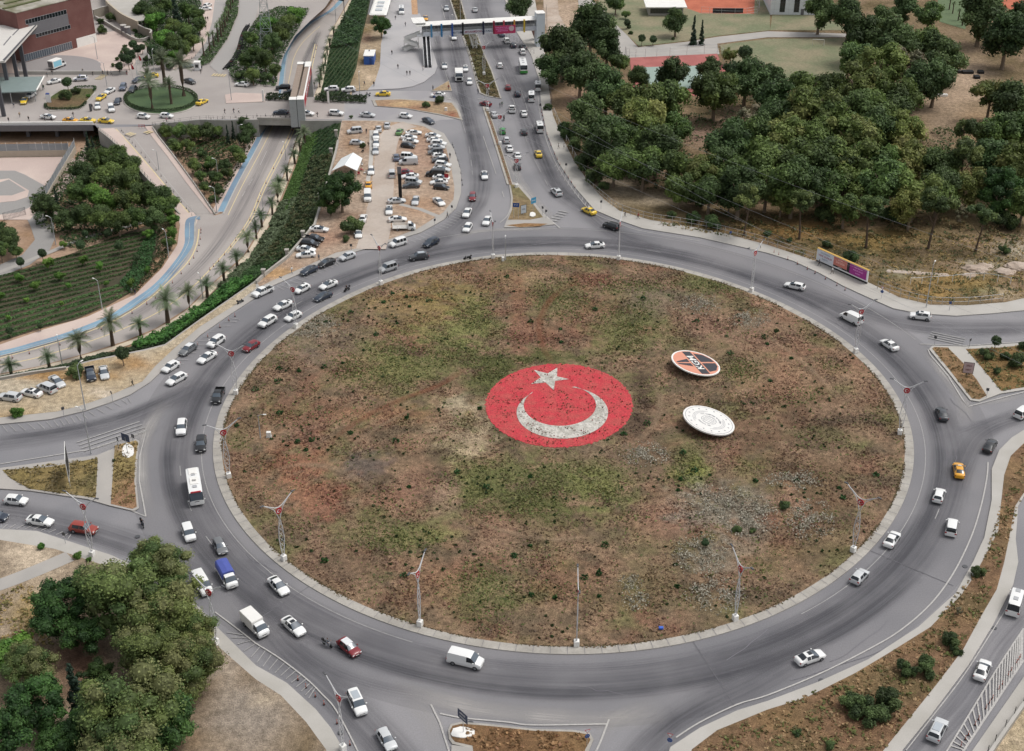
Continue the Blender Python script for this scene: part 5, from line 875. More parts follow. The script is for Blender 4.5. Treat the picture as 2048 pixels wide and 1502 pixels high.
# ------------------------------------------------------------------ vehicles
# stations run front to rear: x, half width, sill z, belt z, top z, half width of top, glass in the stretch behind it (W/R windscreen or rear glass, S side glass)
V = {
 'sedan': [(2.3, .58, .34, .54, .6, .46, ''), (2.2, .76, .24, .64, .73, .6, ''), (1.85, .87, .2, .73, .85, .70, ''), (1.08, .89, .2, .86, .99, .74, 'WS'), (.15, .89, .2, .93, 1.40, .58, 'S'), (-.34, .89, .2, .94, 1.44, .58, ''), (-.42, .89, .2, .94, 1.44, .58, 'S'), (-1.0, .89, .2, .95, 1.38, .57, 'R'), (-1.78, .87, .2, .95, 1.10, .64, ''), (-2.14, .82, .24, .93, 1.04, .62, ''), (-2.3, .64, .34, .76, .86, .5, '')],
 'hatch': [(2.0, .64, .34, .54, .6, .52, ''), (1.88, .8, .22, .66, .74, .66, ''), (1.5, .85, .2, .76, .86, .7, ''), (.95, .86, .2, .86, .98, .72, 'WS'), (.3, .86, .2, .94, 1.42, .6, 'S'), (-.3, .86, .2, .95, 1.47, .6, ''), (-.38, .86, .2, .95, 1.47, .6, 'S'), (-1.15, .86, .2, .97, 1.43, .6, ''), (-1.5, .86, .2, .97, 1.40, .58, 'R'), (-1.9, .82, .24, .95, 1.04, .66, ''), (-2.0, .72, .34, .7, .8, .58, '')],
 'suv': [(2.25, .7, .4, .66, .74, .6, ''), (2.12, .86, .28, .82, .92, .74, ''), (1.7, .91, .26, .9, 1.0, .78, ''), (1.05, .92, .26, 1.0, 1.1, .78, 'WS'), (.42, .92, .26, 1.05, 1.6, .66, 'S'), (-.2, .92, .26, 1.06, 1.66, .66, ''), (-.28, .92, .26, 1.06, 1.66, .66, 'S'), (-1.5, .92, .26, 1.08, 1.62, .66, ''), (-1.8, .92, .26, 1.08, 1.58, .65, 'R'), (-2.12, .9, .28, 1.05, 1.14, .74, ''), (-2.25, .78, .4, .8, .9, .64, '')],
 'minivan': [(2.2, .68, .36, .62, .7, .56, ''), (2.08, .84, .26, .78, .9, .72, ''), (1.65, .9, .24, .9, 1.02, .76, ''), (1.2, .91, .24, 1.0, 1.12, .78, 'WS'), (.6, .91, .24, 1.05, 1.74, .72, 'S'), (.0, .91, .24, 1.06, 1.82, .72, ''), (-.1, .91, .24, 1.06, 1.82, .72, 'S'), (-.9, .91, .24, 1.06, 1.82, .72, ''), (-1.0, .91, .24, 1.06, 1.82, .72, 'S'), (-1.9, .91, .24, 1.06, 1.78, .7, 'R'), (-2.15, .9, .26, 1.02, 1.1, .8, ''), (-2.2, .86, .34, .7, .8, .76, '')],
 'van': [(2.6, .74, .4, .72, .82, .62, ''), (2.46, .9, .28, .92, 1.05, .78, ''), (2.1, .96, .26, 1.04, 1.18, .82, ''), (1.75, .98, .26, 1.14, 1.3, .84, 'WS'), (1.1, .98, .26, 1.2, 1.96, .8, 'S'), (.45, .98, .26, 1.2, 2.06, .82, ''), (-1.0, .98, .26, 1.2, 2.08, .82, ''), (-2.4, .98, .26, 1.2, 2.04, .82, 'R'), (-2.56, .96, .28, 1.12, 1.2, .86, ''), (-2.6, .92, .36, .8, .9, .84, '')],
 'minibus': [(2.95, .78, .4, .76, .88, .66, ''), (2.82, .94, .3, .98, 1.1, .82, ''), (2.5, .99, .28, 1.1, 1.24, .86, ''), (2.2, 1.0, .28, 1.2, 1.38, .86, 'WS'), (1.6, 1.0, .28, 1.3, 2.3, .84, 'S'), (.8, 1.0, .28, 1.3, 2.45, .86, ''), (.7, 1.0, .28, 1.3, 2.45, .86, 'S'), (-.4, 1.0, .28, 1.3, 2.45, .86, ''), (-.5, 1.0, .28, 1.3, 2.45, .86, 'S'), (-1.6, 1.0, .28, 1.3, 2.45, .86, ''), (-1.7, 1.0, .28, 1.3, 2.45, .86, 'S'), (-2.75, 1.0, .28, 1.3, 2.38, .84, 'R'), (-2.92, .98, .3, 1.2, 1.3, .9, ''), (-2.95, .94, .4, .9, 1.0, .88, '')],
 'pickup': [(2.6, .72, .42, .7, .8, .62, ''), (2.46, .88, .3, .88, .98, .76, ''), (2.0, .92, .28, .94, 1.06, .8, ''), (1.35, .93, .28, 1.02, 1.14, .8, 'WS'), (.75, .93, .28, 1.08, 1.62, .66, 'S'), (.15, .93, .28, 1.08, 1.68, .66, ''), (.08, .93, .28, 1.08, 1.68, .66, 'S'), (-.55, .93, .28, 1.08, 1.64, .66, 'R'), (-.72, .92, .3, 1.06, 1.12, .74, ''), (-.75, .9, .34, .9, 1.0, .72, '')],
 'cab': [(2.75, .76, .4, .8, .92, .66, ''), (2.6, .92, .3, 1.0, 1.16, .8, ''), (2.3, .97, .3, 1.12, 1.3, .84, 'WS'), (1.75, .97, .3, 1.25, 1.95, .76, 'S'), (1.1, .97, .3, 1.25, 2.05, .78, ''), (.95, .96, .34, 1.2, 2.0, .76, '')],
 'bigcab': [(3.3, 1.08, .5, 1.2, 1.3, .9, ''), (3.22, 1.2, .4, 1.6, 1.75, 1.1, 'WS'), (3.0, 1.22, .4, 1.75, 2.9, 1.08, 'S'), (2.2, 1.22, .4, 1.75, 3.05, 1.08, ''), (1.4, 1.2, .5, 1.7, 3.0, 1.06, '')],
 'bus': [(4.6, 1.1, .4, 1.15, 1.3, .98, 'WS'), (4.35, 1.2, .32, 1.3, 2.75, 1.08, 'S'), (2.4, 1.2, .32, 1.3, 2.95, 1.1, ''), (2.3, 1.2, .32, 1.3, 2.95, 1.1, 'S'), (.3, 1.2, .32, 1.3, 2.95, 1.1, ''), (.2, 1.2, .32, 1.3, 2.95, 1.1, 'S'), (-1.9, 1.2, .32, 1.3, 2.95, 1.1, ''), (-2.0, 1.2, .32, 1.3, 2.95, 1.1, 'S'), (-4.2, 1.2, .32, 1.3, 2.85, 1.08, 'R'), (-4.55, 1.16, .36, 1.25, 1.5, 1.08, ''), (-4.6, 1.1, .4, 1.0, 1.2, 1.04, '')]}
V['estate'] = [t if t[0] > -.9 else t for t in V['sedan'][:7]] + [(-1.5, .89, .2, .94, 1.40, .60, ''), (-1.75, .88, .2, .94, 1.36, .6, 'R'), (-2.15, .84, .24, .92, 1.0, .68, ''), (-2.3, .7, .34, .74, .84, .58, '')]
WH = {'sedan': (1.42, -1.38, .32), 'hatch': (1.22, -1.28, .31), 'suv': (1.38, -1.36, .37), 'minivan': (1.4, -1.4, .33), 'van': (1.75, -1.6, .36), 'minibus': (2.0, -1.9, .38), 'pickup': (1.7, -1.7, .39), 'cab': (1.95, -1.55, .38), 'bigcab': (2.5, -1.9, .52), 'bus': (3.2, -2.6, .48), 'estate': (1.42, -1.38, .32)}
def loft(st):
 P_ = []
 for (x, w, zb, zt, zp, wt, _) in st:
  h = [(w * .9, zb), (w, zb + .14), (w * 1.005, (zb + zt) / 2 + .08), (w * .965, zt), (wt, zp - .05), (wt * .66, zp - .005), (0, zp + .015)]
  P_.append([(x, -y, z) for y, z in h] + [(x, y, z) for y, z in h[-2::-1]])
 n = 13; K = 3; m = len(P_); D_ = []
 for i in range(m - 1):
  a, b, c, d = (np.array(P_[min(max(i + q, 0), m - 1)]) for q in (-1, 0, 1, 2)); h = np.array(P_[i + 1])[:, :1] - b[:, :1]
  for k in range(K):
   t = k / K; w = .5 * (2 * b + (c - a) * t + (2 * a - 5 * b + 4 * c - d) * t * t + (3 * b - a - 3 * c + d) * t ** 3); D_.append(w * .6 + (b * (1 - t) + c * t) * .4)
 D_.append(np.array(P_[-1])); vs = [tuple(p) for r in D_ for p in r]; parts = {'body': [], 'windscreen': [], 'rear_window': [], 'side_window': [], 'side_window2': []}
 for i in range(len(D_) - 1):
  fl = st[i // K][6]
  for j in range(n - 1):
   f = (i * n + j, i * n + j + 1, (i + 1) * n + j + 1, (i + 1) * n + j); k = 'body'
   if j in (4, 5, 6, 7):
    if 'W' in fl: k = 'windscreen'
    elif 'R' in fl: k = 'rear_window'
   elif j in (3, 8) and 'S' in fl: k = 'side_window' if j == 3 else 'side_window2'
   parts[k].append(f)
  parts['body'].append((i * n + n - 1, i * n, (i + 1) * n, (i + 1) * n + n - 1))
 parts['body'] += [tuple(range(n - 1, -1, -1)), tuple((len(D_) - 1) * n + k for k in range(n))]
 out = {}
 for k, fs in parts.items():
  if not fs: continue
  used = sorted({i for f in fs for i in f}); mp = {u: i for i, u in enumerate(used)}; me = bpy.data.meshes.new(k.rstrip('2'))
  me.from_pydata([vs[u] for u in used], [], [tuple(mp[i] for i in f) for f in fs]); me.polygons.foreach_set('use_smooth', [True] * len(me.polygons))
  if k == 'body':
   me.update(); bm = bmesh.new(); bm.from_mesh(me)
   for e in bm.edges:
    if len(e.link_faces) == 2 and e.calc_face_angle(0) > R(55): e.smooth = False
   bmesh.ops.recalc_face_normals(bm, faces=bm.faces[:]); bm.to_mesh(me); bm.free()
  out[k] = me
 return out
_vm = {}
def cyl(x, y, z, r, w, m, n=16):
 b = MB(); b.tube([(x, y - w / 2, z), (x, y + w / 2, z)], r, n); me = b.mesh('c'); me.materials.append(m); return me
def vparts(kind):
 "list of (name, mesh, parent index, painted?)"
 if kind in _vm: return _vm[kind]
 base = {'canopy_truck': 'cab', 'box_truck': 'cab', 'stake_truck': 'cab', 'tractor': 'bigcab', 'big_box_truck': 'cab'}.get(kind, kind); st = V[base]; L = loft(st); out = [('body' if base == kind else 'cab', L['body'], None, True)]
 L['body'].materials.append(None)
 for k in ('windscreen', 'rear_window', 'side_window', 'side_window2'):
  if k in L: L[k].materials.append(GLASSM if k != 'windscreen' else GLASSB); out.append((k.rstrip('2'), L[k], None, False))
 xf, xr, r = WH[base]; w = st[3][1]
 for x in (xf, xr):
  for s in (1, -1):
   out.append(('wheel', cyl(x, s * (w - .1), r, r, .24, RUBBER), None, False)); out.append(('rim', cyl(x, s * (w - .088), r, r * .6, .24, RIM, 10), len(out) - 1, False))
 x0, w0, zb = st[1][0], st[1][1], st[1][3]; x1, w1, zt = st[-2][0], st[-2][1], st[-2][3]
 for s in (1, -1):
  m = MB(); m.bbox(x0 - .16, s * (w0 - .2) - .19, zb - .16, x0 + .1, s * (w0 - .2) + .19, zb + .0, .02); me = m.mesh('l'); me.materials.append(LAMPW); out.append(('headlight', me, None, False))
  m = MB(); m.bbox(x1 - .1, s * (w1 - .14) - .15, zt - .22, x1 + .06, s * (w1 - .14) + .15, zt - .03, .02); me = m.mesh('l'); me.materials.append(LAMPR); 
  if base == kind: out.append(('tail_light', me, None, False))
  xm = next(t[0] for t in st if 'W' in t[6]) - .2; zm = next(t[3] for t in st if 'W' in t[6]) + .08
  m = MB(); m.bbox(xm - .1, s * (w + .11) - .1, zm, xm + .06, s * (w + .11) + .1, zm + .14, .02); me = m.mesh('l'); me.materials.append(None); out.append(('mirror', me, None, True))
 m2 = MB(); m2.box(st[0][0] - .05, -.26, .42, st[0][0] + .02, .26, .53); me = m2.mesh('p'); me.materials.append(WHITE); out.append(('number_plate', me, None, False))
 g = MB(); g.bbox(st[0][0] - .1, -.4, st[0][3] - .14, st[0][0] + .012, .4, st[0][3] - .02, .02); me = g.mesh('g'); me.materials.append(BLACK); out.append(('grille', me, None, False))
 def part(name, mb, mt, painted=False): me = mb.mesh(name); me.materials.append(mt); out.append((name, me, None, painted))
 if kind == 'pickup':
  m = MB(); m.box(-2.6, -.9, .45, -.76, .9, .68)
  for a in ((-2.6, -.93, .45, -.76, -.84, 1.06), (-2.6, .84, .45, -.76, .93, 1.06), (-2.62, -.93, .45, -2.52, .93, 1.06)): m.bbox(*a, b=.02)
  me = m.mesh('b'); me.materials.append(None); out.append(('cargo_bed', me, None, True)); m = MB(); m.box(-2.5, -.83, .69, -.78, .83, .72); part('bed_floor', m, BLACK)
 if kind in ('canopy_truck', 'box_truck', 'stake_truck', 'big_box_truck'):
  l = -3.2 if kind == 'big_box_truck' else -2.7; m = MB(); m.box(l, -.4, .45, .95, .4, .62); part('chassis', m, BLACK)
  if kind == 'box_truck': m = MB(); m.bbox(l, -.98, .55, .88, .98, 2.35, .06); part('cargo_box', m, WHITE)
  if kind == 'big_box_truck':
   m = MB(); m.bbox(l, -1.15, .6, .88, 1.15, 3.0, .05); part('cargo_box', m, WHITE); m = MB(); m.box(l + .3, -1.17, .9, .5, -1.152, 2.7); part('side_panel', m, mat('pale_blue_panel', '8cc4d6', .5)); m = MB(); m.box(l - .02, -1.0, .8, l - .003, 1.0, 2.7); part('rear_door', m, CONC_D)
  if kind == 'canopy_truck':
   m = MB(); m.bbox(l, -1.0, .62, .85, 1.0, .9, .03); part('cargo_bed', m, WHITE); c = MB(); pr = [(-1.0, .9), (-1.0, 1.95), (-.8, 2.2), (0, 2.32), (.8, 2.2), (1.0, 1.95), (1.0, .9)]
   c.add([(x, y, z) for x in (l, .85) for y, z in pr], [(i, i + 1, i + 8, i + 7) for i in range(6)] + [tuple(range(6, -1, -1)), tuple(range(7, 14))]); part('canopy', c, mat('blue_canvas', '4a57a0', .75, .1, 2))
  if kind == 'stake_truck':
   m = MB(); m.box(l, -.95, .7, .85, .95, .8)
   for z in (.9, 1.15, 1.4):
    for s in (-.95, .92): m.box(l, s, z, .85, s + .03, z + .12)
    m.box(l, -.95, z, l + .03, .95, z + .12)
   for x in (l, l + 1.1, l + 2.2, .8):
    for s in (-.98, .95): m.box(x, s, .7, x + .06, s + .04, 1.55)
   part('cargo_bed', m, WHITE)
 if kind == 'tractor':
  m = MB(); m.box(-3.0, -.5, .6, 1.4, .5, .9); part('chassis', m, BLACK); m = MB(); m.bbox(-3.1, -1.24, .9, 1.3, 1.24, 2.7, .06); part('cargo_body', m, WHITE); m = MB(); m.bbox(3.2, -.8, .6, 3.34, .8, 1.5, .03); part('radiator', m, BLACK)
 if kind in ('minibus', 'bus'):
  for x in ((.9, -1.2) if kind == 'minibus' else (2.6, .6, -1.6)): m = MB(); z = 2.46 if kind == 'minibus' else 2.96; m.bbox(x - .4, -.35, z, x + .4, .35, z + .1, .03); part('roof_hatch', m, mat('hatch_grey', 'a8a9ab', .6)); 
 _vm[kind] = out; return out
NAMEV = {'sedan': 'car', 'hatch': 'car', 'estate': 'car', 'suv': 'sport_utility_car', 'minivan': 'minivan', 'van': 'delivery_van', 'minibus': 'minibus', 'pickup': 'pickup_truck', 'canopy_truck': 'truck', 'box_truck': 'truck', 'stake_truck': 'truck', 'tractor': 'truck', 'big_box_truck': 'truck', 'bus': 'bus'}
CATV = {'car': 'car', 'sport_utility_car': 'car', 'minivan': 'minivan', 'delivery_van': 'van', 'minibus': 'minibus', 'pickup_truck': 'pickup truck', 'truck': 'truck', 'bus': 'bus'}
PC = {'w': 'e4e4e2', 'g': 'a9abad', 's': 'c3c5c6', 'd': '3c3e42', 'k': '191a1d', 'b': '26303f', 'r': '7a1620', 'o': 'e0a020', 'y': 'e6c33a', 'G': '5f8a52', 'n': '5d6678', 'R': '93392c', 'e': '2a8a3c', 'm': '6c6e70'}
def car(px, py, dx, dy, kind, col, label, group=None, z=.08, extra='', zz=None):
 q = P(px, py, z + (.62 if kind in ('sedan', 'hatch', 'suv', 'estate', 'pickup') else .95)); a = P(px, py, z); b = P(px + dx * 12, py + dy * 12, z); rz = math.atan2(b.y - a.y, b.x - a.x)
 nm = NAMEV[kind]; root = empty(nm, (q.x, q.y, z), rz); tag(root, label, 'taxi' if 'T' in extra else CATV[nm], group); pm = paint(PC[col]); L = []; s = rnd.uniform(.97, 1.03); root.scale = (s * (.9 if 'long white bus' in label else 1), 1, rnd.uniform(.98, 1.02))
 for name, me, pi, painted in vparts(kind):
  o = bpy.data.objects.new(name, me); link(o, L[pi] if pi is not None else root); L.append(o)
  if painted: o.material_slots[0].link = 'OBJECT'; o.material_slots[0].material = pm
 top = max(t[4] for t in V.get(kind, V['cab'])) + .02
 def ex(name, mb, mt): o = mb.build(name, mt, root); return o
 if 'S' in extra: m = MB(); m.bbox(-.5, -.38, top - .02, .12, .38, top + .01, .03); ex('sunroof', m, GLASSM)
 if 'T' in extra: m = MB(); m.bbox(-.1, -.3, top, .12, .3, top + .16, .03); ex('roof_sign', m, WHITE)
 if 'X' in extra: m = MB(); m.bbox(-1.3, -.5, top - .01, .3, .5, top + .02, .03); ex('roof_panel', m, paint('a9b0b6'))
 if 'W' in extra: m = MB(); m.bbox(-1.2, -.58, top - .04, .3, .58, top + .01, .05); ex('white_roof', m, paint('d9dbdc'))
 if 'L' in extra: m = MB(); [m.tube([(-2.6, y, top + .15), (1.2, y, top + .15)], .03, 5) for y in (-.3, .1)]; [m.tube([(x, -.3, top + .15), (x, .1, top + .15)], .02, 5) for x in (-2.2, -1.6, -1.0, -.4, .2, .8)]; ex('roof_ladder', m, STEEL)
 if 'K' in extra: m = MB(); m.box(-1.5, -.7, top - .05, 1.3, .7, top + .02); ex('roof_stripe', m, REDP)
 return root
RC = 'vehicles driving round the ring road'; PN = 'cars parked on the northern dirt lot'; NB = 'traffic on the northern avenue'; PS = 'vehicles at the station square'
for a in [
 (1190, 490, -1, .06, 'sedan', 'w', 'white saloon alone on the far side of the ring, below the black car', RC, '') , (1223, 452, -1, -.32, 'suv', 'k', 'black car leaving the ring for the northern avenue, behind the yellow taxi', RC, ''),
 (862, 485, -1, .5, 'suv', 'b', 'dark car beside the white minivan at the parking exit', RC, ''), (838, 513, -1, .12, 'suv', 'd', 'dark grey car just right of the silver van with a roof ladder', RC, 'X'),
 (776, 533, -1, .32, 'minivan', 'g', 'silver van with a ladder on its roof behind the flagged lamp', RC, 'L'), (796, 483, -1, .3, 'minivan', 'w', 'white minivan at the kerb right of the parking exit', RC, ''),
 (657, 569, -1, .42, 'sedan', 'w', 'white saloon with dark glass roof left of the black motorbike', RC, 'S'), (646, 592, -1, .45, 'sedan', 'b', 'dark blue saloon between white saloon and the island kerb', RC, ''),
 (604, 577, -1, .5, 'hatch', 'w', 'white hatchback beside the white pickup near the kerb hatching', RC, ''), (566, 610, -1, .45, 'sedan', 'w', 'white saloon between the white pickup and the lamp on the island edge', RC, ''),
 (586, 632, -1, .5, 'hatch', 'w', 'white hatchback directly under the lamp at the island edge', RC, ''), (535, 643, -1, .6, 'suv', 'w', 'white compact car above the dark red hatchback', RC, ''),
 (525, 583, -1, .45, 'pickup', 'w', 'white pickup with black open bed at the kerb', RC, ''), (502, 692, -1, .62, 'hatch', 'r', 'dark red hatchback on the left curve of the ring', RC, ''),
 (432, 683, -1, .68, 'suv', 'w', 'white sport utility car near the kerb, behind the parked silver estate', RC, ''), (414, 714, -1, .6, 'sedan', 'w', 'white saloon between two white cars on the left curve', RC, ''),
 (353, 757, -1, .55, 'estate', 'w', 'white estate car turning off towards the western exit', RC, ''), (376, 698, -1, .7, 'estate', 'm', 'grey old estate with white roof parked on the western kerb', RC, 'W'),
 (341, 733, -1, .62, 'hatch', 'w', 'white hatchback parked at the kerb below the grey estate', RC, ''), (436, 791, -.38, 1, 'pickup', 'k', 'black pickup with open bed by the left island kerb', RC, ''),
 (363, 855, -.14, 1, 'suv', 'w', 'white car driving towards the west splitter sign', RC, ''), (402, 888, -.08, 1, 'suv', 'k', 'black car beside the lamp with a red emblem on the left', RC, ''),
 (390, 978, .16, 1, 'bus', 'w', 'long white bus with red lettering over its windscreen on the left curve', RC, ''), (377, 1063, .36, 1, 'minivan', 'w', 'white minivan behind the long white bus', RC, ''),
 (440, 1092, .5, 1, 'hatch', 'm', 'dark grey hatchback above the truck with blue canopy', RC, ''), (454, 1150, .55, 1, 'canopy_truck', 'w', 'small truck with a blue canvas canopy and white cab', RC, ''),
 (404, 1166, .62, 1, 'van', 'w', 'white van half hidden by the large tree at left', RC, ''), (557, 1171, .82, .85, 'sedan', 'w', 'white saloon nearest the island on the lower left curve', RC, ''),
 (510, 1248, .82, .8, 'box_truck', 'w', 'white van with a tall square box body', RC, ''), (587, 1252, .82, .72, 'sedan', 'w', 'white saloon with black sunroof beside the box-bodied van', RC, 'S'),
 (698, 1294, .82, .68, 'hatch', 'r', 'dark red hatchback with white roof behind the motorbike', RC, 'W'), (931, 1317, 1, .24, 'van', 'w', 'white panel van on the near side of the ring', RC, ''),
 (714, 1403, .5, 1, 'minivan', 'w', 'white minivan with pale roof box leaving by the south-west exit', RC, 'X'), (773, 1478, .62, 1, 'hatch', 's', 'silver hatchback cut off by the bottom edge at south-west exit', RC, ''),
 (1620, 1314, 1, -.36, 'sedan', 'w', 'white saloon with sunroof on the lower right of the ring', RC, 'S'), (1719, 1152, .62, -.66, 'hatch', 's', 'silver white hatchback near the island kerb at lower right', RC, ''),
 (1784, 1078, .5, -.76, 'sedan', 'w', 'white saloon nearest the island kerb at right', RC, ''), (1904, 1051, .16, -1, 'minivan', 'w', 'white minivan with black rear window near the outer right kerb', RC, ''),
 (1878, 990, .3, -1, 'hatch', 'w', 'white hatchback below the orange taxi', RC, ''), (1918, 940, -.12, -1, 'sedan', 'o', 'orange yellow taxi on the right curve of the ring', RC, 'T'),
 (1980, 891, .42, -.72, 'sedan', 'k', 'black saloon turning off by the eastern exit', RC, ''), (1884, 827, -.34, -1, 'sedan', 'd', 'dark grey saloon beside the tip of the east splitter', RC, ''),
 (1779, 689, -.9, -.62, 'sedan', 'w', 'white saloon below the large white van', RC, ''), (1703, 634, -1, -.5, 'van', 'w', 'large white van behind the lamp on the upper right curve', RC, ''),
 (1590, 571, -1, -.22, 'estate', 'w', 'white estate car below the long street billboard', RC, ''), (1841, 632, -1, -.12, 'suv', 'w', 'white car with dark roof edge entering from the east', RC, 'S'),
 (2048, 822, .9, -.62, 'minivan', 'w', 'white minivan cut off by the right edge on the east exit', RC, ''), (2031, 1203, .28, -1, 'minibus', 'w', 'white minibus on the parallel road at right', RC, ''),
 (1965, 1339, .4, -1, 'sedan', 'w', 'white saloon in the middle of the parallel road', RC, ''), (1875, 1460, .5, -1, 'suv', 's', 'silver white car at the bottom of the parallel road', RC, 'X'),
 (32, 1000, 1, .1, 'hatch', 'w', 'white hatchback on the western arm near the left edge', RC, ''), (80, 1041, 1, .16, 'sedan', 'w', 'white saloon on the western arm behind the red car', RC, ''), (167, 1057, 1, .16, 'suv', 'R', 'orange red car under the lamp on the western arm', RC, ''), (-8, 1032, 1, .1, 'hatch', 'b', 'dark car just entering the picture at left edge', RC, ''),
 # kerb side and parking in the north-west
 (734 - 39, 512, -1, .36, 'hatch', 's', 'silver hatchback parked on the kerb nearest the lot exit', PN, ''), (653, 525, -1, .42, 'sedan', 'k', 'black saloon parked on the kerb behind the silver hatchback', PN, ''), (618, 540, -1, .45, 'sedan', 'b', 'dark saloon lowest of the kerb-parked row', PN, ''),
 (638, 458, 1, .04, 'sedan', 'w', 'white saloon parked under the wall above two black cars', PN, ''), (626, 477, 1, .12, 'pickup', 'k', 'black open pickup parked by the wall', PN, ''), (620, 487, 1, .12, 'suv', 'k', 'black car parked by the wall below the pickup', PN, ''), (612, 498, 1, .12, 'sedan', 'w', 'white saloon squeezed between black car and lowest white car', PN, ''), (612, 509, -1, .06, 'sedan', 'w', 'white saloon lowest of the row by the wall', PN, ''),
 (717, 467, 0, 1, 'hatch', 'w', 'white hatchback with roof rack at the mouth of the dirt track', PN, ''), (726, 436, .25, -1, 'sedan', 'w', 'white saloon half under the great dark tree', PN, ''), (735, 391, 0, 1, 'van', 'w', 'white van behind the great dark tree', PN, ''),
 (793, 401, 1, -.08, 'sedan', 's', 'silver saloon at the foot of the black post', PN, ''), (831, 401, -.22, 1, 'sedan', 's', 'silver white saloon alone in the lower lot, facing the camera', PN, ''), (878, 403, .8, .62, 'sedan', 'w', 'white saloon parked askew near the lot corner', PN, ''), (778, 420, 0, 1, 'sedan', 'w', 'white saloon with sunroof facing the camera beside the track', PN, 'S'), (795, 438, 1, -.06, 'sedan', 'w', 'white saloon just above the small white truck', PN, ''), (808, 452, 1, -.02, 'stake_truck', 'w', 'small white truck with slatted bed in the lower lot', PN, ''),
 (709, 260, -1, .1, 'minivan', 's', 'silver minivan by the stone wall above the white tent', PN, ''), (714, 285, 1, .04, 'hatch', 's', 'silver hatchback directly behind the white tent', PN, ''), (757, 257, -.1, -1, 'sedan', 's', 'silver saloon at the top of the left line', PN, ''), (774, 250, .05, -1, 'sedan', 's', 'silver saloon topmost beside the dirt track', PN, ''),
 (752, 272, 0, 1, 'suv', 'w', 'white car topmost of three in the left line', PN, ''), (752, 286, 0, 1, 'sedan', 'w', 'white saloon middle of three in the left line', PN, ''), (751, 301, 0, 1, 'sedan', 's', 'silver saloon lowest of three in the left line', PN, ''), (742, 341, -.05, 1, 'estate', 'w', 'old white estate car beside the white tent', PN, ''), (737, 369, .04, -1, 'sedan', 'o', 'orange taxi parked beside the great dark tree', PN, 'T'),
 (784, 345, 0, -1, 'minivan', 's', 'small silver minivan on the dirt track', PN, ''), (793, 314, 0, -1, 'sedan', 'n', 'slate blue saloon left of the middle row', PN, ''), (799, 263, .55, -1, 'sedan', 'G', 'green saloon turning at the top of the lot', PN, ''),
 (827, 265, 1, -.06, 'sedan', 'w', 'white saloon at the top of the middle row', PN, ''), (818, 274, 1, -.02, 'sedan', 'w', 'white saloon second from the top of the middle row', PN, ''), (821, 282, 1, .04, 'sedan', 'w', 'white saloon just above the black hatchback', PN, ''), (816, 291, 1, .12, 'hatch', 'k', 'black hatchback in the middle row', PN, ''), (817, 311, 1, .06, 'minivan', 'w', 'white car behind the silver van in the middle row', PN, ''), (817, 322, -1, .02, 'van', 's', 'silver van in the middle row', PN, ''),
 (812, 344, 1, -.08, 'hatch', 'r', 'red hatchback in the middle row', PN, ''), (820, 352, -1, .05, 'sedan', 'w', 'white saloon below the red hatchback', PN, ''), (827, 361, 1, .08, 'minivan', 's', 'silver car above the lowest dark saloon', PN, ''), (822, 371, -1, .04, 'sedan', 'd', 'dark saloon lowest of the middle row', PN, ''),
 (866, 271, 1, .1, 'sedan', 'w', 'white saloon at the top of the right row', PN, ''), (869, 280, 1, .05, 'sedan', 'w', 'white saloon second in the right row', PN, ''), (877, 287, 1, .06, 'suv', 'w', 'white car third in the right row', PN, ''), (873, 294, 1, -.04, 'sedan', 's', 'silver saloon fourth in the right row', PN, ''), (871, 302, -1, .06, 'minivan', 'm', 'grey minivan fifth in the right row', PN, ''), (878, 311, 1, -.06, 'hatch', 'w', 'white hatchback sixth in the right row', PN, 'S'),
 (880, 320, -1, .06, 'suv', 'd', 'dark car seventh in the right row', PN, 'W'), (886, 329, 1, .12, 'suv', 'w', 'white sport utility car eighth in the right row', PN, ''), (883, 338, 1, .08, 'sedan', 's', 'silver white saloon ninth in the right row', PN, ''), (871, 346, -1, -.05, 'van', 'k', 'black van in the right row beside the round red sign', PN, ''), (882, 355, 1, .06, 'sedan', 'w', 'white saloon just under the black van', PN, ''), (878, 364, -1, .04, 'sedan', 'w', 'white saloon above the black hatchback at the row end', PN, ''), (883, 374, 1, .1, 'hatch', 'k', 'black hatchback at the lower end of the right row', PN, ''),
 (20, 794, -1, -.14, 'suv', 's', 'silver off-road car leftmost of the left lot', 'cars parked at the left edge', ''), (63, 785, -1, -.24, 'sedan', 'w', 'white saloon with sunroof second from left in the left lot', 'cars parked at the left edge', 'S'), (93, 773, -.95, -.42, 'minivan', 's', 'silver minivan with dark rear glass in the left lot', 'cars parked at the left edge', ''), (114, 763, .9, .75, 'sedan', 's', 'old silver white saloon beside the dark bush', 'cars parked at the left edge', ''), (181, 748, .22, 1, 'pickup', 'b', 'dark blue old pickup right of the leafy bush', 'cars parked at the left edge', ''), (208, 745, .2, 1, 'sedan', 's', 'silver blue saloon rightmost in the left lot', 'cars parked at the left edge', ''),
 # northern avenue
 (934, 425, -.5, 1, 'sedan', 'w', 'white saloon waiting above another at the ring entry', NB, ''), (935, 455, -.55, .9, 'hatch', 'w', 'white hatchback nearest the ring at the northern entry', NB, ''), (974, 441, -.5, 1, 'sedan', 'w', 'white saloon beside the lamp at the northern entry', NB, ''), (945, 393, -.1, 1, 'hatch', 'r', 'red hatchback coming down the northern avenue', NB, ''), (969, 350, .12, 1, 'sedan', 'w', 'white saloon alone in the southbound lanes', NB, 'S'),
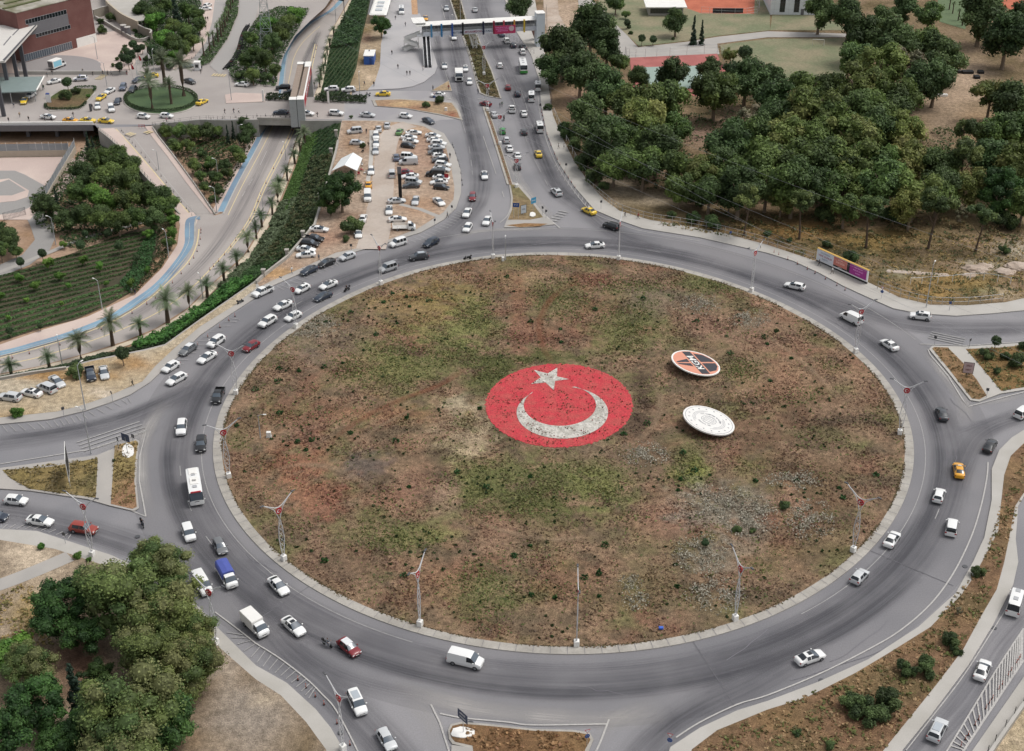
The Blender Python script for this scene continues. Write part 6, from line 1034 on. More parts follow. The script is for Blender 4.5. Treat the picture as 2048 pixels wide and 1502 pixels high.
 (1178, 421, -1, -.5, 'sedan', 'y', 'yellow taxi leaving by the northern avenue', NB, 'T'), (1113, 384, -.8, -.8, 'suv', 's', 'silver white car ahead of the leaving taxi', NB, 'S'), (1035, 332, -.2, -1, 'hatch', 'd', 'dark hatchback beside the median fence', NB, ''), (1035, 310, -.25, -1, 'sedan', 'w', 'white saloon beside the red median disc', NB, ''), (1019, 296, -.3, -1, 'sedan', 'w', 'white saloon close to the median, above its twin', NB, ''), (1013, 279, -.2, -1, 'hatch', 's', 'silver hatchback behind the green car', NB, ''), (1005, 261, -.1, -1, 'hatch', 'e', 'bright green hatchback by the median', NB, ''),
 (1048, 263, -.2, -1, 'hatch', 'd', 'dark grey hatchback left of the white minibus', NB, ''), (1079, 254, -.3, -1, 'minibus', 'w', 'white minibus nearest the pavement trees', NB, ''), (1077, 307, -.3, -1, 'sedan', 'y', 'yellow taxi in the northbound lane below the minibus', NB, 'T'), (1024, 218, -.12, -1, 'pickup', 'w', 'white pickup with black bed in the avenue', NB, ''), (1048, 226, -.25, -1, 'sedan', 'w', 'white saloon right of the pickup with black bed', NB, ''), (1035, 187, -.2, -1, 'hatch', 'b', 'dark blue hatchback right of the dark red car', NB, ''), (1016, 174, -.15, -1, 'hatch', 'r', 'dark red hatchback in the northbound lanes', NB, ''),
 (1063, 193, 0, -1, 'minibus', 'w', 'white minibus with roof hatch ahead of the bushes', NB, ''), (1076, 172, 0, -1, 'minibus', 'w', 'white minibus behind the green and white bus', NB, ''), (1046, 134, -.22, -1, 'bus', 'w', 'white bus with green tail, rear towards the camera', NB, ''), (1000, 130, -.05, -1, 'hatch', 'w', 'white hatchback alone in the northbound lanes', NB, ''), (1045, 103, -.5, -1, 'suv', 'w', 'white car just ahead of the green and white bus', NB, ''), (1026, 90, -.6, -1, 'hatch', 'b', 'dark blue car parked behind a white one', NB, ''), (1013, 81, -.7, -1, 'suv', 'w', 'white car parked below the pink banner', NB, ''), (1046, 93, -.7, -.8, 'sedan', 'd', 'dark saloon parked inside the fence under the trees', NB, ''),
 (950, 19, -.2, -1, 'sedan', 's', 'silver saloon beyond the footbridge, going away', NB, ''), (893, 16, .05, 1, 'sedan', 's', 'silver saloon beyond the footbridge, coming nearer', NB, ''), (908, 74, .05, 1, 'sedan', 'w', 'white saloon just emerging from under the footbridge', NB, ''), (889, 131, .03, 1, 'sedan', 'w', 'white saloon with black glass roof left of the white lorry', NB, 'S'), (918, 152, .06, 1, 'tractor', 'w', 'big white lorry with black grille', NB, ''), (931, 137, .12, 1, 'hatch', 'w', 'white hatchback beside the lorry, upper one', NB, 'S'), (939, 163, .12, 1, 'hatch', 'w', 'white hatchback beside the lorry, lower one', NB, ''),
 (971, 207, -1, -.3, 'hatch', 'r', 'dark red car crossing the median gap', NB, ''), (988, 228, -.5, -1, 'sedan', 's', 'silver car beside the median disc at the crossing', NB, ''), (803, 21, .02, 1, 'minibus', 'w', 'white minibus at the stop beside the white-roofed shelter', NB, ''), (851, 36, .1, 1, 'sedan', 'o', 'orange taxi half hidden behind the footbridge roof', NB, 'T'), (1003, 68, -.7, -.8, 'hatch', 'n', 'blue grey car under the pink banner', NB, ''),
 # side road and station square
 (857, 241, 1, .42, 'sedan', 'b', 'dark blue saloon turning towards the avenue above the lot', PS, ''), (811, 231, 1, .12, 'hatch', 'w', 'white hatchback on the side road right of the silver saloon', PS, ''), (735, 229, 1, .06, 'sedan', 's', 'silver saloon on the side road above the lot corner', PS, ''), (672, 226, 1, .06, 'suv', 'w', 'white car right of the concrete portal tower', PS, ''), (613, 226, 1, .05, 'sedan', 'w', 'white saloon emerging from behind the concrete portal tower', PS, ''), (562, 224, -1, -.02, 'sedan', 'b', 'dark blue saloon on the bridge left of the portal', PS, ''),
 (663, 178, -1, .04, 'suv', 'w', 'white off-road car on the bridge, left one of a pair', PS, ''), (697, 179, -1, .04, 'suv', 'w', 'white car on the bridge, right one of a pair', PS, ''), (766, 187, -1, 0, 'sedan', 'y', 'yellow taxi with white door on the side road', PS, 'T'), (876, 189, -1, .03, 'sedan', 'w', 'white saloon partly hidden by the round dark shrub', PS, ''), (566, 175, -1, .02, 'suv', 'k', 'long black car on the bridge, upper lane', PS, ''), (581, 184, -1, 0, 'sedan', 'k', 'black saloon passing under the portal', PS, ''), (484, 168, -1, -.08, 'sedan', 'w', 'white saloon by the motorbike park corner', PS, ''),
 (108, 162, -1, .2, 'sedan', 'w', 'white saloon beside the glass canopy', PS, ''), (161, 157, -1, .05, 'suv', 'w', 'white patrol car with blue stripe before the long wall', PS, ''), (116, 129, 1, -.38, 'big_box_truck', 'w', 'white box lorry with pale blue side on the oval turnaround', PS, ''), (219, 181, -1, .5, 'sedan', 'w', 'white saloon behind the yellow taxi in the queue', PS, ''), (202, 194, -.9, .6, 'sedan', 'y', 'yellow taxi right of the planted island', PS, 'T'), (195, 212, .02, 1, 'hatch', 'w', 'white hatchback facing the camera by the barrier', PS, ''), (222, 215, .3, 1, 'minivan', 'w', 'white minivan left of the round hedged lawn', PS, ''), (235, 202, -.6, 1, 'sedan', 'b', 'dark saloon behind the white minivan', PS, ''), (246, 174, -.5, 1, 'suv', 'n', 'slate blue off-road car in the station queue', PS, ''), (265, 179, -.8, .8, 'suv', 'd', 'dark green grey car touching the round lawn', PS, ''), (276, 159, -1, .4, 'sedan', 'b', 'dark saloon beside the flags', PS, ''), (303, 151, -1, .1, 'sedan', 'y', 'yellow taxi behind the tall palms', PS, 'T'),
 (48, 201, -.4, 1, 'sedan', 'y', 'yellow taxi parked under the glass canopy', PS, 'T'), (61, 190, -.9, .5, 'sedan', 'w', 'white saloon under the glass canopy edge', PS, ''), (96, 233, 1, .08, 'sedan', 'w', 'white saloon ahead of the three queued taxis', PS, ''), (141, 240, 1, .04, 'sedan', 'o', 'deep yellow taxi leftmost of three by the parapet', PS, 'T'), (176, 240, 1, .04, 'sedan', 'y', 'yellow taxi middle of three by the parapet', PS, 'T'), (212, 241, 1, .08, 'sedan', 'y', 'yellow taxi rightmost of three by the parapet', PS, 'T'),
 (287, 232, 1, .1, 'hatch', 'w', 'white hatchback below the round lawn, left one', PS, ''), (333, 231, 1, .06, 'hatch', 'w', 'white hatchback below the round lawn, right one', PS, ''), (404, 203, .9, -.45, 'sedan', 'y', 'yellow taxi right of the round lawn', PS, 'T'), (380, 162, .9, .3, 'sedan', 'k', 'black saloon behind the palm crowns', PS, ''), (373, 131, .9, -.1, 'sedan', 'n', 'blue grey saloon left of the guard booth', PS, ''), (411, 17, 1, -.1, 'sedan', 'w', 'white saloon at the top left road edge, lower one', PS, ''), (415, 10, .8, -.4, 'hatch', 'w', 'white hatchback at the top left road edge, upper one', PS, '')]:
 px, py, dx, dy, kind, col, label, grp, ex = a
 r = car(px, py, dx, dy, kind, col, label, grp, .16 if grp in (PN, 'cars parked at the left edge') else .09, ex)
 if 'green tail' in label: m = MB(); m.bbox(-4.66, -1.17, .4, -4.45, 1.17, 1.2, .03); m.build('green_tail', paint('3f9a3c'), r); m = MB(); [m.box(-4.5, s * 1.21 - .012, .45, -1.5, s * 1.21 + .012, 1.0) for s in (1, -1)]; m.build('green_side', paint('3f9a3c'), r)
 if 'red lettering' in label: m = MB(); m.bbox(4.2, -.85, 2.78, 4.5, .85, 2.95, .02); m.build('red_lettering_board', REDP, r); m = MB(); [m.bbox(x, -.7, 2.96, x + w, .7, 3.06, .04) for x, w in ((-3.8, 2.2), (-.6, 2.4))]; m.build('roof_unit', WHITE, r)
 if 'blue stripe' in label: m = MB(); [m.box(-1.9, s * .935 - .01, .7, 1.7, s * .935 + .01, .85) for s in (1, -1)]; m.build('blue_stripe', paint('24509a'), r); m = MB(); m.bbox(-.1, -.5, 1.68, .15, .5, 1.8, .03); m.build('light_bar', paint('2a4fb0'), r)
# ------------------------------------------------------------------ people and motorbikes
def skinmesh(name, V_, E_, Rd):
 me = bpy.data.meshes.new(name); me.from_pydata(V_, E_, []); o = bpy.data.objects.new(name, me); COL.objects.link(o)
 md = o.modifiers.new('s', 'SKIN'); md.use_smooth_shade = True
 for i, r in enumerate(Rd): me.skin_vertices[0].data[i].radius = (r, r * .85)
 me.skin_vertices[0].data[0].use_root = True; o.modifiers.new('u', 'SUBSURF').levels = 1
 dg = bpy.context.evaluated_depsgraph_get(); out = bpy.data.meshes.new_from_object(o.evaluated_get(dg)); bpy.data.objects.remove(o); return out
def hand(mb, c, d, side, curl=.5):
 "palm with four bent fingers of unequal length and a thumb leaving its side"
 c, d = Vector(c), Vector(d).normalized(); s = Vector(side).normalized(); n = d.cross(s)
 mb.tube([c, c + d * .05, c + d * .09], [.028, .038, .032], 6)
 for i, l in enumerate((.062, .07, .066, .05)):
  b = c + d * .085 + s * (.026 - i * .0175); mb.tube([b, b + (d + n * curl * .4) * l * .55, b + (d * .75 + n * curl) * l], [.0095, .009, .007], 5)
 b = c + d * .02 + s * .03; mb.tube([b, b + (d * .6 + s * .8) * .035, b + (d * .9 + s * .5 + n * .3) * .06], [.012, .011, .008], 5)
def person_mesh(pose):
 if pose == 'walk': J_ = dict(hL=(.10, .0, .92), hR=(-.10, .0, .92), kL=(.11, .14, .52), kR=(-.11, -.06, .50), aL=(.11, .24, .09), aR=(-.11, -.34, .16), tL=(.12, .38, .05), tR=(-.12, -.24, .05), eL=(.27, -.16, 1.16), eR=(-.27, .12, 1.16), wL=(.25, -.22, .93), wR=(-.25, .28, .97))
 elif pose == 'stand': J_ = dict(hL=(.10, 0, .92), hR=(-.10, 0, .92), kL=(.11, .02, .5), kR=(-.11, .03, .5), aL=(.12, -.02, .09), aR=(-.13, .0, .09), tL=(.14, .14, .05), tR=(-.15, .15, .05), eL=(.28, -.04, 1.14), eR=(-.27, -.02, 1.14), wL=(.26, .06, .9), wR=(-.26, .12, .92))
 else: J_ = dict(hL=(.11, -.05, .80), hR=(-.11, -.05, .80), kL=(.19, .36, .78), kR=(-.19, .36, .78), aL=(.2, .30, .34), aR=(-.2, .30, .34), tL=(.2, .45, .3), tR=(-.2, .45, .3), eL=(.30, .14, 1.08), eR=(-.30, .14, 1.08), wL=(.30, .42, 1.06), wR=(-.30, .42, 1.06))
 dz = -.12 if pose == 'ride' else 0; sy = .08 if pose == 'ride' else 0
 Vs = [(0, 0 + (-.05 if pose == 'ride' else 0), .96 + dz), (0, sy * .5, 1.16 + dz), (0, sy, 1.36 + dz), (0, sy + .01, 1.47 + dz), (0, sy + .02, 1.58 + dz), (0, sy + .025, 1.70 + dz),
          (.17, sy, 1.40 + dz), J_['eL'], J_['wL'], (-.17, sy, 1.40 + dz), J_['eR'], J_['wR'], J_['hL'], J_['kL'], J_['aL'], J_['tL'], J_['hR'], J_['kR'], J_['aR'], J_['tR']]
 Es = [(0, 1), (1, 2), (2, 3), (3, 4), (4, 5), (2, 6), (6, 7), (7, 8), (2, 9), (9, 10), (10, 11), (0, 12), (12, 13), (13, 14), (14, 15), (0, 16), (16, 17), (17, 18), (18, 19)]
 Rd = [.15, .14, .17, .058, .105, .085, .07, .048, .032, .07, .048, .032, .095, .06, .042, .04, .095, .06, .042, .04]
 me = skinmesh('body', Vs, Es, Rd); nv = len(me.vertices); mb = MB(); mb.v = [tuple(v.co) for v in me.vertices]; mb.f = [tuple(p.vertices) for p in me.polygons]; mb.m = []
 for f in mb.f:
  c = sum((Vector(mb.v[i]) for i in f), Vector()) / len(f); armz = abs(c.x) > .2 and pose != 'ride'; z = c.z - dz
  m = 0 if z > 1.46 else (1 if (z > .98 or abs(c.x) > .21 and c.z > 1.0) else 2)
  if z > 1.60 or (z > 1.52 and c.y < sy - .01): m = 3
  if c.z < .12 and pose != 'ride': m = 4
  if (Vector(c) - Vector(J_['wL'])).length < .07 or (Vector(c) - Vector(J_['wR'])).length < .07: m = 0
  mb.m.append(m)
 for w, e, s in ((J_['wL'], J_['eL'], 1), (J_['wR'], J_['eR'], -1)): hand(mb, w, Vector(w) - Vector(e), (0, 1, 0))
 hz = 1.60 + dz; fy = sy + .115
 mb.tube([(0, fy - .02, hz + .01), (0, fy + .018, hz - .03)], [.012, .018], 5, 0)
 for s in (1, -1): mb.box(s * .035 - .014, fy - .012, hz + .018, s * .035 + .014, fy + .0, hz + .032, 3); mb.box(s * .103 - .01, sy, hz - .03, s * .103 + .01, sy + .035, hz + .03, 0)
 mb.box(-.025, fy - .015, hz - .062, .025, fy - .004, hz - .05, 4)
 o = mb.mesh('person'); o.polygons.foreach_set('use_smooth', [True] * len(o.polygons))
 for _ in range(5): o.materials.append(None)
 return o
PMESH = {k: person_mesh(k) for k in ('walk', 'stand', 'ride')}
SKIN = mat('skin', 'b98d72', .6); HAIR = mat('hair', '241c18', .7); SHOE = mat('shoe', '2a2726', .7)
CL = {'k': '1d1d21', 'w': 'dad8d4', 'b': '2c3850', 'r': '93303a', 'g': '6f7276', 't': '9c8870', 'p': 'b07a8a', 'e': '3e5a44'}
def person(px, py, rz, top, low, label, group=None, pose='walk', z=.12, loc=None):
 o = bpy.data.objects.new('person', PMESH[pose]); link(o); o.location = loc or P(px, py, z); o.rotation_euler = (0, 0, R(rz)); s = rnd.uniform(.95, 1.06); o.scale = (s, s, s)
 for i, m in enumerate((SKIN, mat('cloth_' + top, CL[top], .85), mat('cloth_' + low, CL[low], .85), HAIR, SHOE)): o.material_slots[i].link = 'OBJECT'; o.material_slots[i].material = m
 return tag(o, label, 'person', group)
def bike_parts():
 if 'bike' in _vm: return _vm['bike']
 out = []
 for y in (.68, -.62): m = MB(); m.tube([(-.055, y, .3), (.055, y, .3)], .3, 16); me = m.mesh('w'); me.materials.append(RUBBER); out.append(('wheel', me, 0))
 m = MB(); m.bbox(-.13, -.75, .42, .13, .15, .72, .05); m.bbox(-.16, .3, .35, .16, .5, .95, .05); m.bbox(-.15, -.1, .3, .15, .4, .42, .03); me = m.mesh('b'); me.materials.append(None); out.append(('body', me, 1))
 m = MB(); m.bbox(-.14, -.78, .72, .14, .08, .82, .04); me = m.mesh('s'); me.materials.append(BLACK); out.append(('seat', me, 0))
 m = MB(); m.tube([(-.34, .34, 1.04), (-.1, .42, 1.0), (.1, .42, 1.0), (.34, .34, 1.04)], .022, 6); m.tube([(0, .44, 1.0), (0, .68, .3)], .03, 6); me = m.mesh('h'); me.materials.append(DSTEEL); out.append(('handlebar', me, 0))
 m = MB(); m.bbox(-.17, -1.0, .8, .17, -.68, 1.12, .04); me = m.mesh('c'); me.materials.append(BLACK); out.append(('luggage_box', me, 0))
 _vm['bike'] = out; return out
def bike(px, py, dx, dy, col, label, group, rider=None, z=.09, lean=0):
 a = P(px, py, z); b = P(px + dx * 10, py + dy * 10, z); rz = math.atan2(b.y - a.y, b.x - a.x) - R(90); e = empty('motorcycle', a, rz); tag(e, label, 'motorcycle', group)
 if lean: e.rotation_euler = (0, R(lean), rz)
 for n, me, p in bike_parts():
  o = bpy.data.objects.new(n, me); link(o, e)
  if p: o.material_slots[0].link = 'OBJECT'; o.material_slots[0].material = paint(PC[col])
 if rider: person(0, 0, math.degrees(rz), rider[0], rider[1], rider[2], 'motorbike riders', 'ride', loc=(a.x, a.y, z))
 return e
MG = 'motorbikes in the traffic'
for px, py, dx, dy, c, l, rd in [(694, 582, -1, .5, 'k', 'dark motorbike on the ring beside the island kerb', ('k', 'k', 'rider in dark clothes right of the dark blue saloon')), (285, 1052, .5, 1, 'k', 'dark motorbike at the tip of the western splitter', ('k', 'b', 'rider in dark clothes near the western splitter tip')), (655, 1292, 1, .5, 'g', 'silver motorbike left of the red hatchback with white roof', ('g', 'b', 'rider in grey between white saloon and red hatchback')),
   (935, 519, -1, .1, 'k', 'dark motorbike stopped on the far island kerb', None), (1008, 240, -.2, -1, 'k', 'dark motorbike above the bright green hatchback', ('k', 'k', 'rider in black above the bright green hatchback')), (735, 193, -1, .1, 'g', 'grey motorbike right of the bridge hedge', ('k', 'g', 'rider in black right of the bridge hedge')), (481, 607, 1, -.5, 'd', 'dark motorbike parked on the pavement below the bright thicket', None), (448, 46, -.3, 1, 'k', 'motorbike riding down the upper road', ('k', 'k', 'rider in black on the upper road'))]:
 bike(px, py, dx, dy, c, l, MG, rd)
for i in range(34):
 t = i / 33; x = 451 + 50 * t + 6 * math.sin(t * 5); y = 139 - 85 * t; c = 'kdkbkrkgkd'[i % 10] if not .42 < t < .56 else 'r'
 bike(x, y, -1, .15, c, f'parked motorbike {ORD[i]} from the lower end of the long kerbside line', 'motorbikes parked in line at the upper road', z=.1, lean=6)
for i in range(16):
 x = 460 + 44 * i / 15; bike(x + 3, 135 - 80 * i / 15, -1, .1, 'kdgk'[i % 4], f'motorbike in the second file behind the line, {ORD[i]} from its lower end', 'motorbikes parked in line at the upper road', z=.1, lean=-5)
for i, (x, y) in enumerate([(476, 158), (481, 160), (487, 162), (472, 153)]): bike(x, y, -.3, 1, 'gkdk'[i], f'parked motorbike along the railing at the square corner, {ORD[i]} in the list', 'motorbikes parked at the corner railing', z=.1)
for px, py, rz, t, l, lab, pose in [(1250, 434, 80, 'k', 'k', 'person in black walking on the far pavement, left of the pair by the fence', 'walk'), (1276, 438, 90, 'r', 'k', 'person in red top sitting down the pavement by the fence', 'walk'), (1519, 497, -60, 'w', 'k', 'person in white shirt on the pavement above the flagged lamp', 'walk'), (1638, 532, 100, 'k', 'k', 'person in black by the left end of the billboard', 'walk'), (1664, 548, -70, 'w', 'k', 'person in white shirt under the billboard', 'walk'),
   (266, 773, -80, 'k', 'k', 'person in black walking on the dirt at left lot', 'walk'), (638, 521, 30, 'g', 'b', 'person in grey near the black kerb-parked saloon', 'stand'), (584, 547, 60, 'w', 'g', 'person in white on the pavement lower left of the lot', 'walk'), (895, 436, 120, 'g', 'k', 'person on the lot corner pavement', 'walk'), (900, 317, 0, 'k', 'k', 'person in black right of the long parked row', 'walk'), (733, 268, 10, 'k', 'b', 'person in dark clothes walking between silver minivan and parked line', 'walk'), (737, 294, 20, 'k', 'k', 'person in black beside the bush near the tent', 'stand'),
   (784, 110, 0, 'k', 'k', 'person in black alone in the upper paved square', 'walk'), (796, 138, 10, 'k', 'k', 'person in long black clothes in the middle of the paved square', 'stand'), (814, 151, 0, 'k', 'k', 'left person of the trio low on the paved square', 'walk'), (820, 151, 15, 'k', 'k', 'person in black robe pushing the pram', 'walk'), (846, 142, 200, 'w', 'g', 'person in white at the foot of the escalators', 'walk'), (729, 172, -20, 'g', 'k', 'person in grey at the corner of the paved square', 'walk'), (748, 173, 0, 'k', 'k', 'person in black at the lower left of the paved square', 'walk'), (791, 40, 0, 'k', 'b', 'person waiting near the stopped minibus', 'stand'), (811, 53, 40, 'g', 'k', 'person walking by the stair tower', 'walk'),
   (866, 181, 30, 'g', 'k', 'person waiting at the slip road crossing', 'stand'), (897, 180, 10, 'r', 'k', 'person in red at the small dirt gore', 'walk'), (956, 188, 0, 'g', 'b', 'person at the left end of the median crossing', 'stand'), (978, 185, 20, 'w', 'b', 'person in white waiting on the median tip', 'stand'), (1000, 216, 200, 'g', 'g', 'person crossing with a bicycle through the avenue', 'walk'), (1004, 214, 210, 'e', 'k', 'second person crossing through the avenue', 'walk'), (1098, 174, -20, 'b', 'k', 'person on the pavement under the big trees', 'walk'), (1117, 298, 160, 'w', 'k', 'left person of the pair on the narrow pavement', 'walk'), (1128, 298, 150, 'w', 'g', 'right person of the pair on the narrow pavement', 'walk'), (1081, 218, 10, 'b', 'w', 'person at the kerb near the round bushes', 'stand'),
   (450, 228, 80, 'k', 'k', 'left person of three on the bridge pavement', 'walk'), (468, 227, 80, 'k', 'b', 'middle person of three on the bridge pavement', 'walk'), (478, 227, 100, 'w', 'k', 'person in white on the bridge pavement', 'walk'), (334, 246, 90, 'p', 'k', 'person in pink at the head of the ramp', 'walk'), (635, 235, 60, 'k', 'k', 'person below the white saloon near the portal', 'walk'), (658, 234, -60, 'g', 'g', 'person below the white car on the bridge', 'walk'), (629, 174, 20, 'e', 'k', 'person beside the red banner of the portal', 'walk'), (536, 170, 10, 'w', 'k', 'person on the bridge by the upper railing', 'walk'), (547, 170, 30, 'k', 'k', 'person in dark clothes by the upper railing', 'walk'),
   (412, 42, 10, 'k', 'k', 'left person of the pair on the park pavement', 'walk'), (416, 42, -10, 'k', 'k', 'right person of the pair on the park pavement', 'walk'), (412, 59, 0, 'k', 'k', 'person in black alone on the park pavement', 'walk'), (388, 91, 150, 'k', 'k', 'person beside the park railing', 'walk'), (365, 116, 160, 'w', 'k', 'person in white beside the park railing', 'walk'), (404, 141, 0, 'b', 'k', 'person beside the guard booth', 'stand'), (402, 148, 20, 'k', 'k', 'person in front of the guard booth', 'walk'),
   (166, 147, 90, 'k', 'k', 'person in black right of the box lorry', 'walk'), (186, 152, 90, 'k', 'k', 'person on the long wall pavement, first right of the patrol car', 'walk'), (206, 150, -90, 'k', 'b', 'person on the long wall pavement, second right of the patrol car', 'walk'), (216, 151, 90, 'k', 'k', 'person on the long wall pavement, third right of the patrol car', 'walk'), (223, 151, -80, 'g', 'k', 'person on the long wall pavement, fourth right of the patrol car', 'walk'), (240, 149, 90, 'k', 'g', 'person near the end of the long wall', 'walk'), (254, 150, 70, 'k', 'r', 'person at the end of the long wall', 'walk'),
   (105, 150, 30, 'k', 'g', 'person by the canopy corner, upper', 'walk'), (95, 155, 10, 'g', 'k', 'person by the canopy corner, lower', 'stand'), (88, 180, 0, 'e', 'b', 'person on the roadway below the canopy', 'walk'), (147, 234, 60, 'k', 'k', 'person beside the queued taxis', 'walk'), (90, 243, 100, 'b', 'k', 'person at the parapet, left of a pair', 'walk'), (104, 243, 80, 'k', 'k', 'person at the parapet, right of a pair', 'walk'), (58, 243, 0, 'k', 'k', 'person at the parapet alone', 'walk'), (18, 245, 0, 'k', 'b', 'person at the far left of the parapet', 'stand'), (40, 235, 40, 't', 'k', 'person in beige by the pillars', 'stand'), (28, 215, 10, 'g', 'b', 'person near the foremost canopy pillar', 'walk'), (185, 218, 0, 'k', 'k', 'person by the barrier gate', 'stand')]:
 person(px, py, rz, t, l, lab, 'people on foot', pose)
person(0, 0, 20, 'k', 'b', 'person in black walking beside the cycle lane, by the hedges', 'people on foot', loc=P(271, 590, ZL + .12)); person(0, 0, -20, 'g', 'g', 'person in grey beside the one in black, by the cycle lane', 'people on foot', loc=P(264, 588, ZL + .12)); person(0, 0, 0, 'k', 'k', 'person in black at the tip of the triangular garden', 'people on foot', loc=P(447, 393, ZL + .12))
# ------------------------------------------------------------------ central emblems
def text(parent, s, size, m, M, name='lettering', ext=.01, sx=1.0):
 cu = bpy.data.curves.new(name, 'FONT'); cu.body = s; cu.size = size; cu.align_x = 'CENTER'; cu.align_y = 'CENTER'; cu.extrude = ext; cu.resolution_u = 2; cu.offset = size * .012
 o = bpy.data.objects.new(name, cu); COL.objects.link(o); dg = bpy.context.evaluated_depsgraph_get(); me = bpy.data.meshes.new_from_object(o.evaluated_get(dg)); bpy.data.objects.remove(o)
 me.transform(M @ Matrix.Diagonal((sx, 1, 1, 1))); me.materials.clear(); return obj(name, me, m, parent)
FZ = .40
FR = mat('red_painted_stone', 'b93740', .9, .36, 3.6, hex2='b34a48', scale2=.5, bump=.9); FW = mat('white_painted_stone', 'c2beb6', .9, .38, 3.0, hex2='a5a198', scale2=.9, bump=.9)
em = poly('flag_emblem', [(1118 + 147 * (1 + .035 * NZ.noise(Vector((i * .45, 0, 0)))) * math.cos(R(i)), 811 + 83.5 * (1 + .05 * NZ.noise(Vector((0, i * .4, 3)))) * math.sin(R(i))) for i in range(360)], FR, z=FZ, layer=False, kind=None, label='round red painted ground emblem with a white crescent and star', cat='ground emblem', skirt=.12)
def sub(pts, name, m, z): o = poly(name, pts, m, z=z, layer=False, kind=None, skirt=.03); o.parent = em; return o
sub([(1124.7 + 91.6 * math.cos(R(a)), 825 + 52 * math.sin(R(a))) for a in range(-78, 234, 6)] + [(1119.8 + 72.3 * math.cos(R(a)), 810.5 + 41 * math.sin(R(a))) for a in range(222, -71, -6)], 'crescent', FW, FZ + .05)
sub([(960 + x / 6.4, 710 + y / 6.4) for x, y in [(990, 160), (985, 272), (1140, 308), (962, 330), (945, 450), (840, 350), (650, 370), (780, 285), (690, 190), (868, 235)]], 'star', FW, FZ + .05)
g = np.random.default_rng(5); Q = []
while len(Q) < 750:
 a, r = g.uniform(0, 6.28), math.sqrt(g.random()) * .98; px, py = 1118 + 146 * r * math.cos(a), 811 + 83 * r * math.sin(a); q = P(px, py, FZ)
 if g.random() < .25 + NZ.noise(Vector((q.x * .35, q.y * .35, 2))) * 1.3 + (r > .8) * .2: Q.append((q.x, q.y, FZ + .1))
Q = np.array(Q); pal = np.array([lin(h) for h in ('5a5236', '7c443a', '8c3a3c', '9a4a48')])
tag(obj('emblem_weeds', leafmesh('w', Q, g.normal(size=(len(Q), 3)) * .6 + np.array([0, 0, .8]), g.uniform(.12, .32, len(Q)), pal[g.integers(4, size=len(Q))]), LEAF), 'thin weeds growing through the red and white emblem', 'ground cover', None, 'stuff')
# propped discs
_yc = Vector((0, sp_, cp)); _dv = Vector((0, -cp, sp_))
def disc_frame(px, py, n, img, r):
 "centre, reading direction and up direction of a tilted disc; img = direction in the photo that the lettering runs"
 n = Vector(n).normalized(); e1 = n.orthogonal().normalized(); e2 = n.cross(e1); c = P(px, py, .6); c0 = proj(c); f = lambda v: (proj(c + v)[0] - c0[0], proj(c + v)[1] - c0[1]); a, b = f(e1), f(e2)
 det = a[0] * b[1] - a[1] * b[0]; u = (img[0] * b[1] - img[1] * b[0]) / det; v = (a[0] * img[1] - a[1] * img[0]) / det; x = (e1 * u + e2 * v).normalized(); y = n.cross(x)
 M = Matrix.Identity(4); 
 for i in range(3): M[i][0], M[i][1], M[i][2] = x[i], y[i], n[i]
 M.translation = c + Vector((0, 0, r * math.sqrt(max(0, 1 - n.z ** 2)) - .15)); return M
def dpoly(par, name, pts, m, M, z, th=.03):
 "flat shape in the disc's own plane"
 w = [Vector((x, y, 0)) for x, y in pts]; mb = MB(); n = len(w); t = tessellate_polygon([w]); fs = []
 for f in t: a, b, c = (w[i] for i in f); fs.append(tuple(f) if (b - a).cross(c - a).z > 0 else (f[0], f[2], f[1]))
 mb.add([M @ Vector((p.x, p.y, z + th)) for p in w] + [M @ Vector((p.x, p.y, z)) for p in w], fs + [(i, i + n, (i + 1) % n + n, (i + 1) % n) for i in range(n)]); return mb.build(name, m, par)
def circ(r, n=48, a0=0, a1=360, cx=0, cy=0): return [(cx + r * math.cos(R(a0 + (a1 - a0) * i / n)), cy + r * math.sin(R(a0 + (a1 - a0) * i / n))) for i in range(n + (0 if a1 - a0 == 360 else 1))]
def clipc(pts, r):
 return [(x, y) if math.hypot(x, y) < r else (x * r / math.hypot(x, y), y * r / math.hypot(x, y)) for x, y in pts]
rk = 50 / (FPX / (P(1391, 735).y * cp + H * sp_)); M = disc_frame(1391, 733, (.20, .03, .97), (-150, -165), rk)
e = empty('emblem_disc', (0, 0, 0)); tag(e, 'tilted orange and black disc lettered KGM with a white rim', 'emblem disc')
KO = mat('orange_enamel', 'd08e76', .6, .05, 1); KB_ = mat('black_enamel', '33333a', .6)
dpoly(e, 'rim', circ(rk), WHITE, M, -.22, .22); dpoly(e, 'face', circ(rk * .93), KO, M, 0.002, .02)
W1 = rk * .9
dpoly(e, 'lettered_band', clipc([(-W1, .19 * rk), (W1, .19 * rk), (W1, -.19 * rk), (-W1, -.19 * rk)], W1) , KB_, M, .025, .02)
dpoly(e, 'road_stripe', [(-.30 * rk, .26 * rk), (-.05 * rk, .26 * rk), (-.03 * rk, .84 * rk), (-.10 * rk, .84 * rk)], KB_, M, .025, .02); dpoly(e, 'road_stripe', [(.30 * rk, .26 * rk), (.05 * rk, .26 * rk), (.03 * rk, .84 * rk), (.10 * rk, .84 * rk)], KB_, M, .025, .02)
for s in (1, -1): dpoly(e, 'dark_field', clipc([(s * .05 * rk, -.26 * rk), (s * .72 * rk, -.26 * rk), (s * .62 * rk, -.62 * rk), (s * .30 * rk, -.84 * rk), (s * .05 * rk, -.88 * rk)][::s], W1), KB_, M, .025, .02)
text(e, 'KGM', rk * .44, WHITE, M @ Matrix.Translation((0, 0, .06)), sx=1.15)
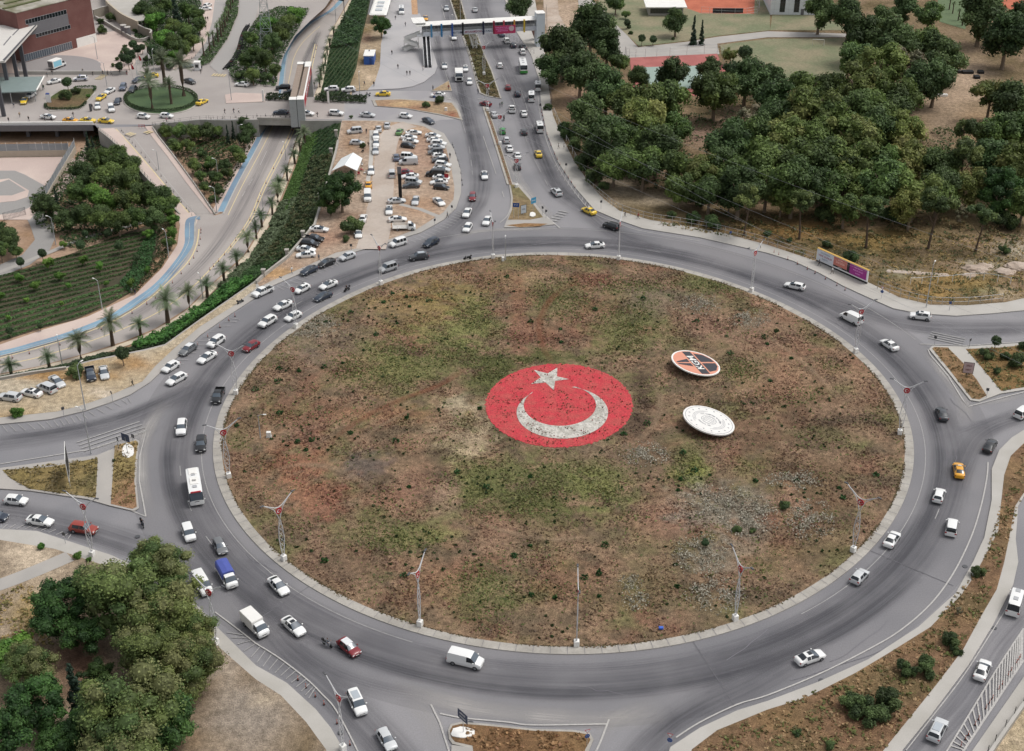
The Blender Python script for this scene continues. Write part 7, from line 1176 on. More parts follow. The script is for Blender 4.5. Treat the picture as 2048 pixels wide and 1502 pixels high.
prop_ = lambda M, r, par: [(lambda mb, q: (mb.tube([(q.x, q.y, .1), q], .12, 6), mb.build('prop', DSTEEL, par)))(MB(), M @ Vector((r * .7 * math.cos(a), r * .7 * math.sin(a), -.25))) for a in (.4, 2.2, 3.9, 5.4)]
prop_(M, rk, e)
rw = 53 / (FPX / (P(1418, 850).y * cp + H * sp_)); M = disc_frame(1417, 849, (.23, .02, .97), (150, 78), rw)
e = empty('emblem_disc', (0, 0, 0)); tag(e, 'tilted all-white disc with a ring of grey stars and a globe', 'emblem disc'); GL = mat('grey_enamel', '74777f', .6); WD = mat('white_enamel', 'dedcd8', .5, .04, 1)
dpoly(e, 'rim', circ(rw), WD, M, -.25, .25)
def ringc(par, r0, r1, m, z, a0=0, a1=360, name='ring', cx=0, cy=0, sx=1.0):
 mb = MB(); n = 40; vs = []
 for i in range(n + 1):
  a = R(a0 + (a1 - a0) * i / n)
  for r in (r0, r1): vs.append(M @ Vector((cx + sx * r * math.cos(a), cy + r * math.sin(a), z)))
 mb.add(vs, [(2 * i, 2 * i + 1, 2 * i + 3, 2 * i + 2) for i in range(n)]); return mb.build(name, m, par)
ringc(e, rw * .91, rw * .925, GL, .012); ringc(e, rw * .62, rw * .632, GL, .012, -60, 60); ringc(e, rw * .62, rw * .632, GL, .012, 120, 240)
for r, a0, a1 in ((.57, -50, 50), (.52, -45, 45), (.57, 130, 230), (.52, 135, 225)): ringc(e, rw * r, rw * r + .05, GL, .012, a0, a1, 'wreath')
for k in range(16):
 a = R(k * 22.5 + 11); c = (rw * .78 * math.cos(a), rw * .78 * math.sin(a)); dpoly(e, 'star', [(c[0] + rw * (.045 if i % 2 == 0 else .018) * math.sin(R(i * 36)), c[1] + rw * (.045 if i % 2 == 0 else .018) * math.cos(R(i * 36))) for i in range(10)][::-1], GL, M, .003, .012)
for sx in (.25, .6, 1.0): ringc(e, rw * .28, rw * .295, GL, .012, 0, 360, 'globe_line', sx=sx)
for y in (-.12, 0, .12): dpoly(e, 'globe_line', [(-rw * .26, rw * y), (rw * .26, rw * y), (rw * .26, rw * (y + .012)), (-rw * .26, rw * (y + .012))][::-1], GL, M, .003, .01)
for s, a0, a1, up in (('T.C. ULAŞTIRMA VE ALTYAPI', 158, 22, 1), ('BAKANLIĞI', 235, 305, -1)):
 for i, ch in enumerate(s):
  if ch == ' ': continue
  a = R(a0 + (a1 - a0) * i / (len(s) - 1)); text(e, ch, rw * .10, GL, M @ Matrix.Translation((rw * .43 * math.cos(a), rw * .43 * math.sin(a), .02)) @ Matrix.Rotation(a - R(90) * up, 4, 'Z'), ext=.004)
prop_(M, rw, e)
# ------------------------------------------------------------------ lamps
def flag_lamp(px, py, h, rz, label, group='lamps with red emblems', z=.12, single=False):
 q = P(px, py, z); e = empty('street_lamp', q, rz); tag(e, label, 'street lamp', group); k = h / 12.5; a = MB()
 for s in (1, -1):
  a.tube([(0, s * x, z_ * k) for x, z_ in ((.10, .9), (.38, 2.8), (.5, 4.4), (.38, 6.0), (.1, 7.8), (.12, 8.2), (.42, 9.2))], .07, 5)
  a.tube([(0, s * x, z_ * k) for x, z_ in ((.42, 9.2), (.9, 10.2), (1.7, 11.0), (2.9, 11.9))], [.07, .07, .06, .05], 5); a.tube([(0, s * x, z_ * k) for x, z_ in ((0, 10.25), (.7, 10.45), (1.6, 11.05), (2.9, 11.95))], .07, 5)
  for z0 in (1.6, 2.6, 3.6, 4.6, 5.6, 6.6): a.tube([(0, -s * .3, z0 * k), (0, s * .3, (z0 + .9) * k)], .03, 4)
 a.tube([(0, 0, .3), (0, 0, 1.2 * k)], .13, 8); a.build('pole', mat('pale_grey_steel', 'c9c9ca', .5), e)
 b = MB(); b.bbox(-.4, -.4, -.1, .4, .4, 1.0, .06); b.build('footing', WHITE, e)
 d = MB(); d.tube([(-.06, 0, 9.6 * k), (.06, 0, 9.6 * k)], .56, 20); do = d.build('emblem', REDP, e)
 c = MB(); n = 14
 for s in (1, -1):
  o1 = [(s * .068, s * (-.06 + .3 * math.cos(R(t))), 9.6 * k + .3 * math.sin(R(t))) for t in range(40, 321, 20)]; o2 = [(s * .068, s * (.02 + .23 * math.cos(R(t))), 9.6 * k + .23 * math.sin(R(t))) for t in range(320, 39, -20)]; w = o1 + o2; m_ = len(o1)
  c.add(w, [((i, i + 1, 2 * m_ - 2 - i, 2 * m_ - 1 - i) if s > 0 else (i, 2 * m_ - 1 - i, 2 * m_ - 2 - i, i + 1)) for i in range(m_ - 1)]); c.tube([(s * .06, s * .26, 9.6 * k), (s * .07, s * .26, 9.6 * k)], .07, 5)
 c.build('crescent', WHITE, do)
 for s in (1, -1): m = MB(); m.bbox(-.14, s * 2.95 - .35, 11.85 * k, .14, s * 2.95 + .35, 11.98 * k, .03); m.build('lamp_head', DSTEEL, e)
 return e
for px, py, h, w in [(1237, 519, 11.5, 'on the far island edge, nearest the black car'), (1503, 583, 12, 'on the far right island edge beside the white footing'), (1711, 705, 12, 'in front of the large white van'), (1799, 868, 12, 'on the right island edge, beside the dark saloon'), (1706, 1103, 12.5, 'on the lower right island edge'), (1470, 1240, 12.5, 'on the near right island edge above flowering weeds'), (1153, 1291, 13, 'seen edge-on, at the near middle of the island'),
   (840, 1251, 12.5, 'on the near island edge, left of the white panel van'), (568, 1120, 12.5, 'on the lower left island edge'), (458, 955, 12, 'on the left island edge beside the black car'), (472, 788, 11.5, 'on the left island edge behind the black pickup'), (592, 655, 11.5, 'at the white hatchback on the upper left edge'), (762, 569, 11.5, 'in front of the silver van with a roof ladder'), (986, 516, 11, 'on the far island edge, left of the splitter')]:
 q = P(px, py, .1); flag_lamp(px, py, h, math.atan2(q.y - CY, q.x - CX) - R(90), f'lattice lamp with red emblem {w}')
for px, py, h, rz, w in [(185, 1112, 12.5, 70, 'on the west arm pavement beside the red car'), (686, 1500, 12, 40, 'at the bottom edge by the south-west exit'), (432, 1288, 12.5, 60, 'half hidden by the large near-left tree'), (968, 150, 11.5, -75, 'in the grass median, nearer the footbridge'), (975, 222, 10, -80, 'at the lower tip of the grass median'), (1000, 290, 10.5, -75, 'on the median fence below the crossing'), (1033, 375, 9.5, -70, 'at the top of the splitter with blue signs'), (2070, 1350, 13, -35, 'cut off at the right edge by the hatching')]: flag_lamp(px, py, h, R(rz), f'lattice lamp with red emblem {w}')
def pole_lamp(px, py, h, rz, label, z=.1, arm=1.2, heads=1, col=None, r=.09):
 e = empty('lamp_post', P(px, py, z), R(rz)); tag(e, label, 'lamp post', 'plain lamp posts'); m = MB(); m.tube([(0, 0, 0), (0, 0, h * .97)], [r * 1.4, r * .7], 7)
 for s in ((1,) if heads == 1 else (1, -1)): m.tube([(0, 0, h * .95), (s * arm * .5, 0, h), (s * arm, 0, h)], r * .5, 5)
 m.build('pole', col or STEEL, e)
 for s in ((1,) if heads == 1 else (1, -1)): k = MB(); k.bbox(s * arm - .3, -.13, h - .05, s * arm + .3, .13, h + .07, .03); k.build('lamp_head', WHITE, e)
for px, py, h, rz, z, w in [(182, 907, 9.5, 160, .12, 'at the west splitter crossing'), (171, 820, 10, 60, .12, 'white one leaning over the left parking lot'), (1852, 615, 10.5, 60, .12, 'tall white one on the east pavement'), (1011, 520, 5.5, 90, .12, 'small round-headed one on the far island kerb'), (521, 876, 5, 0, .4, 'thin grey one standing on the left of the island'), (318, 340, 5.5, 150, ZL * .5, 'on the ramp from the square'), (434, 425, 7, 160, ZL, 'at the tip of the triangular garden'), (437, 360, 6, 150, ZL, 'inside the triangular garden, lower'), (479, 290, 6, 20, ZL, 'inside the triangular garden, upper'),
   (406, 598, 6, 120, ZL, 'among the palms beside the sunken road'), (205, 620, 7.5, 150, ZL, 'among the hedge rows near the cycle lane'), (338, 515, 7, 130, ZL, 'beside the cycle lane bend'), (112, 490, 7.5, 160, ZL, 'above the sunken park path'), (126, 735, 7, 110, ZL, 'between the first palms at left'), (572, 320, 5, 120, ZL, 'beside the underpass lanes, upper'), (528, 438, 6, 120, ZL, 'beside the underpass lanes, lower'), (672, 45, 8, 120, ZL, 'north of the bridge beside the sunken road'), (195, 118, 7.5, 180, .1, 'on the pink paving by the brick building'), (214, 172, 7.5, 170, .1, 'behind the queued white saloon'), (463, 200, 9, 100, .1, 'thin one on the square beside the crossing'), (720, 190, 7, 90, .1, 'at the right end of the bridge hedge'), (310, 150, 8, 90, .1, 'behind the round lawn, near the flags'), (905, 78, 8, 90, .1, 'just below the footbridge in the avenue'), (921, 40, 9, 0, .1, 'beyond the footbridge on the median')]:
 pole_lamp(px, py, h, rz, f'plain lamp post {w}', z)
# ------------------------------------------------------------------ signs
def sign(px, py, w, h, zb, rz, m, label, txt=None, tm=None, ts=.5, z=.12, cat='road sign', name='road_sign', posts=1, edge=None, group=None, lean=0):
 "flat sign on posts; rz is the way its face looks (degrees, -90 = towards the camera)"
 e = empty(name, P(px, py, z), R(rz + 90)); tag(e, label, cat, group); k = MB()
 for x in ((0,) if posts == 1 else (-w * .35, w * .35)): k.tube([(x, .06, 0), (x, .06, zb + h * .6)], .05, 6)
 k.build('post', STEEL, e)
 b = MB(); b.bbox(-w / 2, -.02, zb, w / 2, .03, zb + h, .02); pn = b.build('panel', m, e)
 if edge: c = MB(); [c.box(*a) for a in ((-w / 2 - .06, -.045, zb - .06, w / 2 + .06, .05, zb), (-w / 2 - .06, -.045, zb + h, w / 2 + .06, .05, zb + h + .06), (-w / 2 - .06, -.045, zb, -w / 2, .05, zb + h), (w / 2, -.045, zb, w / 2 + .06, .05, zb + h))]; c.build('frame', edge, e)
 for i, t in enumerate(txt or []): text(pn, t, ts, tm or WHITE, Matrix.Translation((0, -.04, zb + h * (1 - (i + .75) / (len(txt) + .5)))) @ Matrix.Rotation(R(90), 4, 'X'))
 return e
BLS = mat('sign_blue', '274a86', .4); DBS = mat('sign_navy', '2c3a55', .45); WS_ = mat('sign_white', 'e8e8e8', .4)
sign(256, 907, 1.9, 1.5, 2.6, 60, DBS, 'dark blue direction board on a white pad at the west splitter', ['MERKEZ', 'OTOGAR'], ts=.3); sign(238, 897, .7, .8, 1.6, 40, DSTEEL, 'small dark sign left of the west direction board'); sign(268, 889, .7, .8, 1.4, 60, DSTEEL, 'small dark sign right of the west direction board')
sign(926, 1467, 2.1, 1.5, 2.4, -140, DBS, 'dark blue direction board on a white pad at the south splitter', ['MERKEZ', 'OTOGAR'], ts=.32, posts=1)
for px, py, hx, lb in [(256, 904, (12, 14), 'west'), (925, 1468, (24, 11), 'south'), (1065, 431, (6, 4.5), 'north')]: 
 o = poly('concrete_pad', [(px + hx[0] * math.cos(R(a)) * (1 + .12 * math.sin(a)), py + hx[1] * math.sin(R(a)) * (1 + .1 * math.cos(a * 3))) for a in range(0, 360, 20)], WHITE, up=.33, skirt=.2, kind=None, label=f'rough white concrete pad under the sign of the {lb} splitter', cat='concrete pad')
def yieldsign(px, py, rz, label, blue=True, z=.12):
 e = empty('give_way_sign', P(px, py, z), R(rz + 90)); tag(e, label, 'road sign'); k = MB(); k.tube([(0, .05, 0), (0, .05, 2.9)], .035, 6); k.build('post', STEEL, e)
 t = MB(); t.add([(-.42, 0, 2.95), (.42, 0, 2.95), (0, 0, 2.25), (-.42, .03, 2.95), (.42, .03, 2.95), (0, .03, 2.25)], [(0, 2, 1), (3, 4, 5), (0, 1, 4, 3), (1, 2, 5, 4), (2, 0, 3, 5)]); t.build('red_triangle', REDP, e)
 t = MB(); t.add([(-.3, -.01, 2.88), (.3, -.01, 2.88), (0, -.01, 2.38)], [(0, 2, 1)]); t.build('white_triangle', WS_, e)
 if blue: t = MB(); t.tube([(0, -.02, 1.8), (0, .02, 1.8)], .36, 16); d = t.build('blue_disc', BLS, e); t = MB(); [t.add([(x * .7, -.026, 1.8 + z_ * .7) for x, z_ in ((math.cos(a) * .3, math.sin(a) * .3), (math.cos(a + .9) * .3, math.sin(a + .9) * .3), (math.cos(a + .75) * .2, math.sin(a + .75) * .2), (math.cos(a) * .2, math.sin(a) * .2))], [(0, 3, 2, 1), (0, 1, 2, 3)]) for a in (0, 2.09, 4.19)]; t.build('arrows', WS_, d)
yieldsign(1174, 1492, -70, 'white triangle over blue disc at the right end of the south splitter'); yieldsign(1338, 1500, -110, 'white triangle over blue disc at the bottom edge, on the walkway'); yieldsign(1762, 598, -120, 'white triangle over blue plate on the pavement right of the billboard'); yieldsign(869, 205, -60, 'small sign at the left tip of the dirt gore')
sign(1032, 437, 1.6, 1.1, 3.0, -95, BLS, 'pair of blue boards on one post at the north splitter', ['P  P'], ts=.5, posts=2); sign(1067, 423, 1.6, 1.5, 2.2, -50, mat('sign_cyan', '3f8fb5', .4), 'cyan and blue board above the white pad, north splitter', ['DURAK'], ts=.34); sign(1047, 430, 1.5, 2.1, .5, -60, mat('poster_pale', 'bcc4cc', .3), 'black framed poster case on the north splitter', ['AFİŞ'], ts=.4, cat='advertising panel', name='advertising_panel', edge=BLACK, tm=DBS)
sign(1934, 752, 1.9, 2.3, .7, -105, mat('poster_pink', 'b9a4a4', .3), 'black framed poster case with pinkish poster on the east splitter', ['2024', 'FEST'], ts=.5, cat='advertising panel', name='advertising_panel', edge=BLACK, tm=mat('poster_maroon', '6d3b40', .4))
sign(141, 960, 6.0, 4.4, 1.6, 16.7, BLACK, 'tall billboard seen nearly edge-on at the west splitter', cat='billboard', name='billboard', posts=2, edge=WHITE)
for px, py, w in [(1202, 418, 'on the pavement above the yellow taxi'), (1132, 343, 'on the narrow pavement near the bushes'), (1080, 223, 'beside the round bushes'), (1460, 480, 'on the pavement opposite the island'), (1898, 622, 'on the pavement at the eastern arm'), (225, 803, 'on the kerb of the left lot, tall'), (129, 835, 'thin one left on the kerb of the left lot'), (131, 1088, 'on the west arm pavement'), (703, 506, 'at the exit of the parking ground'), (904, 428, 'on the lot corner, right'), (870, 455, 'with a fork at the lot pavement'), (1092, 437, 'red-topped one at the north splitter corner'), (1085, 430, 'short one beside the north splitter'), (1972, 797, 'at the tip of the east splitter'), (1868, 692, 'at the left corner of the east splitter'), (1938, 697, 'beside the white stone on the east splitter')]:
 sign(px, py, .55, .6, 1.7, -90 + rnd.uniform(-50, 50), rnd.choice([BLS, DSTEEL, DSTEEL]), f'small post sign {w}', group='small post signs')
# long street billboard
a, b = P(1631.5, 523, .12), P(1733, 569, .12); L_ = (b - a).length; M = Matrix.Translation(a) @ Matrix.Rotation(math.atan2(b.y - a.y, b.x - a.x), 4, 'Z'); e = empty('street_billboard'); e.matrix_world = M; tag(e, 'long street billboard with white, orange and magenta panels', 'billboard'); Hh = 2.75
k = MB(); k.bbox(0, 0, .55, L_, .3, .6 + Hh, .03); k.build('backing', WS_, e); k = MB(); k.box(-.05, -.1, .62 + Hh, L_ + .05, .5, .72 + Hh); k.build('top_rail', mat('ochre_rail', 'c09a50', .6), e); k = MB(); [k.box(x, .05, -.1, x + .15, .25, .6) for x in np.linspace(.2, L_ - .4, 9)]; k.box(0, .2, 0, L_, .24, .54); k.build('plinth', BLACK, e)
def panel(x0, x1, z0, z1, m, lines, tm, ts): k = MB(); k.box(x0, -.03, z0, x1, -.004, z1); p = k.build('poster', m, e); [text(p, t, s_ or ts, m_ or tm, Matrix.Translation(((x0 + x1) / 2, -.04, zz)) @ Matrix.Rotation(R(90), 4, 'X')) for t, zz, s_, m_ in lines]; return p
x1, x2, x3 = L_ * .335, L_ * .60, L_ * .655; GR = mat('poster_grey_ink', '7a7f90', .5); RI = mat('poster_red_ink', '9a4a60', .5); PKI = mat('poster_pink_ink', 'e8a0dc', .5)
panel(.15, x1, .75, 3.2, mat('poster_white', 'd3d7de', .4), [('HAYATINIZDA', 2.7, .42, GR), ('YENİ GÜNLER', 2.0, .62, RI), ('BAŞLIYOR', 1.35, .36, GR)], GR, .5); panel(x1 + .05, x2, 1.25, 3.2, mat('poster_orange', 'c8786a', .4), [('BÜYÜK', 2.8, .4, None), ('İNDİRİM', 2.1, .6, None)], mat('poster_cream', 'efc0b4', .5), .6); panel(x1 + .05, x2, .9, 1.22, BLACK, [('KAMPANYA', 1.06, .22, None)], WS_, .2)
panel(x2 + .05, x3 - .02, .9, 3.2, mat('poster_black', '2a1220', .4), [('•', 2.4, .6, None)], GR, .5); panel(x3, L_ - .35, .85, 3.2, mat('poster_magenta', 'a32e8c', .4), [('YENİ SEZON', 2.75, .4, None), ('AÇILIŞ GÜNÜ', 2.15, .46, None), ('BURADA', 1.5, .34, None)], PKI, .4)
# ------------------------------------------------------------------ posts that repeat
def posts(name, label, cat, group, spots, build, z=0.0):
 p = None; n_ = 0
 for s in spots:
  q = P(s[0], s[1], s[2] if len(s) > 2 else z)
  n_ += 1; lb = f'{label}, {ORD[n_ - 1]} of its line'
  if p is None: p = build(q); p.name = name; tag(p, lb, cat, group)
  else: c = copy_tree(p); c.location = q; c['label'] = lb
def along(pts, n, j=0): A = cr([tuple(p) for p in pts], 10, False); return [tuple(np.array(A[int((len(A) - 1) * k / max(1, n - 1))]) + j) for k in range(n)]
def bollard(col):
 def f(q): k = MB(); k.tube([(0, 0, 0), (0, 0, .75)], .055, 8); o = k.build('x', DSTEEL, None, loc=q) if col is None else k.build('x', col, None, loc=q); c = MB(); c.tube([(0, 0, .5), (0, 0, .62)], .06, 8); c.build('band', WHITE, o); b = MB(); b.tube([(0, 0, -.02), (0, 0, .06)], .17, 8); b.build('foot', BLACK, o); return o
 return f
OR = mat('orange_plastic', 'b0492f', .5)
for nm, pts, n, z, w in [('d', [(2040, 1316), (1985, 1398), (1922, 1492)], 15, .06, 'on the hatching of the parallel road'), ('sw', [(596, 1360), (625, 1388), (655, 1418), (700, 1490)], 6, .06, 'on the hatching of the south-west exit'), ('cy', [(402, 460), (399, 488), (385, 520), (345, 566), (300, 604), (225, 648), (150, 680), (75, 703), (0, 722)], 22, ZL + .05, 'beside the blue cycle lane'), ('md', [(634, 92), (620, 145), (606, 200), (577, 278), (528, 375), (500, 440), (453, 505), (420, 540)], 26, ZL + .05, 'on the yellow line of the sunken road'), ('nw', [(395, 690), (440, 655), (470, 633)], 5, .06, 'by the hatching of the upper left kerb'), ('ea', [(1548, 505), (1590, 526), (1640, 552), (1690, 580)], 9, .14, 'along the kerb before the billboard'), ('av', [(980, 245), (1000, 305), (1020, 365)], 14, .14, 'on the median kerb of the avenue'), ('nb', [(1083, 225), (1096, 275), (1120, 330), (1150, 375)], 14, .14, 'along the northbound kerb')]:
 posts('delineator_post', f'orange delineator post {w}', 'delineator post', f'delineators {w}', [(*p[:2],) for p in along(pts, n)], bollard(OR), z)
for pts, n, zf, w in [([(243, 262), (268, 290), (308, 335), (356, 395), (384, 432)], 18, True, 'down the middle of the ramp'), ([(310, 252), (400, 240), (514, 232), (580, 234)], 16, False, 'along the bridge pavement'), ([(905, 290), (918, 330), (925, 370)], 8, False, 'beside the lot pavement'), ([(380, 120), (405, 100), (425, 70)], 8, False, 'between the park pavement and road')]:
 posts('bollard', f'short dark bollard {w}', 'bollard', f'bollards {w}', [(p[0], p[1], (zr(*p[:2]) if zf else .1)) for p in along(pts, n)], bollard(None))
def railing(name, pts, zf, h, label, n, m=DSTEEL, rails=2, pr=.04, cat='railing', posts_mat=None):
 A = along(pts, n); W_ = [P(p[0], p[1], zf(p[0], p[1])) for p in A]; e = empty(name, W_[0]); tag(e, label, cat); 
 for w in W_[:100]: k = MB(); q = w - W_[0]; k.tube([q, q + Vector((0, 0, h))], pr, 5); k.build('post', posts_mat or m, e)
 for i in range(rails): k = MB(); k.tube([w - W_[0] + Vector((0, 0, h * (i + 1) / rails - .05)) for w in W_], pr * .6, 4, caps=False); k.build('rail', m, e)
 return e
railing('ramp_railing', [(305, 252), (345, 306), (390, 367), (431, 427)], lambda x, y: zr(x, y) + .3, 1.0, 'dark railing between ramp and triangular garden', 26); railing('ramp_railing', [(197, 259), (235, 291), (290, 351), (345, 411)], lambda x, y: zr(x, y) + .3, 1.0, 'pale railing on the outer wall of the ramp', 34, mat('pale_rail', 'c9c4bc', .7), 1, .1)
railing('bridge_railing', [(305, 251), (400, 238.5), (450, 239), (514, 237), (600, 239)], lambda x, y: .35, 1.0, 'thin railing along the south edge of the square', 24); railing('bridge_railing', [(560, 193), (640, 192), (692, 192)], lambda x, y: .1, 1.0, 'thin railing along the north edge of the bridge', 14); railing('park_railing', [(328, 128), (360, 112), (385, 95), (398, 78), (402, 55)], lambda x, y: .1, 1.2, 'dark railing along the station park', 22); railing('corner_railing', [(458, 150), (463, 158), (475, 164), (490, 168), (505, 168), (545, 167)], lambda x, y: .1, 1.1, 'railing round the planted corner by the motorbikes', 18)
railing('avenue_fence', [(1098, 182), (1104, 205), (1100, 215)], lambda x, y: .1, 1.8, 'dark fence under the big trees beside the pavement', 8, rails=3); railing('pavement_fence', [(1093, 20), (1094, 62)], lambda x, y: .1, 2.0, 'long dark fence beyond the white tower', 8, rails=3); railing('side_fence', [(985, 62), (1010, 74), (1040, 88), (1068, 108)], lambda x, y: .1, 1.6, 'metal fence slanting below the pink banner', 14, rails=3)
railing('wood_fence', [(1175, 372), (1209, 400), (1240, 422), (1300, 440), (1375, 452), (1450, 467), (1535, 490), (1628, 521)], lambda x, y: .14, 1.9, 'white post and wire fence above the far pavement', 30, STEEL, 2, .06, 'fence', KERB); railing('wood_fence', [(1755, 577), (1800, 594), (1862, 609), (1936, 610), (2005, 603)], lambda x, y: .14, 1.9, 'white post and wire fence right of the billboard', 13, STEEL, 2, .07, 'fence', KERB); railing('wood_fence', [(1820, 570), (1890, 566), (1960, 560), (2020, 570)], lambda x, y: .14, 1.8, 'broken white post fence on the dry grass', 8, STEEL, 1, .08, 'fence', WHITE); railing('wood_fence', [(1108, 228), (1126, 268), (1150, 318), (1178, 362)], lambda x, y: .14, 1.8, 'thin post fence beside the narrow pavement', 14, STEEL, 1, .07, 'fence', WHITE)
wall('boundary_wall', [(2110, 1330), (2047, 1408), (1990, 1490), (1965, 1530)], 1.3, 0, .35, CONC, 'pale boundary wall with bent black posts at lower right', 'wall', cap=WALK); railing('wall_posts', [(2060, 1385), (2020, 1440), (1975, 1505)], lambda x, y: 1.3, 1.3, 'bent black posts on the boundary wall', 6, BLACK, 0, .05, 'fence posts')
railing('court_fence', [(1250, 112), (1262, 117), (1330, 115), (1434, 108), (1447, 133)], lambda x, y: .14, 3.2, 'tall mesh fence round the red sports court', 14, STEEL, 3, .05, 'fence'); railing('tennis_fence', [(1402, 30), (1510, 31), (1512, 0)], lambda x, y: .14, 3.0, 'tall fence in front of the clay courts', 10, STEEL, 3, .05, 'fence')
def manhole(px, py, w, z=.13): k = MB(); k.tube([(0, 0, -.05), (0, 0, .01 + _lay[0] * .001)], .42, 16); o = k.build('manhole_cover', DSTEEL, None, loc=P(px, py, z)); tag(o, f'dark round manhole cover {w}', 'manhole cover', 'manhole covers')
for a in [(1634, 552 - 15, 'left of the billboard'), (1828, 618, 'on the east pavement'), (1395, 466, 'on the far pavement, left'), (275, 1073, 'on the west exit pavement'), (10, 841, 'at the left edge pavement'), (505, 1382, 'on the bare ground near the left trees'), (682, 1465, 'in the gutter of the south-west exit'), (1652, 1373, 'on the near right walkway'), (2035, 882, 'on the walkway at the eastern exit'), (278, 770, 'near the left lot corner')]: manhole(*a)
for a in [(941, 1446, 'in the gutter of the south splitter'), (1643, 1361, 'beside the near right walkway'), (1988, 1256, 'on the parallel road, dark'), (1930, 1133, 'in the right gutter')]: manhole(*a, .03)
# ------------------------------------------------------------------ far right: courts, sheds, goal
GR_ = lambda n, pts, m, up=.24, **k: poly(n, pts, m, up=up, **k)
GR_('yard', [(1085, -60), (1110, -60), (1118, 30), (1145, 80), (1118, 110), (1100, 90), (1088, 40)], SOILP); GR_('footpath', [(1150, -60), (1175, -60), (1184, 0), (1224, 38), (1276, 96), (1374, 85), (1436, 75), (1535, 64), (1700, 69), (1710, 76), (1535, 76), (1434, 89), (1439, 110), (1261, 120), (1229, 107), (1200, 95), (1160, 40)], WALK_G)
GR_('lawn', [(1195, 0), (1215, 35), (1278, 94), (1374, 83), (1436, 73), (1540, 62), (1540, 20), (1500, -60), (1190, -60)], GRASS); GR_('playing_field', [(1440, 91), (1535, 79), (1690, 78), (1692, 166), (1600, 172), (1560, 160), (1480, 132), (1444, 112)], GRASS); GR_('lawn', [(1890, -60), (1935, -60), (1940, 20), (1930, 60), (1880, 45), (1875, 0)], mat('lawn_green', '5a6a4a', .95, .2, 2)); GR_('lawn', [(1545, 28), (1640, 30), (1700, 62), (1540, 62)], GRASS)
CR_ = mat('court_red', 'a9655f', .85, .08, 2, hex2='9c5a55'); GR_('sports_court', [(1259, 117), (1434, 109), (1446, 135), (1478, 195), (1269, 192)], CR_); GR_('court_field', [(1286, 136), (1394, 133), (1418, 178), (1299, 180)], mat('court_green', '8fa097', .85, .08, 2), .25)
CY_ = mat('clay', 'b5664b', .9, .12, 2, hex2='a85b42'); GR_('clay_court', [(1366, -60), (1512, -60), (1508, 29), (1402, 28), (1368, 16)], CY_); GR_('clay_court', [(1940, -60), (2100, -60), (2100, 60), (2040, 30), (1990, 5), (1960, 40), (1940, 15)], CY_)
k = MB(); q = P(1425, 27, .1); q2 = P(1487, 29, .1); k.box(q.x, q.y, .1, q2.x, q.y + .1, 2.0); tag(k.build('court_screen', mat('dark_screen', '2b2f33', .8)), 'long dark wind screen at the clay court', 'screen')
def boxbuild(name, a, b, depth, h, m, roof, label, cat='building', over=.6, roofth=.35, z=.1):
 "building whose near wall foot runs from pixel a to pixel b"
 A, B = P(*a, z), P(*b, z); L = (B - A).length; e = empty(name, A, math.atan2(B.y - A.y, B.x - A.x)); tag(e, label, cat); k = MB(); k.box(0, 0, 0, L, depth, h); w = k.build('wall', m, e); k = MB(); k.bbox(-over, -over, h + .003, L + over, depth + over, h + roofth, .05); r = k.build('roof', roof, e); return e, w, r, L
def win(par, x0, x1, z0, z1, m=GLASSM, name='window', frame=None, nx=1, nz=1):
 k = MB(); k.box(x0, -.06, z0, x1, .02, z1); o = k.build(name, m, par)
 k = MB(); t = .07; [k.box(*a) for a in ((x0 - t, -.09, z0 - t, x1 + t, .02, z0), (x0 - t, -.09, z1, x1 + t, .02, z1 + t))]; [k.box(x0 + (x1 - x0) * i / nx - t / 2, -.085, z0, x0 + (x1 - x0) * i / nx + t / 2, .0, z1) for i in range(nx + 1)]; [k.box(x0, -.084, z0 + (z1 - z0) * i / nz - .03, x1, .0, z0 + (z1 - z0) * i / nz + .03) for i in range(1, nz)]; k.build('frame', frame or DSTEEL, o); return o
e, w, r, L = boxbuild('shed', (1297, 32), (1366, 32), 9, 3.2, CONC, WHITE, 'white flat-roofed shed with dark front windows at the top', over=1.2); win(w, .6, L - .6, 1.0, 2.7, GLASSM, nx=12)
e, w, r, L = boxbuild('sports_hall', (1540, 30), (1640, 31), 20, 10, mat('white_cladding', 'd9dcdf', .6, .03, 1), WHITE, 'tall white clad hall at the top edge with slim dark windows'); [win(w, x, x + 1.8, 1.2, 6.2, GLASSM, nx=2, nz=3) for x in (3.3, 8.4)]; win(w, 11.0, 12.0, .1, 2.2, CONC_D, 'door'); k = MB(); [k.box(0, -.012, z_, L, .0, z_ + .04) for z_ in (2, 4, 6, 8)]; [k.box(x, -.014, 0, x + .04, .0, 10) for x in np.arange(1.3, L, 2.6)]; k.build('cladding_joints', STEEL, w)
def goal(px, py, rz, label): e = empty('football_goal', P(px, py, .16), R(rz)); tag(e, label, 'goal'); k = MB(); k.tube([(-1.9, 0, 0), (-1.9, 0, 2.2), (1.9, 0, 2.2), (1.9, 0, 0)], .07, 6); k.tube([(-1.9, 0, 2.2), (-1.9, 1.2, 0), (1.9, 1.2, 0), (1.9, 0, 2.2)], .04, 5); k.build('goal_frame', WHITE, e)
goal(1636, 92, -8, 'white goal frame at the far end of the playing field')
for i, (x, y) in enumerate([(1915, 146), (1929, 147), (1940, 147), (1961, 147), (1953, 157)]): k = MB(); k.bbox(-.9, -.9, .12, .9, .9, 1.0, .1); o = k.build('pit_cover' if i == 3 else 'crate', BLACK, None, loc=P(x, y, .1)); tag(o, f'black square box on the dirt clearing, {ORD[i]} of five' if i < 4 else 'black box on the dirt clearing, nearest the camera', 'crate', 'black boxes on the clearing')
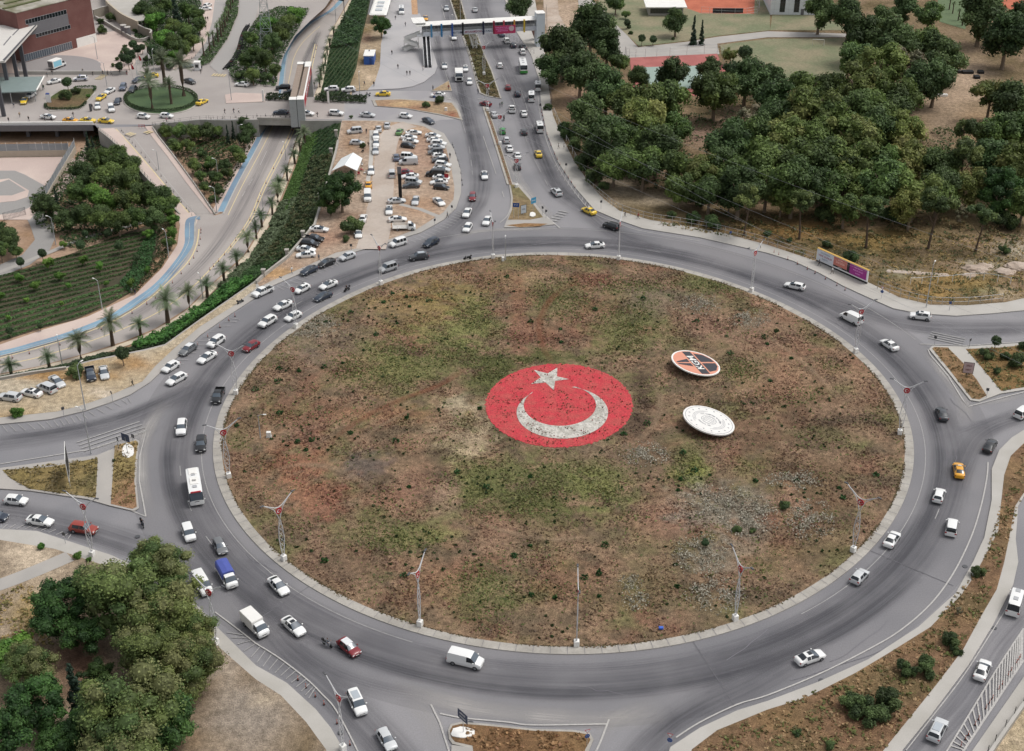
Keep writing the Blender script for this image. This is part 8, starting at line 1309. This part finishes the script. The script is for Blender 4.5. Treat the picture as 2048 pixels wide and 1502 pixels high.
k = MB(); k.bbox(-1.6, -.4, 0, 1.6, .4, .9, .2); tag(k.build('white_boat_hull', WHITE, None, loc=P(1884, 193, .1)), 'small white object lying under the bush in the clearing', 'debris'); k = MB(); k.bbox(-7, -.9, -.1, 7, .9, .25, .3); o = k.build('concrete_slab', SOILP, None, loc=P(1835, 547, .1)); o.rotation_euler = (0, 0, R(-9)); tag(o, 'long pale slab lying in the dry grass', 'slab')
for i, (x, y, s) in enumerate([(1952, 540, 2.2), (1970, 534, 1.6), (2010, 545, 1.8), (2035, 535, 2.4), (1938, 552, 1.2)]):
 bm = bmesh.new(); bmesh.ops.create_icosphere(bm, subdivisions=3, radius=s); [setattr(v, 'co', v.co * (1 + .35 * NZ.noise(v.co * 1.3 + Vector((i * 9, 0, 0))))) for v in bm.verts]; bmesh.ops.scale(bm, vec=(1.3, .9, .45), verts=bm.verts[:]); me = bpy.data.meshes.new('rubble'); bm.to_mesh(me); bm.free(); o = obj('rubble_heap', me, SOILP, loc=P(x, y, .1)); tag(o, f'pale rubble heap at the right edge of the dry grass, {ORD[i]} of five', 'rubble heap', 'rubble heaps')
# ------------------------------------------------------------------ footbridge
z0, zt = 5.3, 9.2; A, B = P(853, 73, z0), P(1068, 61, z0); L = (B - A).length; e = empty('footbridge', (0, 0, 0)); e.location = (A.x, A.y, 0); e.rotation_euler = (0, 0, math.atan2(B.y - A.y, B.x - A.x)); tag(e, 'covered white footbridge with coloured ribs over the avenue', 'footbridge'); FW_ = mat('footbridge_white', 'dcdcdc', .5, .04, 1)
def fb(name, m, *bx, parent=None): k = MB(); [k.box(*b_) for b_ in bx]; return k.build(name, m, parent or e)
fb('deck', FW_, (-3, 0, z0, L + 3, 3.6, z0 + .35)); pf = fb('parapet', mat('parapet_panel', 'c9cdd3', .5), (-1, -.03, z0 + .1, L + 2, .05, z0 + 1.5)); fb('rear_parapet', FW_, (-1, 3.5, z0 + .3, L + 2, 3.6, z0 + 1.4)); fb('side_mesh', mat('side_mesh', '8f9094', .7), (-1, 3.45, z0 + 1.4, L + 2, 3.5, zt - .4))
k = MB(); n = 8; pr = [(-.3 + 4.2 * i / n, zt - .25 + .75 * math.sin(math.pi * i / n)) for i in range(n + 1)]; k.add([(x, y, z_) for x in (-3.4, L + 2.6) for y, z_ in pr] + [(x, y, z_ - .12) for x in (-3.4, L + 2.6) for y, z_ in pr], [(i, i + n + 1, i + n + 2, i + 1) for i in range(n)] + [(2 * n + 2 + i, 2 * n + 3 + i, 3 * n + 4 + i, 3 * n + 3 + i) for i in range(n)] + [(i, i + 1, 2 * n + 3 + i, 2 * n + 2 + i) for i in range(n)] + [(n + 1 + i, 3 * n + 3 + i, 3 * n + 4 + i, n + 2 + i) for i in range(n)] + [(0, 2 * n + 2, 3 * n + 3, n + 1), (n, 2 * n + 1, 4 * n + 3, 3 * n + 2)]); k.build('roof', WHITE, e)
ux = lambda px: (px - 853) / (1068 - 853) * L
for px, c in [(863, '3f7fa6'), (883, '2f74a4'), (904, '274f96'), (925, '17181f'), (966, '1b1d3a'), (987, '8a2036'), (1007, 'b4484f'), (1028, 'c08a3a'), (1048, 'c4a838')]: x = ux(px); fb('rib', mat('rib_' + c, c, .5), (x - .28, -.34, z0 - .35, x + .28, -.04, zt - .1), (x - .28, -.3, zt - .1, x + .28, 3.8, zt + .02))
k = MB(); [k.box(x, -.02, z0 + 1.5, x + .06, .04, zt - .3) for x in np.arange(0, L + 1, 1.3)]; k.box(0, -.02, z0 + 2.3, L + 1, .03, z0 + 2.38); k.build('mullions', STEEL, e)
for px, s, m_ in [(914, 'BOTOM', DBS), (946, 'METUNAMEDCAR', RI), (977, 'ACTASCER', DBS)]: text(pf, s, .95, m_, Matrix.Translation((ux(px), -.06, z0 + .75)) @ Matrix.Rotation(R(90), 4, 'X'), sx=.75 if len(s) > 9 else 1)
bn = fb('banner', mat('banner_pink', 'b8325e', .5), (ux(988), -.5, z0 - .35, ux(1030), -.4, z0 + 2.35)); [text(bn, s, .42, PKI, Matrix.Translation((ux(1004), -.52, z0 + z_)) @ Matrix.Rotation(R(90), 4, 'X')) for s, z_ in (('BÜYÜKŞEHİR ÇALIŞIYOR', 1.8), ('YENİ YOLLAR AÇILIYOR', 1.2), ('HİZMET SÜRÜYOR', .6))]
k = MB(); k.add([(x, -.53, z) for x, z in circ(.9, 20, cx=ux(1022), cy=z0 + 1.3)], [tuple(range(20))]); k.build('portrait_disc', mat('pale_portrait', 'c9b0b4', .6), bn)
k = MB(); xs = ux(940), ux(958)
for y in (.4, 3.2):
 k.tube([(xs[0] - .3, y, z0), (xs[0] + 1.2, y, 0)], .12, 6); k.tube([(xs[1] + .3, y, z0), (xs[1] - 1.2, y, 0)], .12, 6); k.tube([(xs[0] + 1.2, y, z0), (xs[0] + .7, y, .1)], .07, 5); k.tube([(xs[1] - 1.2, y, z0), (xs[1] - .7, y, .1)], .07, 5)
 for t in (1.3, 2.7, 4.1): k.tube([(xs[0] + .6, y, t), (xs[1] - .6, y, t)], .06, 5)
 k.tube([(xs[0] + .9, y, .1), (xs[1] - .3, y, 2.7), (xs[0], y, z0)], .06, 5); k.tube([(xs[1] - .9, y, .1), (xs[0] + .3, y, 2.7), (xs[1], y, z0)], .06, 5)
k.build('trestle', WHITE, e)
fb('end_roof', WHITE, (-4.2, 0, zt + .45, 0, 6.8, zt + .7)); fb('lift_tower', mat('tower_white', 'c9d2d8', .5, .03, .5), (L + .6, -1.6, 0, L + 3.4, 2.0, 11.2)); fb('tower_cap', WHITE, (L + .5, -1.7, 11.2, L + 3.5, 2.1, 11.4))
def flight(name, p, q, w, m, rail, steps=16, label=None, railw=.12):
 "stairs or escalator between two world points"
 p, q = Vector(p), Vector(q); d = q - p; dh = Vector((d.x, d.y, 0)); l = dh.length; M_ = Matrix.Translation(p) @ Matrix.Rotation(math.atan2(d.y, d.x), 4, 'Z'); k = MB()
 for i in range(steps): k.box(l * i / steps, -w / 2, d.z * (i + .5) / steps - .25, l * (i + 1) / steps, w / 2, d.z * (i + .5) / steps, M=M_)
 o = k.build(name, m, None); k = MB()
 for s in (-1, 1): a_ = [M_ @ Vector((x, s * (w / 2 + .05), z_)) for x, z_ in ((0, -.2), (0, .95), (l, d.z + .95), (l, d.z - .2))]; n_ = (M_.to_3x3() @ Vector((0, s * railw, 0))); k.add(a_ + [v + n_ for v in a_], [(0, 1, 2, 3), (7, 6, 5, 4), (0, 4, 5, 1), (1, 5, 6, 2), (2, 6, 7, 3), (3, 7, 4, 0)])
 k.build('balustrade', rail, o); return o
for i, (a_, b_) in enumerate((((847.5, 66, 5.3), (852, 136, .12)), ((855.5, 66, 5.3), (860, 136, .12)))): o = flight('escalator', P(*a_), P(*b_), .9, mat('escalator_step', '3a3b3f', .6), FW_, 26); tag(o, ['left escalator coming down from the footbridge', 'right escalator coming down from the footbridge'][i], 'escalator')
st = [((840, 68, 5.3), (808, 80, 3.4)), ((808, 82, 3.4), (836, 92, 1.8)), ((836, 88, 1.8), (806, 101, .12))]
o = None
for a_, b_ in st: f_ = flight('stair_flight', P(*a_), P(*b_), 1.8, FW_, WHITE, 10); (tag(f_, 'white zigzag staircase left of the escalators', 'staircase') if o is None else setattr(f_, 'parent', o)); o = o or f_
o.name = 'staircase'; k = MB(); [k.tube([(q.x, q.y, 0), q], .12, 6) for q in (P(808, 80, 3.3), P(838, 92, 1.8), P(836, 66, 5.2), P(846, 66, 5.2))]; k.build('support', WHITE, o)
o = flight('staircase', P(1064, 52, 5.3), P(1074, 78, .12), 1.7, mat('brown_step', '7d5f58', .8), WHITE, 14); tag(o, 'brown stepped staircase in front of the white tower', 'staircase')
# ------------------------------------------------------------------ gantry over the bridge, small buildings
A, B = P(583, 241, 0), P(612, 241, 0); F = P(609, 124, 6.6); C_ = P(597, 241, 0); top = 6.6; rz = math.atan2(F.y - C_.y, F.x - C_.x) - R(90); e = empty('portal', C_, rz); tag(e, 'big concrete portal spanning the bridge with red lettered side', 'portal'); D_ = math.hypot(F.x - C_.x, F.y - C_.y)
PB = mat('portal_concrete', 'a4a6a6', .85, .08, 1.5); PT = mat('portal_top', '8f8074', .9, .15, 1.5)
fb('front_pillar', PB, (-2.1, -1.2, -1.6, -.1, .6, top), (.05, -1.2, -1.6, 2.1, .6, top)); fb('rear_pillar', PB, (-2.1, D_ - 1.5, ZL, 2.1, D_, top)); fb('beam', PT, (-2.0, .6, top - 1.6, -.3, D_ - 1.5, top - .1), (.3, .6, top - 1.6, 1.9, D_ - 1.5, top - .1)); fb('cap', WHITE, (-2.15, -1.25, top + .003, -.1, 1.2, top + .12), (.05, -1.25, top + .003, 2.15, 2.0, top + .12), (-2.15, D_ - 2.4, top + .003, -.3, D_ + .05, top + .12), (.3, D_ - 5, top + .003, 2.15, D_ + .05, top + .12))
rp_ = fb('red_panel', REDP, (1.95, .8, top - 3.2, 2.05, D_ - 1.6, top - .2)); fb('white_edge', WHITE, (1.7, 2.1, top - .08, 2.12, D_ - 5.1, top + .1)); fb('gap', BLACK, (-.1, -1.15, -1.6, .05, .5, top - .05)); text(rp_, 'ŞEHİR HASTANESİ', 2.0, WS_, Matrix.Translation((2.09, D_ / 2, top - 1.7)) @ Matrix.Rotation(R(90), 4, 'Z') @ Matrix.Rotation(R(90), 4, 'X'), sx=1.2)
e, w, r, L = boxbuild('cabin', (728, 130), (748, 130), 6.5, 2.9, mat('cabin_blue', '2a5aa8', .5, .05, 1), WHITE, 'blue cabin with white flat roof beside the paved square', over=.15, roofth=.2); fb('door', mat('cabin_blue_dark', '1f4484', .5), (L * .55, -.05, .1, L * .8, .02, 2.3), parent=w); fb('vent', CONC_D, (1.2, 4.8, 3.1, 1.6, 5.2, 3.5), parent=r)
A, B = P(738, 30, 3.2), P(772, 27, 3.2); L = (B - A).length; e = empty('bus_shelter', (A.x, A.y, 0)); tag(e, 'long white-roofed shelter at the top beside the minibus stop', 'bus shelter'); k = MB(); k.bbox(0, 0, 3.2, L, 34, 3.55, .5); k.build('roof', WHITE, e); k = MB(); [k.bbox(L * .3, y, 3.56, L * .7, y + 2.4, 3.9, .1) for y in (4, 9, 14)]; k.build('roof_unit', mat('roof_grey', 'b8bcc0', .6), e); k = MB(); [k.tube([(x, y, 0), (x, y, 3.2)], .12, 6) for x in (.5, L - .5) for y in (1, 10, 20, 30)]; k.build('post', STEEL, e)
a, b = P(663, 340, 2.6), P(712, 340, 2.6); L = (b - a).length; D_ = 9.0; e = empty('marquee', (a.x, a.y, 0)); tag(e, 'white ridged tent roof beside the parking ground', 'tent'); k = MB(); sk = 1.6
vs = [(0, 0, 2.4), (L * .55, 0, 4.0), (L + .3, 0, 2.4), (sk, D_, 2.4), (L * .6 + sk * .6, D_, 4.0), (L + .8, D_, 2.4)]; k.add(vs + [(x, y, z_ - .08) for x, y, z_ in vs] + [(x, y, 1.8) for x, y, z_ in vs], [(0, 1, 4, 3), (1, 2, 5, 4), (6, 9, 10, 7), (7, 10, 11, 8), (0, 6, 7, 1), (1, 7, 8, 2), (2, 8, 11, 5), (5, 11, 10, 4), (4, 10, 9, 3), (3, 9, 6, 0)]); k.build('tent_roof', mat('tent_fabric', 'dfe2e2', .7, .03, 1), e); k = MB(); [k.tube([(x, y, 0), (x, y, 2.35)], .06, 6) for x, y in ((.1, .1), (L, .1), (L + .5, D_ - .2), (sk + .1, D_ - .2))]; k.build('tent_pole', STEEL, e)
for i, (x, y, c) in enumerate([(724, 332, 'w'), (724, 342, 'r'), (722, 322, 'k'), (725, 305, 'k'), (730, 348, 'w'), (718, 350, 'r')]): k = MB(); k.box(-.3, -.3, .42, .3, .3, .48); k.box(-.3, .25, .48, .3, .3, .9); [k.box(sx - .02, sy - .02, 0, sx + .02, sy + .02, .42) for sx in (-.27, .27) for sy in (-.27, .27)]; o = k.build('garden_chair', mat('plastic_' + c, CL[c], .5), None, loc=P(x, y, .14)); o.rotation_euler = (0, 0, i * 1.3); tag(o, f'small {dict(w="white", r="red", k="black")[c]} chair beside the tent, {ORD[i]} in the scatter', 'chair', 'chairs beside the tent')
q = P(801, 396, .14); e = empty('totem', q); tag(e, 'tall black totem sign among parked cars', 'sign'); fb('totem_body', BLACK, (-.42, -.12, 0, .42, .12, 6.6)); fb('totem_top', CONC_D, (-.5, -.15, 6.6, .5, .15, 8.4))
sign(893, 362, 1.1, 1.1, .9, -100, REDP, 'red framed round sign behind the parked row end', cat='road sign')
# white blades on the bridge
for x, y, w in [(527, 203, 'left of the portal'), (657, 206, 'inside the long hedge'), (1888, 0, '')][:2]: k = MB(); k.bbox(-.3, -.12, 0, .3, .12, 3.6, .04); tag(k.build('blade_sign', WHITE, None, loc=P(x, y, .1)), f'tall white blade sign {w}', 'sign')
# ------------------------------------------------------------------ station square: brick building, canopy, walls
poly('square_paving', [(-300, 150), (-300, 60), (60, 100), (190, 70), (240, 60), (300, 85), (268, 130), (255, 146), (60, 146)], PINK, up=.05); poly('turnaround', ell(118, 130, 84, 19, 30, 170, 370) + [(255 - 50, 143), (40, 143)], mat('turnaround', '8f8a89', .88, .08, 4), up=.06)
poly('square_paving', [(450, 190), (470, 186), (530, 188), (530, 204), (505, 205), (452, 207)], PINK, up=.08, skirt=.08); poly('park_pavement', [(330, 130), (372, 110), (398, 80), (404, 50), (405, 0), (430, 0), (424, 45), (412, 85), (388, 115), (350, 140)], PINK, up=.08)
poly('upper_road', [(430, 0), (424, 45), (412, 85), (388, 115), (400, 132), (425, 90), (444, 52), (458, 0)], mat('upper_road', '9d9996', .88, .07, 4), up=.05); poly('upper_road', [(480, 0), (478, 30), (456, 82), (420, 132), (440, 150), (462, 130), (480, 90), (510, 40), (520, 0)], mat('upper_road', '9d9996', .88, .07, 4), up=.05)
wall('low_wall', [(30, 142), (60, 142), (255, 142)], 1.1, 0, .5, WALK, 'long low pale wall between the turnaround and the square', 'wall'); wall('curved_wall', [(186, 20), (215, 12), (235, 22), (260, 40), (288, 55), (302, 60), (300, 66)], 3.2, 0, .5, mat('wall_beige', '8f887c', .85, .08, 1), 'tall curved concrete wall above the pink paving', 'wall', sm=4, cap=WALK)
wall('curved_wall', [(190, 32), (210, 42), (240, 60), (275, 78), (300, 72)], 1.2, 0, .4, CONC, 'lower concrete garden wall behind the kiosks', 'wall', sm=3, cap=WALK); wall('curved_wall', [(212, 0), (222, 10), (245, 28), (275, 42)], 4.5, 0, .6, mat('wall_tan', 'b5aa98', .85, .08, 1), 'pale tan terrace edge at the top left', 'wall', sm=3)
poly('terrace', [(212, -2), (222, 10), (245, 28), (275, 42), (300, 40), (280, 0), (262, -60), (200, -60)], WALK, z=4.4, layer=False)
for i, (x, y) in enumerate([(249, 68), (257, 72)]): k = MB(); k.tube([(0, 0, 0), (0, 0, 3.0)], 1.0, 16); o = k.build('round_kiosk', CONC_D, None, loc=P(x, y, .1)); c = MB(); c.tube([(0, 0, 3.003), (0, 0, 3.2)], 1.1, 16); c.build('cap', WALK, o); tag(o, ['round grey kiosk with pale lid, left one', 'round grey kiosk with pale lid, right one'][i], 'kiosk')
BRK = mat('brick_red', '74504a', .85, .10, 3, hex2='6b4540', scale2=.2); e, w, r, L = boxbuild('brick_building', (50, 125), (194, 84), 30, 16, BRK, mat('roof_pale', 'a39e94', .9, .15, .5, hex2='6d6a50', scale2=.12), 'large red brick building with ribbon windows at top left', over=.1, roofth=.25)
f = lambda t: L * t
win(w, f(.0), f(.65), .3, 2.5, GLASSB, nx=22, frame=STEEL); win(w, f(.2), f(.67), 6.9, 8.0, GLASSM, nx=12, frame=STEEL); win(w, f(.1), f(.65), 11.8, 13.2, GLASSM, nx=14, frame=STEEL); fb('grey_panel', CONC_D, (f(.13), -.05, 8.1, f(.66), .02, 11.7), parent=w); fb('white_base', WHITE, (f(.72), -.12, 0, f(1.0), .02, 3.0), parent=w); [win(w, f(t), f(t) + 1.1, .05, 2.4, CONC_D, 'door') for t in (.76, .88)]
k = MB(); [k.box(x, y, 16.28, x + 14, y + 1.2, 16.6) for x, y in ((0, 6), (4, 11), (0, 16))]; k.build('roof_planter', mat('planter_green', '5a5f3c', .9), r)
# canopy: high white roof on dark slanted pillars, glass canopy below
zc = 11.0; pts = [(-260, 118), (0, 122), (9, 122), (74, 49), (0, 50), (-260, 52)]; rf = poly('station_canopy', pts, mat('canopy_roof', 'c9c5bf', .7, .05, .5), z=zc, layer=False, skirt=.6, kind=None, label='high pale canopy roof on dark pillars at the left edge', cat='canopy')
poly('roof_edge', [(x, y, 0) for x, y in [(5, 120), (9, 122), (74, 49), (70, 50)]], DSTEEL, z=zc + .02, layer=False, kind=None).parent = rf; 
for a_, b_ in [((6, 90), (21, 72)), ((24, 70), (42, 52))]: poly('roof_slot', [a_, (a_[0] + 2, a_[1] + 1), (b_[0] + 2, b_[1] + 1), b_], CONC_D, z=zc + .03, layer=False, kind=None).parent = rf
PD = mat('pillar_dark', '4f5055', .6)
for (x, y), (tx, ty) in [((18, 182), (8, 125)), ((36, 162), (27, 105)), ((52, 153), (43, 88)), ((8, 232), (-4, 128))]:
 q = P(x, y, .1); t_ = Vector((q.x, q.y, zc - .62)); k = MB(); k.add([Vector((p.x + dx, p.y + dy, z_)) for p, z_, sx in ((q, 0, 1), (t_, zc - .62, 1)) for dx, dy in ((-.55, -.35), (.55, -.35), (.55, .35), (-.55, .35))], [(0, 1, 5, 4), (1, 2, 6, 5), (2, 3, 7, 6), (3, 0, 4, 7)]); o = k.build('pillar', PD, rf)
gc = poly('glass_canopy', [(-60, 155), (88, 153), (72, 182), (-60, 187)], mat('canopy_glass', '7f8d8b', .35, .08, .6), z=3.6, layer=False, skirt=.3, kind=None, label='low grey green glass canopy over the drop-off lane', cat='canopy'); k = MB(); [k.tube([(q.x, q.y, 0), (q.x, q.y, 3.3)], .12, 6) for q in (P(82, 158, 3.5), P(68, 180, 3.5), P(20, 184, 3.5))]; k.build('post', STEEL, gc)
k = MB(); q = P(73, 181, 3.6); q2 = P(88, 153, 3.6); k.tube([q + Vector((0, 0, .1)), q2 + Vector((0, 0, .1))], .25, 4); k.build('white_fascia', WHITE, gc)
e, w, r, L = boxbuild('guard_booth', (389, 141), (400, 141), 1.8, 2.5, FW_, WHITE, 'small white guard booth beside the upper median', 'booth', over=.15, roofth=.2); win(w, .4, L - .4, 1.0, 1.9, GLASSM)
for i, (x, y, c, w) in enumerate([(281, 140, 'r', 'red flag'), (299, 136, 'w', 'white flag'), (275, 148, 'w', 'white flag'), (266, 158, 'r', 'red flag'), (276, 170, 'w', 'white flag')]):
 e = empty('flagpole', P(x, y, .1)); tag(e, f'flagpole with {w}, {ORD[i]} of five by the station queue', 'flagpole', 'flagpoles by the station'); k = MB(); k.tube([(0, 0, 0), (0, 0, 5)], .04, 6); k.build('pole', STEEL, e); k = MB(); k.add([(0, 0, 4.9), (.5, .1, 4.2), (.9, 0, 3.2), (.25, -.1, 3.0), (0, 0, 3.6)], [(0, 1, 2, 3, 4), (4, 3, 2, 1, 0)]); k.build('flag', REDP if c == 'r' else WHITE, e)
sign(98, 206, 1.5, 2.4, .2, -90, WS_, 'white notice board at the left end of the planted island', cat='notice board', name='notice_board'); k = MB(); k.bbox(-.5, -.4, 0, .5, .4, 1.5, .08); tag(k.build('blue_bin', mat('bin_blue', '24408a', .5), None, loc=P(96, 196, .1)), 'blue bin behind the white notice board', 'bin')
k = MB(); k.bbox(-.3, -.3, 0, .3, .3, 2.2, .05); tag(k.build('gate_post', DSTEEL, None, loc=P(182, 222, .1)), 'dark barrier post beside the white hatchback', 'barrier'); k = MB(); [k.tube([(x, 0, 0), (x, 0, 1.0)], .04, 5) for x in (-.8, 0, .8)]; k.tube([(-1, 0, .95), (1, 0, .95)], .05, 5); k.tube([(-1, 0, .5), (1, 0, .5)], .05, 5); tag(k.build('barrier', REDP, None, loc=P(284, 256, 0)), 'red barrier at the head of the ramp', 'barrier')
# sunken court at the left
poly('court_paving', [(-300, 322), (0, 316), (140, 314), (152, 320), (100, 392), (60, 440), (-300, 440)], PINK, z=ZL, up=.05); poly('court_road', [(-300, 352), (0, 342), (30, 342), (50, 350), (95, 375), (88, 400), (60, 415), (40, 425), (0, 430), (-300, 430)], mat('court_road', '918e8b', .88, .08, 4), z=ZL, up=.06); poly('court_island', [(-300, 372), (0, 360), (18, 358), (58, 382), (55, 395), (30, 403), (0, 406), (-300, 410)], PINK, z=ZL, up=.12, skirt=.1); poly('court_road', [(-300, 378), (0, 366), (18, 360), (52, 382), (24, 392), (-300, 396)], mat('court_road', '918e8b', .88, .08, 4), z=ZL, up=.13)
poly('court_road', [(55, 440), (90, 400), (108, 440), (110, 478), (100, 500), (60, 530), (0, 555), (-200, 590), (-200, 560), (0, 530), (45, 510), (70, 480), (62, 455)], mat('court_road', '918e8b', .88, .08, 4), z=ZL, up=.04); poly('court_paving', [(100, 395), (152, 322), (172, 290), (172, 330), (130, 380), (112, 410), (122, 425), (108, 440)], PINK, z=ZL, up=.05); strip('footpath', [(-60, 565), (0, 545), (100, 505), (160, 480), (250, 455), (330, 432)], 1.6, WALK_G, z=ZL, up=.08)
for i, (pts, lb) in enumerate([([(-80, 303), (60, 301), (138, 300)], 'beige court wall below the deck with pale screen on top'), ([(150, 292), (118, 345), (92, 390)], 'beige court wall slanting towards the camera with pale screen')]):
 o = wall('court_wall', pts, ZL + 1.9, ZL, .3, mat('court_beige', 'b3a797', .85, .06, 1), lb, 'wall')
 W_ = [P(p[0], p[1], ZL + 1.9) for p in pts]; k = MB(); k.add([v + Vector((0, 0, z_)) for v in W_ for z_ in (.0, 2.0)], [(2 * j, 2 * j + 2, 2 * j + 3, 2 * j + 1) for j in range(len(W_) - 1)] + [(2 * j + 1, 2 * j + 3, 2 * j + 2, 2 * j) for j in range(len(W_) - 1)]); k.build('screen', mat('pale_screen', 'b0b4b8', .5), o); k = MB()
 for j in range(len(W_) - 1):
  for t in np.linspace(0, 1, 7): q = W_[j].lerp(W_[j + 1], t); k.tube([q, q + Vector((0, 0, 2.4))], .05, 5)
 k.build('screen_post', WHITE, o)
railing('iron_gate', [(8, 442), (30, 436), (52, 430)], lambda x, y: ZL, 2.2, 'dark barred gate at the left edge', 22, DSTEEL, 2, .04, 'gate')
# ------------------------------------------------------------------ pylon and power lines
e = empty('pylon', P(536, 108, .1), R(10)); tag(e, 'grey lattice power pylon rising out of the picture at the top', 'pylon'); k = MB(); hb = [(0, 2.5), (4, 2.15), (8, 1.8), (12, 1.5), (16, 1.25), (20, 1.0), (25, .8), (30, .6)]
for (z_, w_), (z2, w2) in zip(hb, hb[1:]):
 C4 = [(-1, -1), (1, -1), (1, 1), (-1, 1)]
 for i in range(4): a_, b_ = C4[i], C4[(i + 1) % 4]; k.tube([(a_[0] * w_, a_[1] * w_, z_), (a_[0] * w2, a_[1] * w2, z2)], .10, 4); k.tube([(a_[0] * w_, a_[1] * w_, z_), (b_[0] * w2, b_[1] * w2, z2)], .05, 4); k.tube([(b_[0] * w_, b_[1] * w_, z_), (a_[0] * w2, a_[1] * w2, z2)], .05, 4); k.tube([(a_[0] * w2, a_[1] * w2, z2), (b_[0] * w2, b_[1] * w2, z2)], .05, 4)
k.build('lattice', mat('pylon_steel', '9aa2a2', .5, metal=.2), e); k = MB(); [k.tube([(-4.5, 0, z_), (0, 0, z_ + .8), (4.5, 0, z_)], .1, 4) for z_ in (21, 25, 29)]; k.build('crossarm', mat('pylon_steel', '9aa2a2', .5, metal=.2), e)
for i, (a_, b_) in enumerate([((440, -60), (2140, 742)), ((470, -60), (2140, 700)), ((520, -70), (2140, 672)), ((610, -70), (2140, 560)), ((700, -60), (2140, 775))]):
 p, q = P(*a_, 26), P(*b_, 17); k = MB(); k.tube([p.lerp(q, t) + Vector((0, 0, -6.0 * 4 * t * (1 - t))) for t in np.linspace(0, 1, 40)], .015, 4, caps=False); tag(k.build('power_cable', mat('cable_grey', 'a9abae', .5)), f'thin grey power cable crossing the view, {ORD[i]} from the left at the top edge', 'power cable', 'power cables')
A, B = P(630, 34, ZL + 6.5), P(697, 50, ZL + 6.5); e = empty('sign_gantry', (0, 0, 0)); tag(e, 'dark sign gantry over the sunken road at the top', 'gantry'); k = MB(); a_, b_ = P(590, 8, ZL), P(689, 30, ZL); k.tube([a_, a_ + Vector((0, 0, 6))], .15, 6); k.tube([b_, b_ + Vector((0, 0, 6))], .15, 6); k.build('leg', DSTEEL, e); k = MB(); d_ = (b_ - a_); M_ = Matrix.Translation(a_) @ Matrix.Rotation(math.atan2(d_.y, d_.x), 4, 'Z'); k.box(0, -.3, 5.2, d_.length, .3, 6.4, M=M_); k.build('board', mat('gantry_dark', '3a4048', .6), e)
# small things on the island
e = empty('utility_cabinet', P(538, 873, .3)); tag(e, 'small white cabinet on the left of the island', 'cabinet'); fb('cabinet_body', WHITE, (-.4, -.3, 0, .4, .3, 1.0)); fb('cabinet_base', CONC, (-.5, -.4, -.2, .5, .4, .0)); k = MB(); k.bbox(-.3, -.3, 0, .3, .3, 1.0, .04); tag(k.build('utility_box', WHITE, None, loc=P(1006, 522, .1)), 'small white box on the far island kerb', 'box')
k = MB(); k.bbox(-.4, -.3, 0, .4, .3, 1.1, .05); tag(k.build('utility_box', WHITE, None, loc=P(892, 222, .1)), 'white box on the junction island', 'box'); k = MB(); k.bbox(-.35, -.25, 0, .35, .25, .3, .06); tag(k.build('blue_scrap', mat('scrap_blue', '3a62c0', .6), None, loc=P(1322, 1257, .35)), 'blue plastic scrap in the weeds near the kerb', 'litter')
for i, (x, y, h) in enumerate([(672, 268, 1.0), (662, 305, 1.0), (640, 395, 1.0), (606, 471, 1.3), (574, 508, 1.3), (527, 548, 1.4)]): q = P(x, y, .9); k = MB(); k.bbox(q.x - .35, q.y - .35, -.3, q.x + .35, q.y + .35, 1.9, .05); k.bbox(q.x - .5, q.y - .5, 1.9, q.x + .5, q.y + .5, 2.15, .05); tag(k.build('gate_pillar', KERB), f'pale square pillar on the stone wall, {ORD[i]} from the top', 'pillar', 'pillars of the stone wall')
